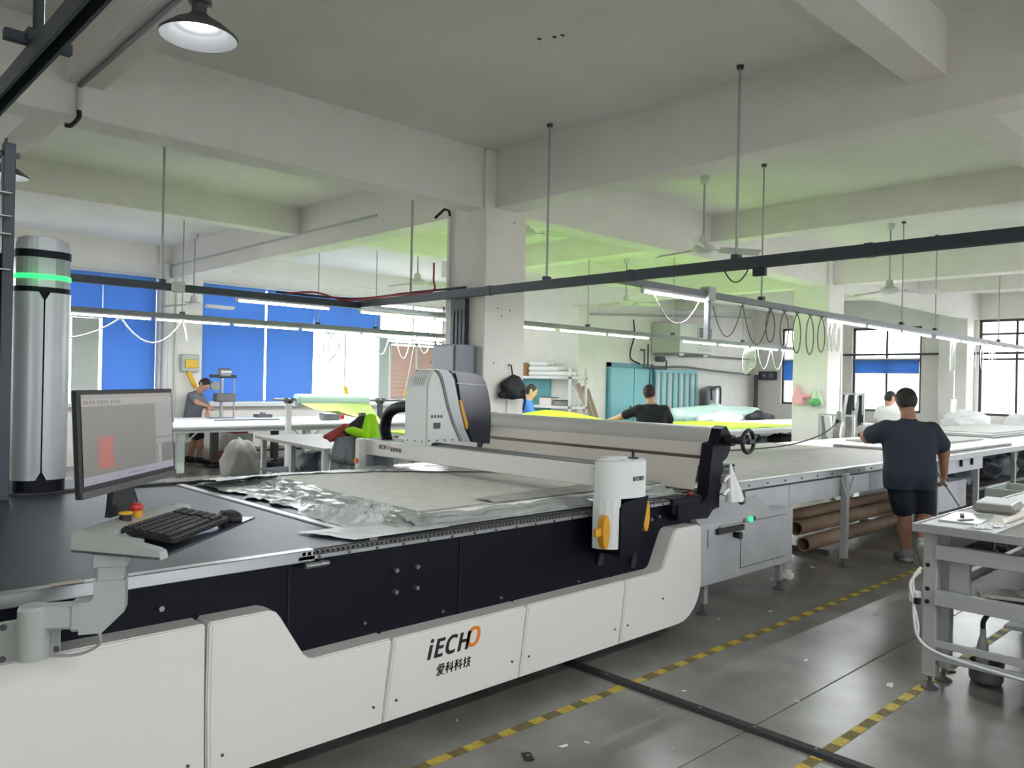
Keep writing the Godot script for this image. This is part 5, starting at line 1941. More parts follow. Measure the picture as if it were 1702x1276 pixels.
	for q in lay:
		thing("sheet_stack", q[0], "stack", B((q[1] + q[2]) / 2, q[5], (q[3] + q[4]) / 2))
		var n := int(ceil(q[6] / 0.0125))
		for k in n:
			st = S()
			var j := rng.randf_range(-0.025, 0.025)
			bx(st, q[1] + j, q[2] + j, q[5] + k * 0.0125, q[5] + k * 0.0125 + 0.0105, q[3] + j * 0.6, q[4] + j * 0.5, 0.002)
			part("sheet", st, M.film_clear if k % 3 != 1 else M.bag_grey)

# ---------- near table on the right ----------
func build_right_table() -> void:
	thing("packing_table", "worn pale table on a grey steel frame beside the yellow tape", "table", B(6.0, 0, 0.5))
	var st := S()
	bx(st, 4.6, 8.6, 0.87, 0.905, -0.8, 1.6, 0.006)
	part("table_top", st, M.felt)
	st = S()
	bx(st, 4.595, 8.6, 0.862, 0.907, 1.6, 1.615, 0.003)
	bx(st, 4.585, 4.6, 0.862, 0.907, -0.8, 1.615, 0.003)
	part("edge_trim", st, M.aluminium)
	st = S()
	bx(st, 4.62, 8.6, 0.905, 0.9065, 1.22, 1.58)
	part("white_sheet", st, M.table_white)
	for q in [[4.685, 1.54], [4.87, 1.53], [4.66, -0.6], [4.86, -0.6], [6.6, 1.54], [8.4, 1.54], [6.6, -0.6]]:
		foot_leg(q[0], q[1], 0.87, 0.07, M.leg_grey)
	for h in [[0.72, 0.80], [0.47, 0.55]]:
		st = S()
		bx(st, 4.63, 4.68, h[0], h[1], -0.6, 1.51, 0.003)
		part("end_rail", st, M.leg_grey)
		st = S()
		bx(st, 4.9, 8.4, h[0], h[1], 1.52, 1.56, 0.003)
		part("side_rail", st, M.leg_grey)
	for h in [0.17, 0.24]:
		st = S()
		bx(st, 4.65, 4.68, h, h + 0.035, -0.6, 1.51, 0.003)
		part("low_rail", st, M.leg_grey)
	for h in [0.48, 0.55, 0.68]:
		st = S()
		cyl(st, P(4.644, h, 1.55), P(4.651, h, 1.55), 0.012, -1, 10)
		part("bolt_hole", st, M.black)
	st = S()
	bx(st, 4.7, 8.4, 0.5, 0.52, -0.6, 1.5, 0.003)
	part("shelf", st, M.leg_dark)
	st = S()
	bx(st, 4.7, 4.74, 0.52, 0.72, 1.36, 1.46, 0.003)
	part("punched_plate", st, M.leg_grey)
	st = S()
	bx(st, 5.5, 8.3, 0.2, 0.22, -0.6, 1.4, 0.003)
	part("low_shelf", st, M.table_white)
	# things on and under it
	thing("kraft_sheet", "beige paper sheet covering the middle of the worn table", "paper", B(6.8, 0.907, 0.6))
	st = S()
	bx(st, 5.2, 8.4, 0.9068, 0.909, -0.6, 1.2, 0.0005)
	part("sheet", st, M.wood)
	thing("kraft_roll", "thick beige paper roll lying near the table end", "roll", B(5.5, 0.909, 1.0))
	st = S()
	cyl(st, P(4.98, 0.94, 1.06), P(6.2, 0.94, 0.94), 0.03, -1, 20)
	part("roll", st, M.cream)
	st = S()
	cyl(st, P(4.975, 0.94, 1.0605), P(4.985, 0.94, 1.0595), 0.014, -1, 14)
	part("core", st, M.leg_dark)
	thing("cardboard_tube", "thin pale rolled plan behind the thick beige roll", "tube", B(5.5, 0.907, 1.25))
	st = S()
	cyl(st, P(4.9, 0.926, 1.27), P(6.4, 0.926, 1.22), 0.016, -1, 14)
	part("wall", st, M.cream)
	thing("folded_cloth", "square folded quilted cloth on the worn table", "cloth", B(5.5, 0.907, 1.44))
	st = S()
	box(st, P(5.5, 0.935, 1.44), Vector3(0.36, 0.054, 0.22), Basis(Vector3.UP, 0.1), 0.02)
	part("cloth", st, M.bag_grey)
	st = S()
	box(st, P(5.5, 0.966, 1.44), Vector3(0.33, 0.012, 0.19), Basis(Vector3.UP, 0.1), 0.005)
	part("top_fold", st, M.film_clear)
	thing("clip_board", "pale clipboard with pen on the table corner", "clipboard", B(4.98, 0.907, 1.45))
	st = S()
	box(st, P(4.98, 0.913, 1.46), Vector3(0.42, 0.01, 0.2), Basis(Vector3.UP, 0.1), 0.003)
	part("board", st, M.film)
	st = S()
	box(st, P(5.0, 0.923, 1.49), Vector3(0.1, 0.009, 0.02), Basis(Vector3.UP, 0.3), 0.002)
	part("pen", st, M.black)
	st = S()
	box(st, P(4.86, 0.92, 1.43), Vector3(0.1, 0.006, 0.03), Basis(Vector3.UP, -0.3), 0.001)
	part("clip", st, M.leg_dark)
	thing("paper_strip", "crinkled paper strip lying across the table corner", "paper", B(4.8, 0.907, 1.3))
	st = S()
	var f := func(s: float, t: float) -> Vector3:
		return P(lerpf(4.63, 4.9, s), 0.911 + 0.025 * absf(nz.get_noise_2d(s * 900.0, t * 200.0)), lerpf(1.36, 1.29, s) - 0.07 * t + 0.015 * sin(s * 17.0))
	sheet(st, 40, 6, f, 0.002)
	part("paper", st, M.cloth_white)
	thing("brochure", "open leaflet on the shelf of the worn table", "leaflet", B(5.1, 0.52, 1.0))
	st = S()
	box(st, P(4.95, 0.535, 1.15), Vector3(0.2, 0.02, 0.45), Basis(Vector3.UP, 0.35), 0.002)
	part("cover", st, M.cream)
	st = S()
	box(st, P(5.05, 0.548, 1.02), Vector3(0.1, 0.006, 0.4), Basis(Vector3.UP, 0.5), 0.001)
	part("pages", st, M.film_clear)
	thing("carton_box", "dark carton on the shelf of the worn table", "box", B(5.6, 0.52, 0.6))
	st = S()
	bx(st, 5.5, 6.2, 0.522, 0.70, 0.2, 1.2, 0.006)
	part("box", st, M.leg_dark)
	thing("white_packet", "small white packet on the shelf of the worn table", "packet", B(4.95, 0.52, 0.55))
	st = S()
	box(st, P(4.9, 0.54, 0.56), Vector3(0.12, 0.035, 0.16), Basis.IDENTITY, 0.012)
	part("packet", st, M.cloth_white)
	thing("metal_pan", "round grey pan on the floor under the worn table", "pan", B(5.03, 0, 1.36))
	st = S()
	lathe(st, P(5.03, 0, 1.36), [[0.0, 0.004], [0.075, 0.004], [0.085, 0.02], [0.088, 0.11], [0.092, 0.115], [0.084, 0.117], [0.08, 0.02], [0.0, 0.016]], 32)
	part("bowl", st, M.pot)
	thing("spray_bottle", "bottle with dark nozzle standing in the grey pan", "bottle", B(5.03, 0.02, 1.38))
	st = S()
	lathe(st, P(5.03, 0.018, 1.38), [[0.0, 0.0], [0.032, 0.0], [0.034, 0.12], [0.026, 0.2], [0.015, 0.24], [0.015, 0.28], [0.0, 0.28]], 20)
	part("body", st, M.film)
	st = S()
	tube(st, smooth([P(5.03, 0.29, 1.38), P(5.03, 0.33, 1.38), P(5.04, 0.36, 1.37), P(5.06, 0.39, 1.35)]), 0.014, 8)
	part("nozzle", st, M.black)
	thing("waste_bag", "black waste bag under the worn table", "bag", B(5.15, 0.0, 0.7))
	st = S()
	blob(st, P(5.15, 0.13, 0.68), Vector3(0.22, 0.23, 0.24), 16, 0.25, 4, true)
	part("bag", st, M.bag_black)
	thing("film_scrap", "clear film scrap lying beside the grey pan", "film", B(5.3, 0.0, 1.12))
	st = S()
	blob(st, P(5.3, 0.07, 1.12), Vector3(0.11, 0.12, 0.12), 14, 0.4, 8, true)
	part("film", st, M.film_clear)
	thing("tool_box", "blue and yellow tool box under the far end of the worn table", "box", B(5.7, 0.22, 0.6))
	st = S()
	bx(st, 5.6, 6.0, 0.222, 0.42, 0.35, 0.8, 0.01)
	part("body", st, M.blue_box)
	st = S()
	bx(st, 5.595, 6.0, 0.36, 0.40, 0.34, 0.81, 0.004)
	part("lid_band", st, M.yellow)
	thing("power_strip", "socket block hanging on a white flex at the table leg", "socket", B(4.6, 0.48, 1.62))
	st = S()
	bx(st, 4.6, 4.65, 0.47, 0.53, 1.58, 1.63, 0.006)
	part("block", st, M.pvc)
	st = S()
	bx(st, 4.59, 4.62, 0.465, 0.5, 1.57, 1.6, 0.004)
	part("plug", st, M.black)
	cable("white flex running from the socket block down to the low rail", smooth([B(4.65, 0.66, 1.585), B(4.61, 0.6, 1.61), B(4.62, 0.52, 1.61), B(4.6, 0.4, 1.6), B(4.6, 0.28, 1.57), B(4.61, 0.22, 1.45), B(4.62, 0.19, 1.1), B(4.62, 0.17, 0.6)]), 0.008, M.cable_white)
	cable("white flex looped beside the table leg", smooth([B(4.65, 0.64, 1.585), B(4.6, 0.58, 1.62), B(4.6, 0.5, 1.61), B(4.63, 0.36, 1.59), B(4.61, 0.3, 1.58)]), 0.007, M.cable_white)

# ---------- left side: bench, roll stand, grey table, garments ----------
func build_left_side() -> void:
	thing("cutting_bench", "long white topped bench in front of the blue blinds", "table", B(7.5, 0, 13.6))
	var st := S()
	bx(st, 4.4, 11.5, 0.84, 0.88, 12.8, 14.6, 0.006)
	part("table_top", st, M.table_white)
	st = S()
	cyl(st, P(4.4, 0.81, 12.78), P(11.5, 0.81, 12.78), 0.05, -1, 16)
	part("front_roller", st, M.leg_grey)
	st = S()
	bx(st, 4.4, 11.5, 0.72, 0.76, 12.8, 12.86, 0.003)
	part("apron", st, M.leg_grey)
	for q in [[4.95, 12.9], [7.2, 12.9], [9.6, 12.9]]:
		foot_leg(q[0], q[1], 0.84, 0.11, M.panel_grey)
		v_brace(q[0], q[1] - 0.03, 0.5, 0.74, 0.28, M.panel_grey)
	for q in [[6.15, 14.4], [7.35, 14.4], [9.6, 14.4]]:
		foot_leg(q[0], q[1], 0.84, 0.12, M.leg_dark)
	st = S()
	bx(st, 6.2, 9.6, 0.22, 0.26, 14.38, 14.42)
	part("stretcher", st, M.leg_dark)
	thing("drill_machine", "upright cloth drilling machine with hand wheels on the bench", "machine", B(6.05, 0.88, 14.2))
	st = S()
	bx(st, 5.95, 6.35, 0.881, 0.9, 14.0, 14.3, 0.004)
	part("base", st, M.steel)
	st = S()
	cyl(st, P(6.18, 0.9, 14.2), P(6.18, 1.75, 14.2), 0.03, -1, 12)
	part("pillar", st, M.steel)
	st = S()
	bx(st, 6.06, 6.42, 1.18, 1.34, 14.1, 14.3, 0.02)
	part("head", st, M.leg_dark)
	st = S()
	cyl(st, P(6.02, 1.47, 14.1), P(6.02, 1.47, 14.16), 0.085, -1, 20)
	part("hand_wheel", st, M.pot)
	st = S()
	bx(st, 5.95, 6.45, 1.62, 1.68, 14.15, 14.22, 0.01)
	part("top_arm", st, M.black)
	st = S()
	cyl(st, P(6.12, 1.72, 14.18), P(6.32, 1.72, 14.18), 0.08, -1, 16)
	part("motor", st, M.steel)
	st = S()
	cyl(st, P(6.42, 0.9, 14.2), P(6.42, 1.6, 14.2), 0.012, -1, 8)
	part("guide_pin", st, M.steel)
	for q in [["ruler lying on the white bench near the drilling machine", 5.7, 6.9, 13.35, 0.03, "ruler"], ["steel clamp on the near end of the white bench", 4.7, 4.95, 13.3, 0.12, "clamp"], ["steel clamp in the middle of the white bench", 8.05, 8.3, 13.6, 0.12, "clamp"], ["small parts tray at the wall side of the white bench", 6.9, 7.2, 14.3, 0.1, "parts tray"]]:
		thing(q[5].replace(" ", "_"), q[0], q[5], B((q[1] + q[2]) / 2, 0.88, q[3]))
		st = S()
		bx(st, q[1], q[2], 0.881, 0.881 + q[4] * 0.6, q[3] - q[4], q[3] + q[4], 0.006)
		part("body", st, M.leg_dark)
		if q[5] != "ruler":
			st = S()
			bx(st, (q[1] + q[2]) / 2 - 0.04, (q[1] + q[2]) / 2 + 0.04, 0.88 + q[4] * 0.6, 0.88 + q[4], q[3] - 0.04, q[3] + 0.04, 0.006)
			part("knob", st, M.steel)
	thing("electric_box", "yellow switch box with yellow tool on the wall column", "switch box", B(5.98, 1.6, 15.2))
	st = S()
	bx(st, 5.82, 6.16, 1.72, 2.06, 15.16, 15.28, 0.02)
	part("box", st, M.panel_grey)
	st = S()
	bx(st, 5.88, 6.12, 1.8, 1.96, 15.13, 15.17, 0.008)
	part("cover", st, M.yellow)
	st = S()
	bar(st, P(5.93, 1.72, 15.14), P(6.08, 1.42, 15.14), 0.06, 0.09, Vector3.RIGHT, 0.01)
	part("tool_handle", st, M.yellow)
	for q in [["red carton under the white bench by the wall", 6.95, 0.0, 15.1, 0.9, 0.14, M.red], ["white and red carton on the floor pile under the bench", 6.9, 0.14, 15.1, 0.5, 0.4, M.frame_white], ["small red box on top of the cartons under the bench", 6.9, 0.54, 15.1, 0.3, 0.25, M.red]]:
		thing("carton", q[0], "box", B(q[1], q[2], q[3]), "cartons under the bench")
		st = S()
		bx(st, q[1] - q[4] / 2, q[1] + q[4] / 2, q[2] + 0.001, q[2] + q[5], q[3] - 0.2, q[3] + 0.2, 0.008)
		part("box", st, q[6])
	thing("floor_mat", "crumpled black cloth on the floor under the bench", "cloth", B(6.9, 0, 14.3))
	st = S()
	var f := func(s: float, t: float) -> Vector3:
		return P(lerpf(6.0, 7.9, s) + 0.15 * sin(t * 7.0), 0.012 + 0.1 * absf(nz.get_noise_2d(s * 500.0, t * 300.0)), lerpf(13.6, 14.4, t) + 0.2 * sin(s * 9.0))
	sheet(st, 40, 20, f, 0.008)
	part("cloth", st, M.bag_black)
	# roll stand with drooping pale green cloth
	thing("roll_stand", "steel roll stand at the bench holding pale green cloth", "stand", B(7.3, 0, 12.2))
	for a in [6.47, 8.3]:
		st = S()
		bx(st, a - 0.04, a + 0.04, 0.0, 1.25, 12.16, 12.24, 0.004)
		part("post", st, M.pvc if a < 7 else M.leg_dark)
		st = S()
		bx(st, a - 0.07, a + 0.07, 0.0, 0.03, 12.0, 12.4, 0.004)
		part("base", st, M.leg_dark)
		st = S()
		slab(st, P(a, 1.22, 12.16), Vector3.RIGHT, Vector3.UP, Vector3.FORWARD, PackedVector2Array([Vector2(-0.06, 0), Vector2(0.06, 0), Vector2(0.09, 0.09), Vector2(0.04, 0.09), Vector2(0.02, 0.03), Vector2(-0.02, 0.03), Vector2(-0.04, 0.09), Vector2(-0.09, 0.09)]), 0.08)
		part("fork", st, M.leg_dark)
	st = S()
	cyl(st, P(6.2, 1.285, 12.2), P(9.0, 1.27, 12.2), 0.022, -1, 10)
	part("axle", st, M.steel)
	thing("cloth_roll", "pale green cloth roll drooping from the stand over the bench", "roll", B(7.3, 1.2, 12.2))
	st = S()
	cyl(st, P(6.6, 1.28, 12.2), P(8.0, 1.265, 12.2), 0.1, 0.115, 20)
	part("roll", st, M.mint)
	st = S()
	f = func(s: float, t: float) -> Vector3:
		var a := lerpf(6.62 + 0.55 * t, 7.99 + 0.25 * t, s)
		return P(a, 1.22 - (0.12 + 0.32 * s) * t - 0.06 * sin(t * PI), 12.08 - 0.28 * t + 0.03 * sin(s * 12.0) * t)
	sheet(st, 26, 10, f, 0.004)
	part("hanging_cloth", st, M.hivis_pale)
	st = S()
	cyl(st, P(8.0, 1.265, 12.2), P(8.03, 1.265, 12.2), 0.06, -1, 16)
	part("core", st, M.kraft)
	thing("wind_motor", "small clamp motor on the bench under the pale green roll", "motor", B(7.75, 0.86, 12.35))
	st = S()
	bx(st, 7.5, 7.85, 0.885, 1.02, 12.8, 13.0, 0.02)
	part("body", st, M.steel)
	st = S()
	cyl(st, P(7.85, 0.95, 12.9), P(7.95, 0.95, 12.9), 0.06, -1, 14)
	part("spindle", st, M.red)
	# grey table with bins
	thing("grey_table", "low grey table between bench and cutting machine", "table", B(5.9, 0, 10.3))
	st = S()
	slab(st, P(0, 0.74, 0), Vector3.RIGHT, Vector3.FORWARD, Vector3.UP, PackedVector2Array([Vector2(5.35, 11.1), Vector2(5.05, 8.6), Vector2(6.1, 8.5), Vector2(6.35, 11.0)]), 0.04)
	part("table_top", st, M.felt)
	for q in [[5.42, 10.95], [5.32, 9.9], [5.15, 8.75], [6.0, 8.65], [6.2, 10.8]]:
		foot_leg(q[0], q[1], 0.74, 0.07, M.leg_grey)
	st = S()
	bx(st, 5.3, 6.1, 0.3, 0.33, 8.8, 10.8)
	part("low_shelf", st, M.leg_dark)
	thing("waste_bin", "dark green bin under the low grey table", "bin", B(5.6, 0, 10.45))
	st = S()
	lathe(st, P(5.62, 0.0, 10.45), [[0.0, 0.01], [0.24, 0.01], [0.28, 0.28], [0.27, 0.28], [0.0, 0.26]], 24)
	part("tub", st, M.bag_dark)
	for q in [["tall grey sack standing left of the low grey table", 5.42, 0.0, 11.7, 0.3, 0.45, M.bag_grey, 1], ["dark sack on the shelf of the low grey table", 5.7, 0.33, 9.35, 0.27, 0.2, M.bag_dark, 3], ["crumpled grey sack at the far side under the low grey table", 5.7, 0.33, 9.95, 0.25, 0.18, M.grey_cloth, 5], ["pale film bundle under the low grey table", 5.85, 0.33, 10.5, 0.22, 0.15, M.film_clear, 6]]:
		thing("sack", q[0], "sack", B(q[1], q[2], q[3]))
		st = S()
		blob(st, P(q[1], q[2] + q[5] * 0.55, q[3]), Vector3(q[4], q[5], q[4]), 18, 0.16, q[7], true)
		part("cloth", st, q[6])
	# hi-vis garments on a rack behind the bridge
	thing("garment_rack", "short dark rack behind the machine carrying hi-vis jackets", "rack", B(4.7, 0, 7.2))
	st = S()
	bx(st, 4.66, 4.72, 0.0, 1.28, 7.2, 7.26, 0.004)
	part("post", st, M.leg_dark)
	st = S()
	bx(st, 4.3, 5.1, 0.0, 0.04, 7.05, 7.4, 0.004)
	part("base", st, M.leg_dark)
	st = S()
	bar(st, P(4.45, 1.14, 7.2), P(4.95, 1.14, 7.2), 0.03, 0.03)
	part("cross_bar", st, M.leg_dark)
	var gm := [
		["bright yellow green jacket hung on the rack behind the bridge", M.hivis, [[[4.56, 1.25], [4.64, 1.25], [4.47, 1.03], [4.69, 1.03], 6, 0.02, 0.028, 6.93]]],
		["pale grey vest hung at the far side of the rack", M.reflective, [[[4.66, 1.22], [4.7, 1.23], [4.66, 1.0], [4.8, 1.0], 4, 0.018, 0.03, 7.02]]],
		["dark jacket between the red and the yellow green ones", M.bag_black, [[[4.5, 1.22], [4.55, 1.24], [4.28, 1.1], [4.42, 1.05], 4, 0.02, 0.026, 7.0]]],
		["red jacket draped over the rack towards the grey table", M.red_cloth, [[[4.32, 1.16], [4.4, 1.14], [4.08, 1.06], [4.2, 1.0], 4, 0.022, 0.022, 6.98]]],
		["big grey jacket with pale green lining hanging lowest on the rack", M.grey_cloth, [[[4.2, 1.02], [4.42, 1.04], [4.13, 0.86], [4.4, 0.8], 6, 0.03, 0.04, 6.9]]],
		["pale green lined coat hanging under the big grey jacket", M.reflective, [[[4.2, 0.92], [4.36, 0.92], [4.16, 0.62], [4.34, 0.6], 5, 0.03, 0.035, 6.98]]],
		["brown grey coat hanging beside the machine bridge end", M.bag_grey, [[[4.44, 1.0], [4.62, 1.02], [4.4, 0.6], [4.64, 0.6], 6, 0.03, 0.035, 7.05]]],
		["yellow green sleeve jacket thrown over the grey one", M.hivis, [[[4.27, 1.12], [4.34, 1.13], [4.4, 1.08], [4.42, 1.1], 3, 0.025, 0.03, 6.84], [[4.4, 1.08], [4.44, 1.08], [4.36, 0.8], [4.4, 0.8], 3, 0.03, 0.018, 6.82]]],
	]
	for q in gm:
		var z0: Array = q[2][0]
		thing("jacket", q[0], "jacket", B((z0[2][0] + z0[3][0]) / 2, z0[2][1], z0[7]), "jackets on the rack")
		st = S()
		for z in q[2]:
			folds(st, P(z[0][0], z[0][1], z[7]), P(z[1][0], z[1][1], z[7]), P(z[2][0], z[2][1], z[7] - 0.04), P(z[3][0], z[3][1], z[7] - 0.04), z[4], z[5], z[6])
		part("cloth", st, q[1])
	# switch cabinet and duct on the front column
	thing("switch_cabinet", "grey steel switch cabinet on the side of the front column", "cabinet", B(5.35, 1.4, 6.6))
	st = S()
	bx(st, 5.2, 5.48, 1.4, 2.02, 6.3, 6.68, 0.008)
	part("body", st, M.cab_grey)
	st = S()
	bx(st, 5.185, 5.2, 1.42, 2.0, 6.32, 6.66, 0.004)
	var dr := part("door", st, M.cab_grey)
	st = S()
	bx(st, 5.17, 5.186, 1.66, 1.74, 6.34, 6.36, 0.003)
	part("handle", st, M.black, dr)
	thing("cable_duct", "dark steel cable duct from the rail down to the switch cabinet", "duct", B(5.44, 2.02, 6.55))
	st = S()
	bx(st, 5.43, 5.49, 2.02, 2.52, 6.44, 6.68, 0.004)
	part("duct", st, M.dark_metal)
	for k in 3:
		st = S()
		cyl(st, P(5.425, 2.04, 6.5 + k * 0.06), P(5.425, 2.4, 6.5 + k * 0.06), 0.007, -1, 6)
		part("wire", st, M.rail_grey)
	# bag on the front column
	thing("hung_bag", "black backpack hung on a hook on the front column", "bag", B(5.92, 1.44, 6.1))
	st = S()
	flesh(st, [[P(5.86, 1.7, 6.13), P(5.85, 1.64, 6.12), 0.025, 0.06], [P(5.73, 1.6, 6.12), P(5.83, 1.66, 6.11), 0.05, 0.05], [P(5.89, 1.66, 6.1), P(5.97, 1.58, 6.12), 0.05, 0.06], [P(5.69, 1.5, 6.13), P(5.83, 1.52, 6.1), 0.035, 0.06], [P(5.83, 1.52, 6.1), P(5.98, 1.5, 6.13), 0.06, 0.04], [P(5.75, 1.56, 6.09), P(5.93, 1.58, 6.09), 0.05, 0.05]], 0.03, 0.013)
	part("bag", st, M.bag_black)
	st = S()
	tube(st, smooth([P(5.95, 1.6, 6.06), P(5.98, 1.45, 6.06), P(5.96, 1.34, 6.07)]), 0.012, 6)
	part("strap", st, M.bag_black)
	st = S()
	tube(st, [P(5.87, 1.68, 6.14), P(5.87, 1.82, 6.17), P(5.83, 1.825, 6.17)], 0.008, 6)
	part("hook", st, M.black)
	for q in [[5.68, 2.42], [5.86, 2.41], [5.74, 2.34], [5.64, 1.84], [5.9, 3.36]]:
		cable("drilled hole in the front column", [B(q[0], q[1], 6.198), B(q[0], q[1], 6.22)], 0.009, M.black, "drill holes in the front column", "drill_hole")
	cable("thin white flex down the face of the front column", [B(5.84, 1.45, 6.19), B(5.84, 0.9, 6.19)], 0.007, M.cable_white)

# ---------- back: fabric table, shelf, door, cooler ----------
func build_back() -> void:
	thing("spreading_table", "long pale table under the yellow green fabric", "table", B(13.7, 0, 8.3))
	var st := S()
	bx(st, 6.5, 18.4, 0.86, 0.9, 7.35, 9.4, 0.004)
	part("table_top", st, M.table_white)
	st = S()
	bx(st, 6.5, 18.4, 0.8, 0.86, 7.36, 7.4, 0.003)
	part("apron", st, M.leg_grey)
	for a in [6.6, 8.3, 10.0, 11.8, 13.2, 14.9, 16.6, 18.3]:
		foot_leg(a, 7.45, 0.86, 0.07, M.leg_grey)
		foot_leg(a, 9.3, 0.86, 0.07, M.leg_grey)
		v_brace(a, 7.43, 0.62, 0.82, 0.2, M.leg_grey)
	st = S()
	bx(st, 6.6, 18.3, 0.3, 0.33, 7.5, 9.3)
	part("low_shelf", st, M.leg_dark)
	for k in 7:
		var a := 10.6 + k * 1.15
		thing("parts_bundle", "dark bundle under the long fabric table, %s" % ["first from the near end", "second from the near end", "third from the near end", "middle one", "third from the far end", "second from the far end", "last at the far end"][k], "bundle", B(a, 0.33, 8.0), "bundles under the fabric table")
		st = S()
		blob(st, P(a, 0.5, 7.9), Vector3(0.42, 0.24, 0.32), 12, 0.3, k + 20, true)
		part("cloth", st, [M.bag_dark, M.bag_black, M.grey_cloth][k % 3])
	thing("hivis_fabric", "bright yellow green fabric spread over the long table", "fabric", B(12.5, 0.9, 8.4))
	st = S()
	var f := func(s: float, t: float) -> Vector3:
		var a := lerpf(6.45, 15.4 - 0.9 * t, s)
		var b := lerpf(7.42, 9.45, t)
		var lift := 0.26 * exp(-pow((a - 9.8) / 1.15, 2.0)) * smoothstep(0.2, 0.9, t)
		return P(a, 0.915 + lift + 0.02 * absf(nz.get_noise_2d(a * 60.0, b * 60.0)), b)
	sheet(st, 80, 24, f, 0.012)
	part("top_sheet", st, M.hivis)
	st = S()
	bx(st, 6.6, 14.9, 0.901, 0.912, 7.5, 9.2, 0.003)
	part("lower_layers", st, M.wood)
	# pale fabrics further back
	for q in [["mint green fabric roll on the heap behind the spreading table", 15.0, 18.6, 1.01, 10.42, 0.15, M.mint], ["pale grey fabric pile behind the spreading table", 15.2, 16.9, 0.93, 9.86, 0.09, M.film_clear], ["dark fabric lying among the pale pile", 17.3, 18.4, 0.93, 9.86, 0.09, M.bag_black]]:
		thing("fabric_pile", q[0], "fabric", B((q[1] + q[2]) / 2, q[3] - q[5], q[4]))
		st = S()
		flesh(st, [[P(q[1], q[3], q[4]), P((q[1] + q[2]) / 2, q[3] + 0.04, q[4] + 0.05), q[5], q[5] * 1.2], [P((q[1] + q[2]) / 2, q[3] + 0.04, q[4] + 0.05), P(q[2], q[3], q[4]), q[5] * 1.2, q[5]], [P(q[1] + 0.3, q[3] - 0.05, q[4] - 0.2), P(q[2] - 0.4, q[3] - 0.04, q[4] - 0.18), q[5] * 0.7, q[5] * 0.8]], 0.15, 0.06)
		part("cloth", st, q[6])
	thing("back_bench", "low bench carrying the pale fabric pile", "bench", B(16.8, 0, 10.1))
	st = S()
	bx(st, 14.8, 18.8, 0.78, 0.82, 9.55, 10.7, 0.004)
	part("top", st, M.table_white)
	for a in [15.0, 18.6]:
		for b in [9.65, 10.6]:
			foot_leg(a, b, 0.78, 0.06, M.leg_grey)
	# shelf
	thing("storage_shelf", "white steel shelf beside the front column", "shelf", B(13.5, 0, 12.6))
	for q in [[13.25, 12.0], [13.25, 14.9], [13.8, 12.0], [13.8, 14.9]]:
		st = S()
		bx(st, q[0], q[0] + 0.05, 0.0, 2.02, q[1], q[1] + 0.05, 0.002)
		part("upright", st, M.frame_white)
	for h in [0.4, 1.08, 1.76]:
		st = S()
		bx(st, 13.25, 13.85, h, h + 0.06, 12.0, 14.95, 0.004)
		part("shelf_board", st, M.frame_white)
	for q in [[1.76, 0.6]]:
		st = S()
		bar(st, P(13.26, 1.7, 12.05), P(13.84, 1.1, 12.05), 0.02, 0.03)
		part("brace", st, M.frame_white)
	for k in 3:
		thing("folded_quilt", "white folded quilt on the top shelf, %s" % ["lowest", "middle", "topmost and smaller"][k], "quilt", B(13.5, 1.82 + k * 0.12, 12.9), "quilts on the top shelf")
		st = S()
		flesh(st, [[P(13.45, 1.88 + k * 0.12, 12.2 + 0.35 * k), P(13.45, 1.88 + k * 0.12, 13.45), 0.062, 0.06], [P(13.6, 1.88 + k * 0.12, 12.2 + 0.35 * k), P(13.6, 1.88 + k * 0.12, 13.45), 0.06, 0.06]], 0.1, 0.03)
		part("cloth", st, M.cloth_white)
	thing("carton", "brown carton on the top shelf beside the quilts", "box", B(13.5, 1.82, 13.9))
	st = S()
	bx(st, 13.3, 13.8, 1.822, 2.14, 13.6, 14.4, 0.008)
	part("box", st, M.carton)
	st = S()
	bx(st, 13.295, 13.3, 1.95, 2.0, 13.6, 14.4)
	part("packing_tape", st, M.wood)
	for q in [["grey parts tin on the middle shelf", 12.3, 12.55, 0.12, M.pot], ["cream box on the middle shelf", 12.62, 13.0, 0.18, M.cream], ["green glass bottle on the middle shelf", 13.3, 13.42, 0.3, M.green_leaf], ["black tangled fan motor on the middle shelf", 13.5, 13.8, 0.34, M.black]]:
		thing("shelf_item", q[0], "container", B(13.5, 1.14, q[1]), "items on the middle shelf")
		st = S()
		if q[2] - q[1] < 0.2:
			lathe(st, P(13.42, 1.141, (q[1] + q[2]) / 2), [[0.0, 0.0], [0.06, 0.0], [0.06, 0.16], [0.02, 0.22], [0.02, 0.3], [0.0, 0.3]], 14)
		elif q[3] > 0.3:
			blob(st, P(13.5, 1.31, (q[1] + q[2]) / 2), Vector3(0.15, 0.17, 0.15), 12, 0.35, 3, true)
		else:
			bx(st, 13.3, 13.55, 1.141, 1.14 + q[3], q[1], q[2], 0.01)
		part("body", st, q[4])
		if q[3] < 0.2:
			st = S()
			bx(st, 13.295, 13.56, 1.14 + q[3], 1.155 + q[3], q[1] - 0.005, q[2] + 0.005, 0.004)
			part("lid", st, M.leg_dark)
	for k in 3:
		thing("timber_board", "pale board leaning on the wall beside the white shelf, %s" % ["next to the shelf", "middle one", "nearest the turquoise door"][k], "board", B(14.0 + 0.12 * k, 0, 11.9), "boards beside the shelf")
		st = S()
		bar(st, P(13.95 + 0.2 * k, 0.02, 11.75 - 0.02 * k), P(13.86 + 0.16 * k, 1.66 - 0.06 * k, 12.3), 0.12, 0.02, Vector3.RIGHT)
		part("board", st, M.wood)
	# doors
	setting("door_1", "turquoise door in the back partition", B(15.9, 0, 12.35), "door")
	st = S()
	bx(st, 15.0, 15.1, 0.0, 2.2, 12.32, 12.42)
	bx(st, 16.68, 16.78, 0.0, 2.2, 12.32, 12.42)
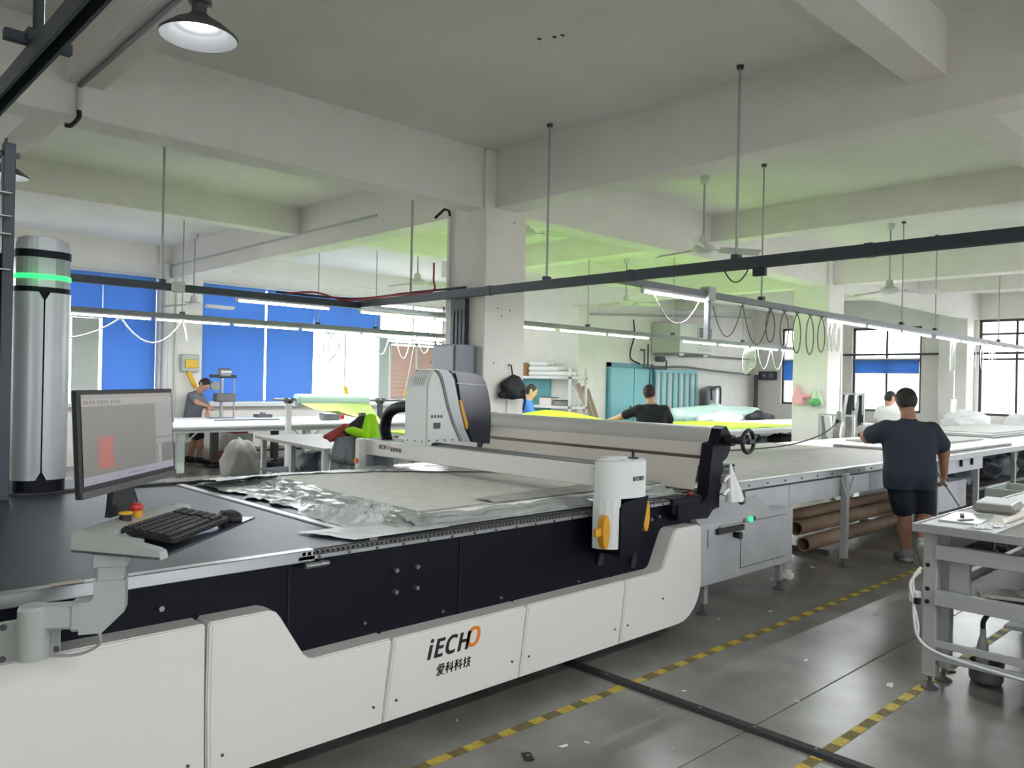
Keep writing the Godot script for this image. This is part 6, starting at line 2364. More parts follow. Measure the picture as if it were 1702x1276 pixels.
	bx(st, 15.0, 16.78, 2.1, 2.2, 12.32, 12.42)
	part("frame", st, M.teal_dark)
	st = S()
	bx(st, 15.1, 16.05, 0.0, 2.1, 12.36, 12.41, 0.004)
	var d := part("leaf", st, M.teal)
	st = S()
	bx(st, 15.9, 15.94, 0.98, 1.14, 12.33, 12.36, 0.004)
	part("handle", st, M.leg_dark, d)
	st = S()
	bx(st, 16.06, 16.68, 0.0, 2.1, 12.35, 12.41, 0.004)
	part("leaf", st, M.teal)
	setting("door_2", "turquoise door behind the white shelf", B(13.93, 0, 13.7), "door")
	st = S()
	bx(st, 13.9, 13.965, 0.0, 1.85, 13.25, 14.2, 0.004)
	part("leaf", st, M.teal)
	thing("folding_gate", "turquoise and white striped folding gate beside the door", "gate", B(17.7, 0, 12.3))
	st = S()
	bx(st, 16.8, 18.75, 2.0, 2.1, 12.26, 12.32, 0.004)
	part("top_bar", st, M.teal)
	for k in 8:
		st = S()
		bx(st, 16.82 + k * 0.265, 16.91 + k * 0.265, 0.0, 2.0, 12.25, 12.31, 0.004)
		part("post", st, M.teal)
		if k < 7:
			st = S()
			bx(st, 16.92 + k * 0.265, 17.08 + k * 0.265, 0.02, 2.0, 12.29, 12.31, 0.002)
			part("slat", st, M.frame_white if k % 2 == 0 else M.mint)
	# air cooler on the wall
	thing("air_cooler", "big white air cooler box on brackets high on the back wall", "air cooler", B(17.3, 2.5, 11.9))
	st = S()
	bx(st, 16.77, 18.25, 2.5, 3.26, 11.5, 12.38, 0.015)
	part("case", st, M.ac_white)
	st = S()
	bx(st, 17.55, 18.2, 2.85, 3.2, 11.48, 11.51, 0.004)
	part("vent_frame", st, M.frame_white)
	for k in 6:
		st = S()
		bx(st, 17.6, 18.15, 2.88 + k * 0.05, 2.91 + k * 0.05, 11.465, 11.485)
		part("vent_slat", st, M.vent_dark)
	for k in 3:
		st = S()
		bx(st, 17.6, 18.15, 2.58 + k * 0.06, 2.6 + k * 0.06, 11.49, 11.5)
		part("lower_slat", st, M.panel_grey)
	st = S()
	bx(st, 16.9, 17.1, 2.43, 2.5, 11.6, 12.4, 0.004)
	part("bracket", st, M.leg_grey)
	st = S()
	bx(st, 18.0, 18.2, 2.43, 2.5, 11.6, 12.4, 0.004)
	part("bracket", st, M.leg_grey)
	thing("pump_frame", "dark pipe frame with a small pump under the air cooler", "pump", B(16.5, 2.1, 12.1))
	st = S()
	for p in [[16.25, 2.1, 16.25, 2.55], [16.25, 2.1, 17.2, 2.1], [17.2, 2.1, 17.2, 2.32], [16.25, 2.55, 16.1, 2.55], [16.4, 2.1, 16.4, 2.7]]:
		cyl(st, P(p[0], p[1], 12.2), P(p[2], p[3], 12.2), 0.022, -1, 8)
	part("pipe_frame", st, M.leg_dark)
	st = S()
	cyl(st, P(16.7, 2.34, 12.15), P(17.0, 2.34, 12.15), 0.07, -1, 14)
	part("pump", st, M.bag_dark)
	cable("black cable hanging in a loop left of the air cooler", smooth([B(15.9, 3.3, 12.3), B(15.95, 2.9, 12.3), B(15.8, 2.5, 12.3), B(15.85, 2.3, 12.3), B(16.2, 2.2, 12.3)]), 0.02, M.cable_dark)
	cable("grey pipe run along the back wall under the air cooler", smooth([B(16.3, 2.15, 12.34), B(17.2, 2.15, 12.34), B(18.2, 2.18, 12.34), B(19.5, 2.12, 12.3), B(21.6, 2.05, 12.3)]), 0.03, M.cable_grey, "", "pipe")
	cable("thin dark pipe from the air cooler to the window", [B(18.3, 2.52, 12.3), B(21.9, 2.5, 12.3)], 0.025, M.leg_dark, "", "pipe")
	cable("dark vertical duct in the far corner", [B(21.8, 0.0, 12.2), B(21.8, 2.05, 12.2)], 0.07, M.leg_dark, "", "pipe")
	cable("long grey pipe high on the back wall", [B(14.2, 3.3, 12.25), B(21.5, 3.75, 12.25)], 0.03, M.leg_grey, "", "pipe")
	thing("notice_board", "small dark sign with pale characters beside the far window", "sign", B(21.9, 1.9, 11.9))
	st = S()
	bx(st, 21.93, 21.98, 1.9, 2.16, 11.62, 12.2, 0.004)
	part("board", st, M.sign)
	st = S()
	for k in 2:
		glyph(st, [G_KE, G_JI][k], P(21.925, 1.96, 12.08 - k * 0.22), Vector3.BACK, Vector3.UP, 0.14, 0.0)
	part("characters", st, M.panel_grey)
	# steel flask and coats on the wall
	thing("water_boiler", "tall steel water boiler with bags hung on it at the back wall", "boiler", B(19.2, 0, 12.2))
	st = S()
	lathe(st, P(19.2, 0.0, 12.15), [[0.0, 0.0], [0.22, 0.0], [0.24, 0.05], [0.24, 1.55], [0.2, 1.62], [0.08, 1.68], [0.0, 1.69]], 24)
	part("tank", st, M.steel)
	st = S()
	tube(st, smooth([P(19.0, 1.3, 11.95), P(18.98, 1.6, 11.95), P(19.2, 1.66, 11.9), P(19.42, 1.6, 11.95), P(19.42, 1.0, 11.95)]), 0.03, 8)
	part("strap", st, M.bag_dark)
	thing("blue_crate", "blue plastic crate behind the spreading table", "crate", B(19.0, 0.6, 11.3))
	st = S()
	bx(st, 18.55, 19.35, 0.6, 1.05, 11.0, 11.5, 0.03)
	part("tub", st, M.blue_box)
	st = S()
	bx(st, 18.52, 19.38, 1.02, 1.07, 10.97, 11.53, 0.01)
	part("rim", st, M.blue_box)
	thing("crate_stand", "low stand under the blue crate", "stand", B(19.0, 0, 11.3))
	st = S()
	bx(st, 18.5, 19.4, 0.56, 0.6, 10.95, 11.55)
	part("top", st, M.wood)
	for a in [18.55, 19.35]:
		for b in [11.0, 11.5]:
			foot_leg(a, b, 0.56, 0.05, M.leg_grey)

# ---------- far right ----------
func build_far_right() -> void:
	var st: SurfaceTool
	thing("hung_bag", "pink plastic bag hung on the far column", "bag", B(13.46, 1.36, 6.72))
	st = S()
	var f := func(s: float, t: float) -> Vector3:
		var a := TAU * s
		var w := 0.01 + 0.14 * pow(t, 1.2) * (1.0 - 0.5 * maxf(0.0, t - 0.75) * 3.0)
		var c := 1.0 + 0.25 * sin(a * 3.0 + 4.0 * t)
		return P(13.46 + cos(a) * w * 0.35 * c, 1.72 - 0.36 * t, 6.73 + sin(a) * w * c - 0.05 * t)
	sheet(st, 24, 10, f, 0.002)
	part("pouch", st, M.pink_bag)
	st = S()
	flesh(st, [[P(13.47, 1.5, 6.62), P(13.48, 1.52, 6.45), 0.05, 0.015]], 0.03, 0.012)
	part("corner", st, M.pink_bag)
	thing("hung_bag", "clear bag of green things hung on the far column", "bag", B(13.46, 1.34, 6.36))
	st = S()
	f = func(s: float, t: float) -> Vector3:
		var a := TAU * s
		var w := 0.01 + 0.13 * pow(t, 0.9) * (1.0 - 0.6 * maxf(0.0, t - 0.8) * 4.0)
		var c := 1.0 + 0.12 * sin(a * 4.0 + 3.0 * t)
		return P(13.46 + cos(a) * w * 0.35 * c, 1.66 - 0.34 * t, 6.37 + sin(a) * w * c)
	sheet(st, 24, 10, f, 0.002)
	part("pouch", st, M.clear_bag)
	st = S()
	blob(st, P(13.42, 1.41, 6.37), Vector3(0.05, 0.07, 0.12), 12, 0.2, 2)
	part("green_filling", st, M.green_leaf)
	cable("white drop cord with a grey socket hanging from the feed rail", [B(10.0, 2.5, 4.42), B(10.0, 1.36, 4.42)], 0.008, M.cable_white, "", "hanging_cable")
	thing("hanging_socket", "grey socket block hanging over the feed table", "socket", B(10.0, 1.22, 4.42))
	st = S()
	bx(st, 9.97, 10.03, 1.2, 1.36, 4.39, 4.45, 0.01)
	part("block", st, M.leg_grey)
	st = S()
	bx(st, 9.9, 9.97, 1.21, 1.26, 4.38, 4.43, 0.008)
	part("plug", st, M.black)
	cable("white drop cord with a pale socket beside the end wall window", [B(14.3, 2.5, 4.42), B(14.3, 1.5, 4.42)], 0.01, M.cable_white, "", "hanging_cable")
	thing("hanging_socket", "pale socket block hanging before the end wall window", "socket", B(14.3, 1.3, 4.42))
	st = S()
	bx(st, 14.26, 14.34, 1.3, 1.52, 4.38, 4.46, 0.012)
	part("block", st, M.pvc)
	for q in [[12.9, 5.75, M.bag_grey, M.frame_white, "grey and white strips of cloth hung at the back of the pale work table", 1.2, 0.16], [14.6, 6.3, M.bag_black, M.cloth_white, "dark and white garments hung beside the far column", 1.55, 0.2]]:
		thing("hung_cloth", q[4], "cloth", B(q[0], q[5] - 0.6, q[1]))
		for k in 7:
			st = S()
			f = func(s: float, t: float) -> Vector3:
				return P(q[0] + 0.1 * sin(k * 2.0) + 0.03 * sin(t * 6.0 + k), q[5] - 0.55 * t - 0.05 * k * t, q[1] + q[6] * (k - 3) * 0.4 + (s - 0.5) * 0.1 + 0.05 * t * sin(k))
			sheet(st, 3, 8, f, 0.006)
			part("strip", st, q[2] if k % 2 == 0 else q[3])
		st = S()
		bar(st, P(q[0], q[5] + 0.02, q[1] - 0.3), P(q[0], q[5] + 0.02, q[1] + 0.3), 0.03, 0.03)
		part("bar", st, M.leg_grey)
		for s2 in [-0.28, 0.28]:
			st = S()
			bx(st, q[0] - 0.02, q[0] + 0.02, 0.0, q[5] + 0.02, q[1] + s2 - 0.02, q[1] + s2 + 0.02)
			part("post", st, M.leg_grey)
	for q in [[19.85, 5.9, 0.99, 0.6, 0.26, "white cloth heap before the end wall window", M.cloth_white, 31], [20.75, 5.05, 0.97, 0.36, 0.22, "small white cloth heap right of the bigger heap", M.cloth_white, 33]]:
		thing("cloth_heap", q[5], "cloth", B(q[0], 0.8, q[1]))
		st = S()
		blob(st, P(q[0], q[2], q[1]), Vector3(q[3], q[4], q[3] * 0.8), 20, 0.22, q[7], true)
		part("cloth", st, q[6])
	thing("side_bench", "pale bench under the white cloth heaps", "bench", B(20.0, 0, 5.6))
	st = S()
	bx(st, 19.05, 21.2, 0.8, 0.84, 4.6, 6.6, 0.004)
	part("top", st, M.table_white)
	for a in [19.15, 21.1]:
		for b in [4.7, 6.5]:
			foot_leg(a, b, 0.8, 0.06, M.leg_grey)
	thing("wall_conduit", "dark conduit across the end wall between the windows", "conduit", B(21.9, 2.4, 8))
	st = S()
	cyl(st, P(21.9, 2.62, 2.0), P(21.9, 2.62, 9.9), 0.03, -1, 10)
	part("pipe", st, M.leg_dark)
	thing("plastic_tub", "grey plastic tub beyond the worn table", "tub", B(8.9, 0, 2.3))
	st = S()
	slab(st, P(9.900, 0.3, 2.35), Vector3.RIGHT, Vector3.FORWARD, Vector3.UP, rounded(0.8, 0.55, 0.08), 0.012)
	for q in [[9.510, 9.535, 2.1, 2.6], [10.265, 10.290, 2.1, 2.6]]:
		bx(st, q[0], q[1], 0.3, 0.62, q[2], q[3], 0.004)
	for b in [2.08, 2.6]:
		bx(st, 9.520, 10.280, 0.3, 0.62, b, b + 0.025, 0.004)
	part("tub", st, M.panel_grey)
	st = S()
	bx(st, 9.500, 10.300, 0.0, 0.3, 2.1, 2.6, 0.006)
	part("stand", st, M.leg_dark)

# ---------- floor ----------
func build_floor_bits() -> void:
	var st: SurfaceTool
	for q in [[2.655, -0.5, 9.0, "yellow and olive striped floor tape along the cutting machine"], [1.575, 3.0, 7.0, "yellow and grey worn floor tape running under the near table"]]:
		thing("floor_tape", q[3], "tape", B((q[1] + q[2]) / 2, 0, q[0]))
		var a: float = q[1]
		var k := 0
		while a < q[2]:
			st = S()
			var l := 0.1 + 0.02 * sin(k * 3.7)
			bx(st, a, a + l, 0.0005, 0.002, q[0] - 0.026, q[0] + 0.026)
			part("stripe", st, M.tape_yellow if k % 2 == 0 else M.tape_worn)
			a += l
			k += 1
	thing("cable_cover", "dark floor cable cover crossing the yellow tape", "cable cover", B(3.45, 0, 2.0))
	st = S()
	slab(st, P(3.45, 0.002, 3.1), Vector3.RIGHT, Vector3.UP, Vector3.BACK, PackedVector2Array([Vector2(-0.04, 0), Vector2(0.04, 0), Vector2(0.025, 0.016), Vector2(-0.025, 0.016)]), 5.5)
	part("strip", st, M.rubber)
	for k in 8:
		st = S()
		cyl(st, P(3.45, 0.017, 2.8 - k * 0.3), P(3.45, 0.021, 2.8 - k * 0.3), 0.007, -1, 8)
		part("screw", st, M.steel)
	var sc := [[2.62, 2.4, 0.05], [2.75, 2.36, 0.03], [3.3, 2.35, 0.02], [5.4, 2.85, 0.04], [6.3, 3.3, 0.05], [7.0, 3.3, 0.06], [4.55, 2.2, 0.05], [3.6, 2.42, 0.03], [3.0, 2.05, 0.02], [4.6, 1.7, 0.08], [5.9, 2.3, 0.03], [2.45, 2.9, 0.02], [4.9, 3.0, 0.03], [7.5, 2.9, 0.03], [3.95, 1.95, 0.03]]
	for k in sc.size():
		var q: Array = sc[k]
		thing("paper_scrap", "small pale paper scrap on the concrete floor", "scrap", B(q[0], 0, q[1]), "paper scraps on the floor")
		st = S()
		slab(st, P(q[0], 0.001, q[1]), Vector3(cos(k), 0, sin(k)), Vector3(-sin(k), 0, cos(k)), Vector3.UP, PackedVector2Array([Vector2(0, 0), Vector2(q[2], 0.01), Vector2(q[2] * 0.8, q[2] * 0.5), Vector2(q[2] * 0.2, q[2] * 0.4)]), 0.003)
		part("scrap", st, M.cloth_white)
	thing("paper_wad", "small crumpled white paper wad beside the cabinet foot", "paper", B(6.5, 0, 3.2))
	st = S()
	blob(st, P(6.4, 0.04, 3.25), Vector3(0.05, 0.05, 0.05), 10, 0.3, 4)
	part("wad", st, M.cloth_white)
	for q in [[2.45, 2.42, 0.07, "black scrap with a screw beside the yellow tape"], [5.05, 1.55, 0.05, "black scrap behind the double table legs"], [4.95, 1.35, 0.05, "oval black scrap in front of the double table legs"], [5.1, 1.15, 0.04, "small black scrap under the worn table"]]:
		thing("black_scrap", q[3], "scrap", B(q[0], 0, q[1]))
		st = S()
		box(st, P(q[0], 0.004, q[1]), Vector3(q[2], 0.005, q[2] * 0.6), Basis(Vector3.UP, q[0] * 3.0), 0.001)
		part("scrap", st, M.black)
		st = S()
		cyl(st, P(q[0], 0.006, q[1]), P(q[0], 0.011, q[1]), 0.006, -1, 8)
		part("stud", st, M.steel)

# ---------- people ----------
# J holds joints as Vector3(right, up, ahead) from the ground point; r and f are the person's picture axes
func person(label: String, base: Vector3, r: Vector3, f: Vector3, J: Dictionary, look: Dictionary, cell: float) -> void:
	thing("person", label, "person", base)
	var w := func(p: Vector3) -> Vector3:
		return r * p.x + Vector3.UP * p.y + f * p.z
	var g: float = look.get("girth", 1.0)
	var arm: float = look.get("arm", 1.0)
	var face: Vector3 = w.call(look.get("face", Vector3(0, 0, 1))).normalized()
	var hd: Vector3 = w.call(J.head)
	var upv: Vector3 = (hd - w.call(J.neck)).normalized()
	var fc := (face - upv * face.dot(upv)).normalized()
	var sd := upv.cross(fc).normalized()
	var hipl: Vector3 = w.call(J.hip_l); var hipr: Vector3 = w.call(J.hip_r)
	var shl: Vector3 = w.call(J.sh_l); var shr: Vector3 = w.call(J.sh_r)
	var nk: Vector3 = w.call(J.neck)
	var mid := (shl + shr) / 2
	var pel := (hipl + hipr) / 2
	var core := func(inf: float) -> Array:
		var ins := (shr - shl) * 0.26
		var inh := (hipr - hipl) * 0.42
		return [[mid - ins + Vector3.DOWN * 0.07, pel - inh, 0.105 * g + inf, 0.115 * g + inf], [mid + ins + Vector3.DOWN * 0.07, pel + inh, 0.105 * g + inf, 0.115 * g + inf], [mid + Vector3.DOWN * 0.06, pel, 0.11 * g + inf, 0.12 * g + inf], [shl.lerp(mid, 0.15), shr.lerp(mid, 0.15), 0.055 * g + inf, 0.055 * g + inf], [mid + Vector3.DOWN * 0.02, nk, 0.075 + inf, 0.05 + inf * 0.3]]
	# body
	var bones: Array = core.call(-0.01)
	bones.append([mid, nk, 0.062, 0.056])
	bones.append([nk, hd - upv * 0.06 + fc * 0.01, 0.056, 0.058])
	bones.append([hd - upv * 0.015 - fc * 0.02, hd + upv * 0.03 - fc * 0.012, 0.082, 0.084])
	bones.append([hd - upv * 0.07 + fc * 0.045, hd + upv * 0.02 + fc * 0.03, 0.045, 0.062])
	bones.append([hd - upv * 0.02 + fc * 0.085, hd + upv * 0.018 + fc * 0.082, 0.014, 0.008])
	for s in [-1.0, 1.0]:
		bones.append([hd + sd * s * 0.078 - upv * 0.025 - fc * 0.01, hd + sd * s * 0.084 + upv * 0.015 - fc * 0.015, 0.014, 0.02])
	for q in ["l", "r"]:
		var sh: Vector3 = w.call(J["sh_" + q]); var el: Vector3 = w.call(J["el_" + q]); var wr: Vector3 = w.call(J["wr_" + q])
		bones.append([sh, el, 0.052 * g * arm, 0.042 * g * arm])
		bones.append([el, wr, 0.043 * g * arm, 0.028 * arm])
		var hi: Vector3 = w.call(J["hip_" + q]); var kn: Vector3 = w.call(J["kn_" + q]); var an: Vector3 = w.call(J["an_" + q]); var to: Vector3 = w.call(J["to_" + q])
		bones.append([hi, kn, 0.09 * g, 0.06 * g])
		bones.append([kn, kn.lerp(an, 0.4), 0.058 * g, 0.06 * g])
		bones.append([kn.lerp(an, 0.4), an, 0.06 * g, 0.036])
		bones.append([an, to, 0.036, 0.028])
	var st := S()
	flesh(st, bones, 0.035, cell)
	# hands: palm, four fingers and thumb, curled
	for q in ["l", "r"]:
		var wr: Vector3 = w.call(J["wr_" + q]); var el: Vector3 = w.call(J["el_" + q])
		var hn: Vector3 = w.call(J["hand_" + q])
		var dir := (hn - wr).normalized()
		var pn: Vector3 = w.call(look.get("palm_" + q, Vector3(0, 0, 1))).normalized()
		pn = (pn - dir * pn.dot(dir)).normalized()
		var ac := dir.cross(pn).normalized() * (1.0 if q == "l" else -1.0)
		var hb := [[wr, wr + dir * 0.03, 0.026, 0.024], [wr + dir * 0.035 - ac * 0.022, wr + dir * 0.085 - ac * 0.028, 0.016, 0.014], [wr + dir * 0.035, wr + dir * 0.09, 0.017, 0.015], [wr + dir * 0.035 + ac * 0.022, wr + dir * 0.085 + ac * 0.028, 0.017, 0.014]]
		var curl: float = look.get("curl_" + q, 0.5)
		for k in 4:
			var o := wr + dir * (0.088 - 0.004 * absf(k - 1.3)) + ac * (k - 1.5) * -0.0195
			var ln: float = [0.036, 0.042, 0.039, 0.03][3 - k] if q == "r" else [0.036, 0.042, 0.039, 0.03][k]
			var d1 := (dir * cos(curl) + pn * sin(curl)).normalized()
			var d2 := (dir * cos(curl * 2.2) + pn * sin(curl * 2.2)).normalized()
			var d3 := (dir * cos(curl * 3.0) + pn * sin(curl * 3.0)).normalized()
			hb.append([o, o + d1 * ln, 0.0095, 0.009])
			hb.append([o + d1 * ln, o + d1 * ln + d2 * ln * 0.7, 0.009, 0.0085])
			hb.append([o + d1 * ln + d2 * ln * 0.7, o + d1 * ln + d2 * ln * 0.7 + d3 * ln * 0.5, 0.0085, 0.0075])
		var tb := wr + dir * 0.03 + ac * 0.022
		var td := (dir * 0.7 + ac * 0.6 + pn * 0.4).normalized()
		hb.append([tb, tb + td * 0.04, 0.014, 0.012])
		hb.append([tb + td * 0.04, tb + td * 0.04 + (dir * 0.7 + pn * 0.7).normalized() * 0.035, 0.011, 0.009])
		flesh(st, hb, 0.008, minf(cell * 0.4, 0.006))
	part("body", st, look.skin)
	# face
	for s in [-1.0, 1.0]:
		st = S()
		blob(st, hd + sd * s * 0.032 + fc * 0.082 + upv * 0.008, Vector3.ONE * 0.011, 8)
		part("eye", st, M.black)
	st = S()
	bar(st, hd - upv * 0.058 + fc * 0.088 - sd * 0.022, hd - upv * 0.058 + fc * 0.088 + sd * 0.022, 0.01, 0.008, upv)
	part("mouth", st, M.red_cloth)
	# hair
	st = S()
	flesh(st, [[hd + upv * 0.0 - fc * 0.028, hd + upv * 0.035 - fc * 0.014, 0.09, 0.094], [hd - upv * 0.05 - fc * 0.045, hd - fc * 0.03, 0.06, 0.08]], 0.03, cell * 0.75, [[(fc - upv * 0.55).normalized(), hd + fc * 0.045 + upv * 0.02], [-upv, hd - upv * 0.075]])
	part("hair", st, look.hair)
	# shirt
	var sb: Array = core.call(0.016)
	for q in ["l", "r"]:
		var sh: Vector3 = w.call(J["sh_" + q]); var el: Vector3 = w.call(J["el_" + q])
		sb.append([sh, sh.lerp(el, look.get("sleeve", 0.68)), 0.068 * g, 0.073 * g * arm])
	if look.has("hem_drop"):
		sb.append([pel - (hipr - hipl) * 0.4, pel - (hipr - hipl) * 0.42 + Vector3.DOWN * look.hem_drop, 0.13 * g, 0.135 * g])
		sb.append([pel + (hipr - hipl) * 0.4, pel + (hipr - hipl) * 0.42 + Vector3.DOWN * look.hem_drop, 0.13 * g, 0.135 * g])
	st = S()
	var cuts := [[(nk - mid).normalized(), nk - (nk - mid).normalized() * 0.015]]
	if look.has("hem"):
		cuts.append([Vector3.DOWN, Vector3(0, look.hem, 0)])
	flesh(st, sb, 0.05, cell, cuts)
	part("shirt", st, look.shirt)
	# shorts
	var pb := [[hipl.lerp(pel, 0.2), hipr.lerp(pel, 0.2), 0.125 * g, 0.125 * g]]
	for q in ["l", "r"]:
		var hi: Vector3 = w.call(J["hip_" + q]); var kn: Vector3 = w.call(J["kn_" + q])
		pb.append([hi, hi.lerp(kn, look.get("shorts_len", 0.85)), 0.115 * g, 0.1 * g])
	st = S()
	flesh(st, pb, 0.045, cell, [[Vector3.DOWN, Vector3(0, look.get("shorts_hem", 0.4), 0)]] )
	part("shorts", st, look.shorts)
	# shoes
	for q in ["l", "r"]:
		var an: Vector3 = w.call(J["an_" + q]); var to: Vector3 = w.call(J["to_" + q])
		var sdir := (to - an).normalized()
		var dn: Vector3 = w.call(look.get("sole_" + q, Vector3(0, -1, 0))).normalized()
		dn = (dn - sdir * dn.dot(sdir)).normalized()
		st = S()
		flesh(st, [[an - sdir * 0.05 + dn * 0.035, to + sdir * 0.02 + dn * 0.01, 0.045, 0.042], [an + dn * 0.0, an + sdir * 0.06 + dn * 0.02, 0.05, 0.048]], 0.03, minf(cell, 0.012))
		var sp := part("shoe", st, look.shoe)
		st = S()
		flesh(st, [[an - sdir * 0.045 + dn * 0.07, to + sdir * 0.02 + dn * 0.042, 0.04, 0.042]], 0.01, minf(cell, 0.012), [[-dn, an + dn * 0.052]])
		part("sole", st, look.sole, sp)

func build_people() -> void:
	# the walking man
	person("person in navy tee and shorts walking away, holding a pole", B(8.0, 0, 2.87), RT, FW,
		{"head": Vector3(-0.005, 1.535, 0.04), "neck": Vector3(0.0, 1.4, 0.0), "sh_l": Vector3(-0.225, 1.27, 0.0), "sh_r": Vector3(0.24, 1.26, 0.0),
		"el_l": Vector3(-0.33, 1.17, 0.12), "wr_l": Vector3(-0.27, 1.2, 0.36), "hand_l": Vector3(-0.22, 1.2, 0.45), "el_r": Vector3(0.355, 1.06, 0.02), "wr_r": Vector3(0.40, 0.83, 0.08), "hand_r": Vector3(0.40, 0.74, 0.1),
		"hip_l": Vector3(-0.09, 0.84, 0.0), "hip_r": Vector3(0.145, 0.84, 0.0), "kn_l": Vector3(0.0, 0.46, 0.04), "kn_r": Vector3(0.19, 0.47, 0.03), "an_l": Vector3(0.01, 0.09, 0.0), "to_l": Vector3(0.02, 0.04, 0.17), "an_r": Vector3(0.045, 0.21, -0.2), "to_r": Vector3(0.105, 0.055, -0.12)},
		{"girth": 1.06, "arm": 1.18, "skin": M.skin_dark, "hair": M.hair, "shirt": M.tee_navy, "shorts": M.shorts_navy, "shoe": M.shoe_grey, "sole": M.sole, "face": Vector3(0.15, -0.1, 1.0), "hem": 0.69, "hem_drop": 0.1, "shorts_hem": 0.42, "curl_r": 0.8, "palm_r": Vector3(-1, 0, 0.3), "curl_l": 0.7, "palm_l": Vector3(0, -1, 0), "sole_r": Vector3(-0.25, -0.3, -0.95)}, 0.014)
	thing("pole", "pale pole in the hand of the walking man", "pole", B(8.3, 0.3, 2.7))
	var st := S()
	var pa := B(8.0, 0, 2.87) + RT * 0.33 + Vector3.UP * 0.9 + FW * 0.14 - ORG
	var pb := B(8.0, 0, 2.87) + RT * 0.62 + Vector3.UP * 0.52 + FW * 0.2 - ORG
	cyl(st, pa, pb, 0.014, -1, 10)
	part("shaft", st, M.pvc)
	st = S()
	var dv := (pb - pa).normalized()
	cyl(st, pa + dv * 0.16, pa + dv * 0.24, 0.02, -1, 10)
	part("grip", st, M.steel)
	thing("trolley", "small grey machine on wheels beside the walking man", "machine", B(8.9, 0, 2.55))
	st = S()
	cyl(st, P(8.75, 0.3, 2.6), P(9.15, 0.3, 2.45), 0.16, 0.14, 20)
	part("drum", st, M.leg_dark)
	st = S()
	box(st, P(8.95, 0.12, 2.52), Vector3(0.5, 0.1, 0.3), Basis(Vector3.UP, 0.3), 0.02)
	part("base", st, M.black)
	for s in [-0.18, 0.18]:
		st = S()
		cyl(st, P(8.95 + s, 0.05, 2.3), P(8.95 + s, 0.05, 2.74), 0.05, -1, 16)
		part("wheel", st, M.rubber)
	# man in black at the yellow green fabric
	person("person in black tee spreading the yellow green fabric", B(9.55, 0, 7.02), RT, FW,
		{"head": Vector3(-0.03, 1.53, 0.03), "neck": Vector3(-0.01, 1.4, 0.0), "sh_l": Vector3(-0.2, 1.28, 0.02), "sh_r": Vector3(0.2, 1.28, 0.0),
		"el_l": Vector3(-0.44, 1.16, 0.12), "wr_l": Vector3(-0.66, 1.08, 0.22), "hand_l": Vector3(-0.76, 1.06, 0.25), "el_r": Vector3(0.3, 1.08, 0.08), "wr_r": Vector3(0.34, 0.95, 0.3), "hand_r": Vector3(0.34, 0.93, 0.4),
		"hip_l": Vector3(-0.1, 0.86, 0.0), "hip_r": Vector3(0.1, 0.86, 0.0), "kn_l": Vector3(-0.1, 0.47, 0.02), "kn_r": Vector3(0.12, 0.47, 0.0), "an_l": Vector3(-0.1, 0.09, 0.0), "to_l": Vector3(-0.12, 0.045, 0.16), "an_r": Vector3(0.13, 0.09, -0.05), "to_r": Vector3(0.15, 0.045, 0.11)},
		{"girth": 1.0, "skin": M.skin, "hair": M.hair, "shirt": M.tee_black, "shorts": M.shorts_navy, "shoe": M.black, "sole": M.sole, "face": Vector3(0.35, -0.2, 1.0), "hem": 0.8, "palm_l": Vector3(0, -1, 0), "palm_r": Vector3(0, -1, 0), "curl_l": 0.7, "curl_r": 0.3}, 0.018)
	# man half hidden by the column
	person("person in blue garment at the far end of the yellow green fabric", B(9.74, 0, 9.76), RT, FW,
		{"head": Vector3(0.03, 1.5, 0.0), "neck": Vector3(-0.02, 1.37, 0.0), "sh_l": Vector3(-0.05, 1.28, 0.18), "sh_r": Vector3(-0.05, 1.28, -0.18),
		"el_l": Vector3(0.1, 1.05, 0.25), "wr_l": Vector3(0.3, 0.98, 0.2), "hand_l": Vector3(0.4, 0.97, 0.18), "el_r": Vector3(0.05, 1.02, -0.25), "wr_r": Vector3(0.28, 0.97, -0.2), "hand_r": Vector3(0.38, 0.96, -0.18),
		"hip_l": Vector3(-0.06, 0.85, 0.1), "hip_r": Vector3(-0.06, 0.85, -0.1), "kn_l": Vector3(-0.03, 0.46, 0.1), "kn_r": Vector3(-0.03, 0.46, -0.1), "an_l": Vector3(-0.06, 0.09, 0.1), "to_l": Vector3(0.1, 0.045, 0.12), "an_r": Vector3(-0.06, 0.09, -0.1), "to_r": Vector3(0.1, 0.045, -0.12)},
		{"girth": 1.0, "skin": M.skin, "hair": M.hair, "shirt": M.blue_cloth, "shorts": M.blue_cloth, "shoe": M.black, "sole": M.sole, "face": Vector3(1.0, -0.15, 0.0), "hem": 0.7, "hem_drop": 0.12, "palm_l": Vector3(0, -1, 0), "palm_r": Vector3(0, -1, 0), "curl_l": 0.4, "curl_r": 0.4}, 0.02)
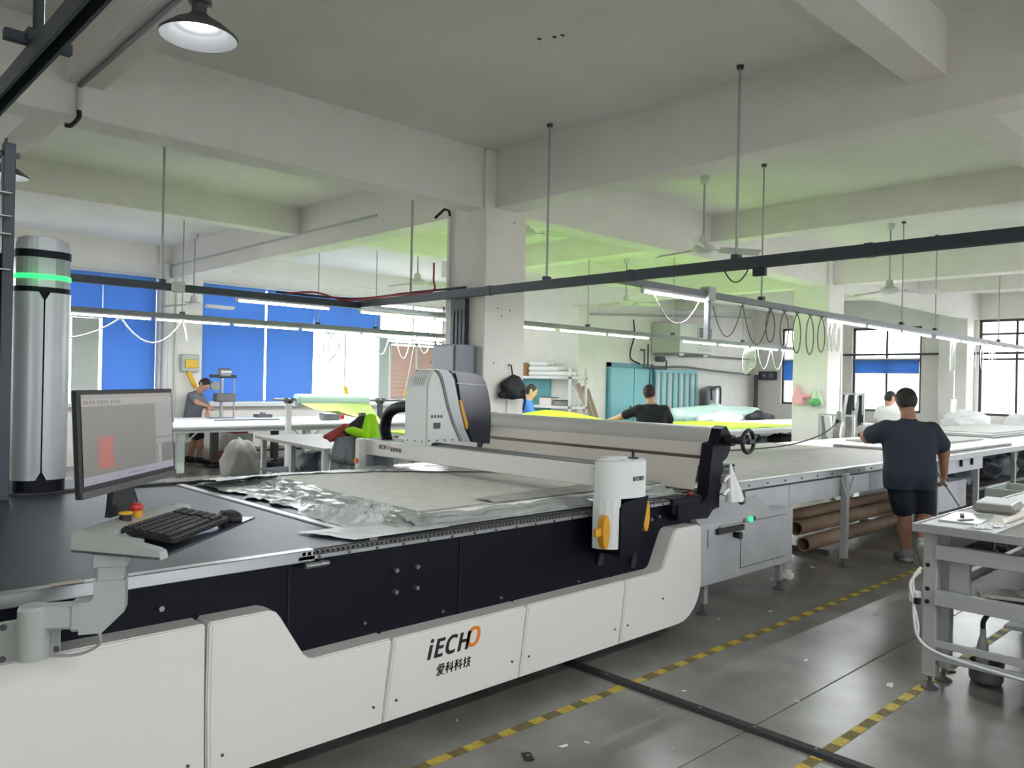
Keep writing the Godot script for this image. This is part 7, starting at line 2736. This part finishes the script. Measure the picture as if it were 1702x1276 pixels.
	# man in white behind the walking man
	person("person in white tee behind the pale work table", B(15.55, 0, 5.9), RT, FW,
		{"head": Vector3(0.0, 1.51, 0.0), "neck": Vector3(-0.03, 1.38, 0.0), "sh_l": Vector3(-0.16, 1.29, 0.1), "sh_r": Vector3(0.14, 1.28, -0.1),
		"el_l": Vector3(-0.2, 1.05, 0.12), "wr_l": Vector3(0.02, 1.0, 0.0), "hand_l": Vector3(0.1, 0.99, -0.04), "el_r": Vector3(0.2, 1.03, -0.2), "wr_r": Vector3(0.32, 0.97, -0.3), "hand_r": Vector3(0.38, 0.95, -0.36),
		"hip_l": Vector3(-0.1, 0.86, 0.05), "hip_r": Vector3(0.1, 0.86, -0.05), "kn_l": Vector3(-0.1, 0.47, 0.05), "kn_r": Vector3(0.1, 0.47, -0.05), "an_l": Vector3(-0.1, 0.09, 0.05), "to_l": Vector3(0.03, 0.045, 0.12), "an_r": Vector3(0.1, 0.09, -0.05), "to_r": Vector3(0.24, 0.045, 0.0)},
		{"girth": 0.98, "skin": M.skin, "hair": M.hair, "shirt": M.tee_white, "shorts": M.shorts_navy, "shoe": M.black, "sole": M.sole, "face": Vector3(1.0, -0.1, 0.1), "hem": 0.8, "palm_l": Vector3(0, -1, 0), "palm_r": Vector3(-1, 0, 0)}, 0.02)
	# man bending over the bench
	person("person in grey tee bending over the white bench at the drilling machine", B(6.1, 0, 14.98), RT, FW,
		{"head": Vector3(0.13, 1.49, -0.1), "neck": Vector3(0.02, 1.38, -0.06), "sh_l": Vector3(-0.08, 1.27, 0.16), "sh_r": Vector3(-0.08, 1.27, -0.2),
		"el_l": Vector3(0.15, 1.04, 0.06), "wr_l": Vector3(0.22, 0.96, -0.2), "hand_l": Vector3(0.26, 0.93, -0.3), "el_r": Vector3(0.08, 1.16, -0.34), "wr_r": Vector3(0.32, 1.1, -0.42), "hand_r": Vector3(0.42, 1.08, -0.45),
		"hip_l": Vector3(-0.14, 0.84, 0.1), "hip_r": Vector3(-0.14, 0.84, -0.08), "kn_l": Vector3(-0.12, 0.46, 0.1), "kn_r": Vector3(0.05, 0.46, -0.06), "an_l": Vector3(-0.2, 0.09, 0.1), "to_l": Vector3(-0.06, 0.045, 0.1), "an_r": Vector3(0.04, 0.09, -0.05), "to_r": Vector3(0.22, 0.045, -0.05)},
		{"girth": 1.0, "skin": M.skin, "hair": M.hair, "shirt": M.tee_grey, "shorts": M.shorts_navy, "shoe": M.black, "sole": M.black, "face": Vector3(0.85, -0.65, -0.35), "hem": 0.8, "palm_l": Vector3(0, -1, 0), "palm_r": Vector3(0, -1, 0), "curl_r": 0.8}, 0.018)
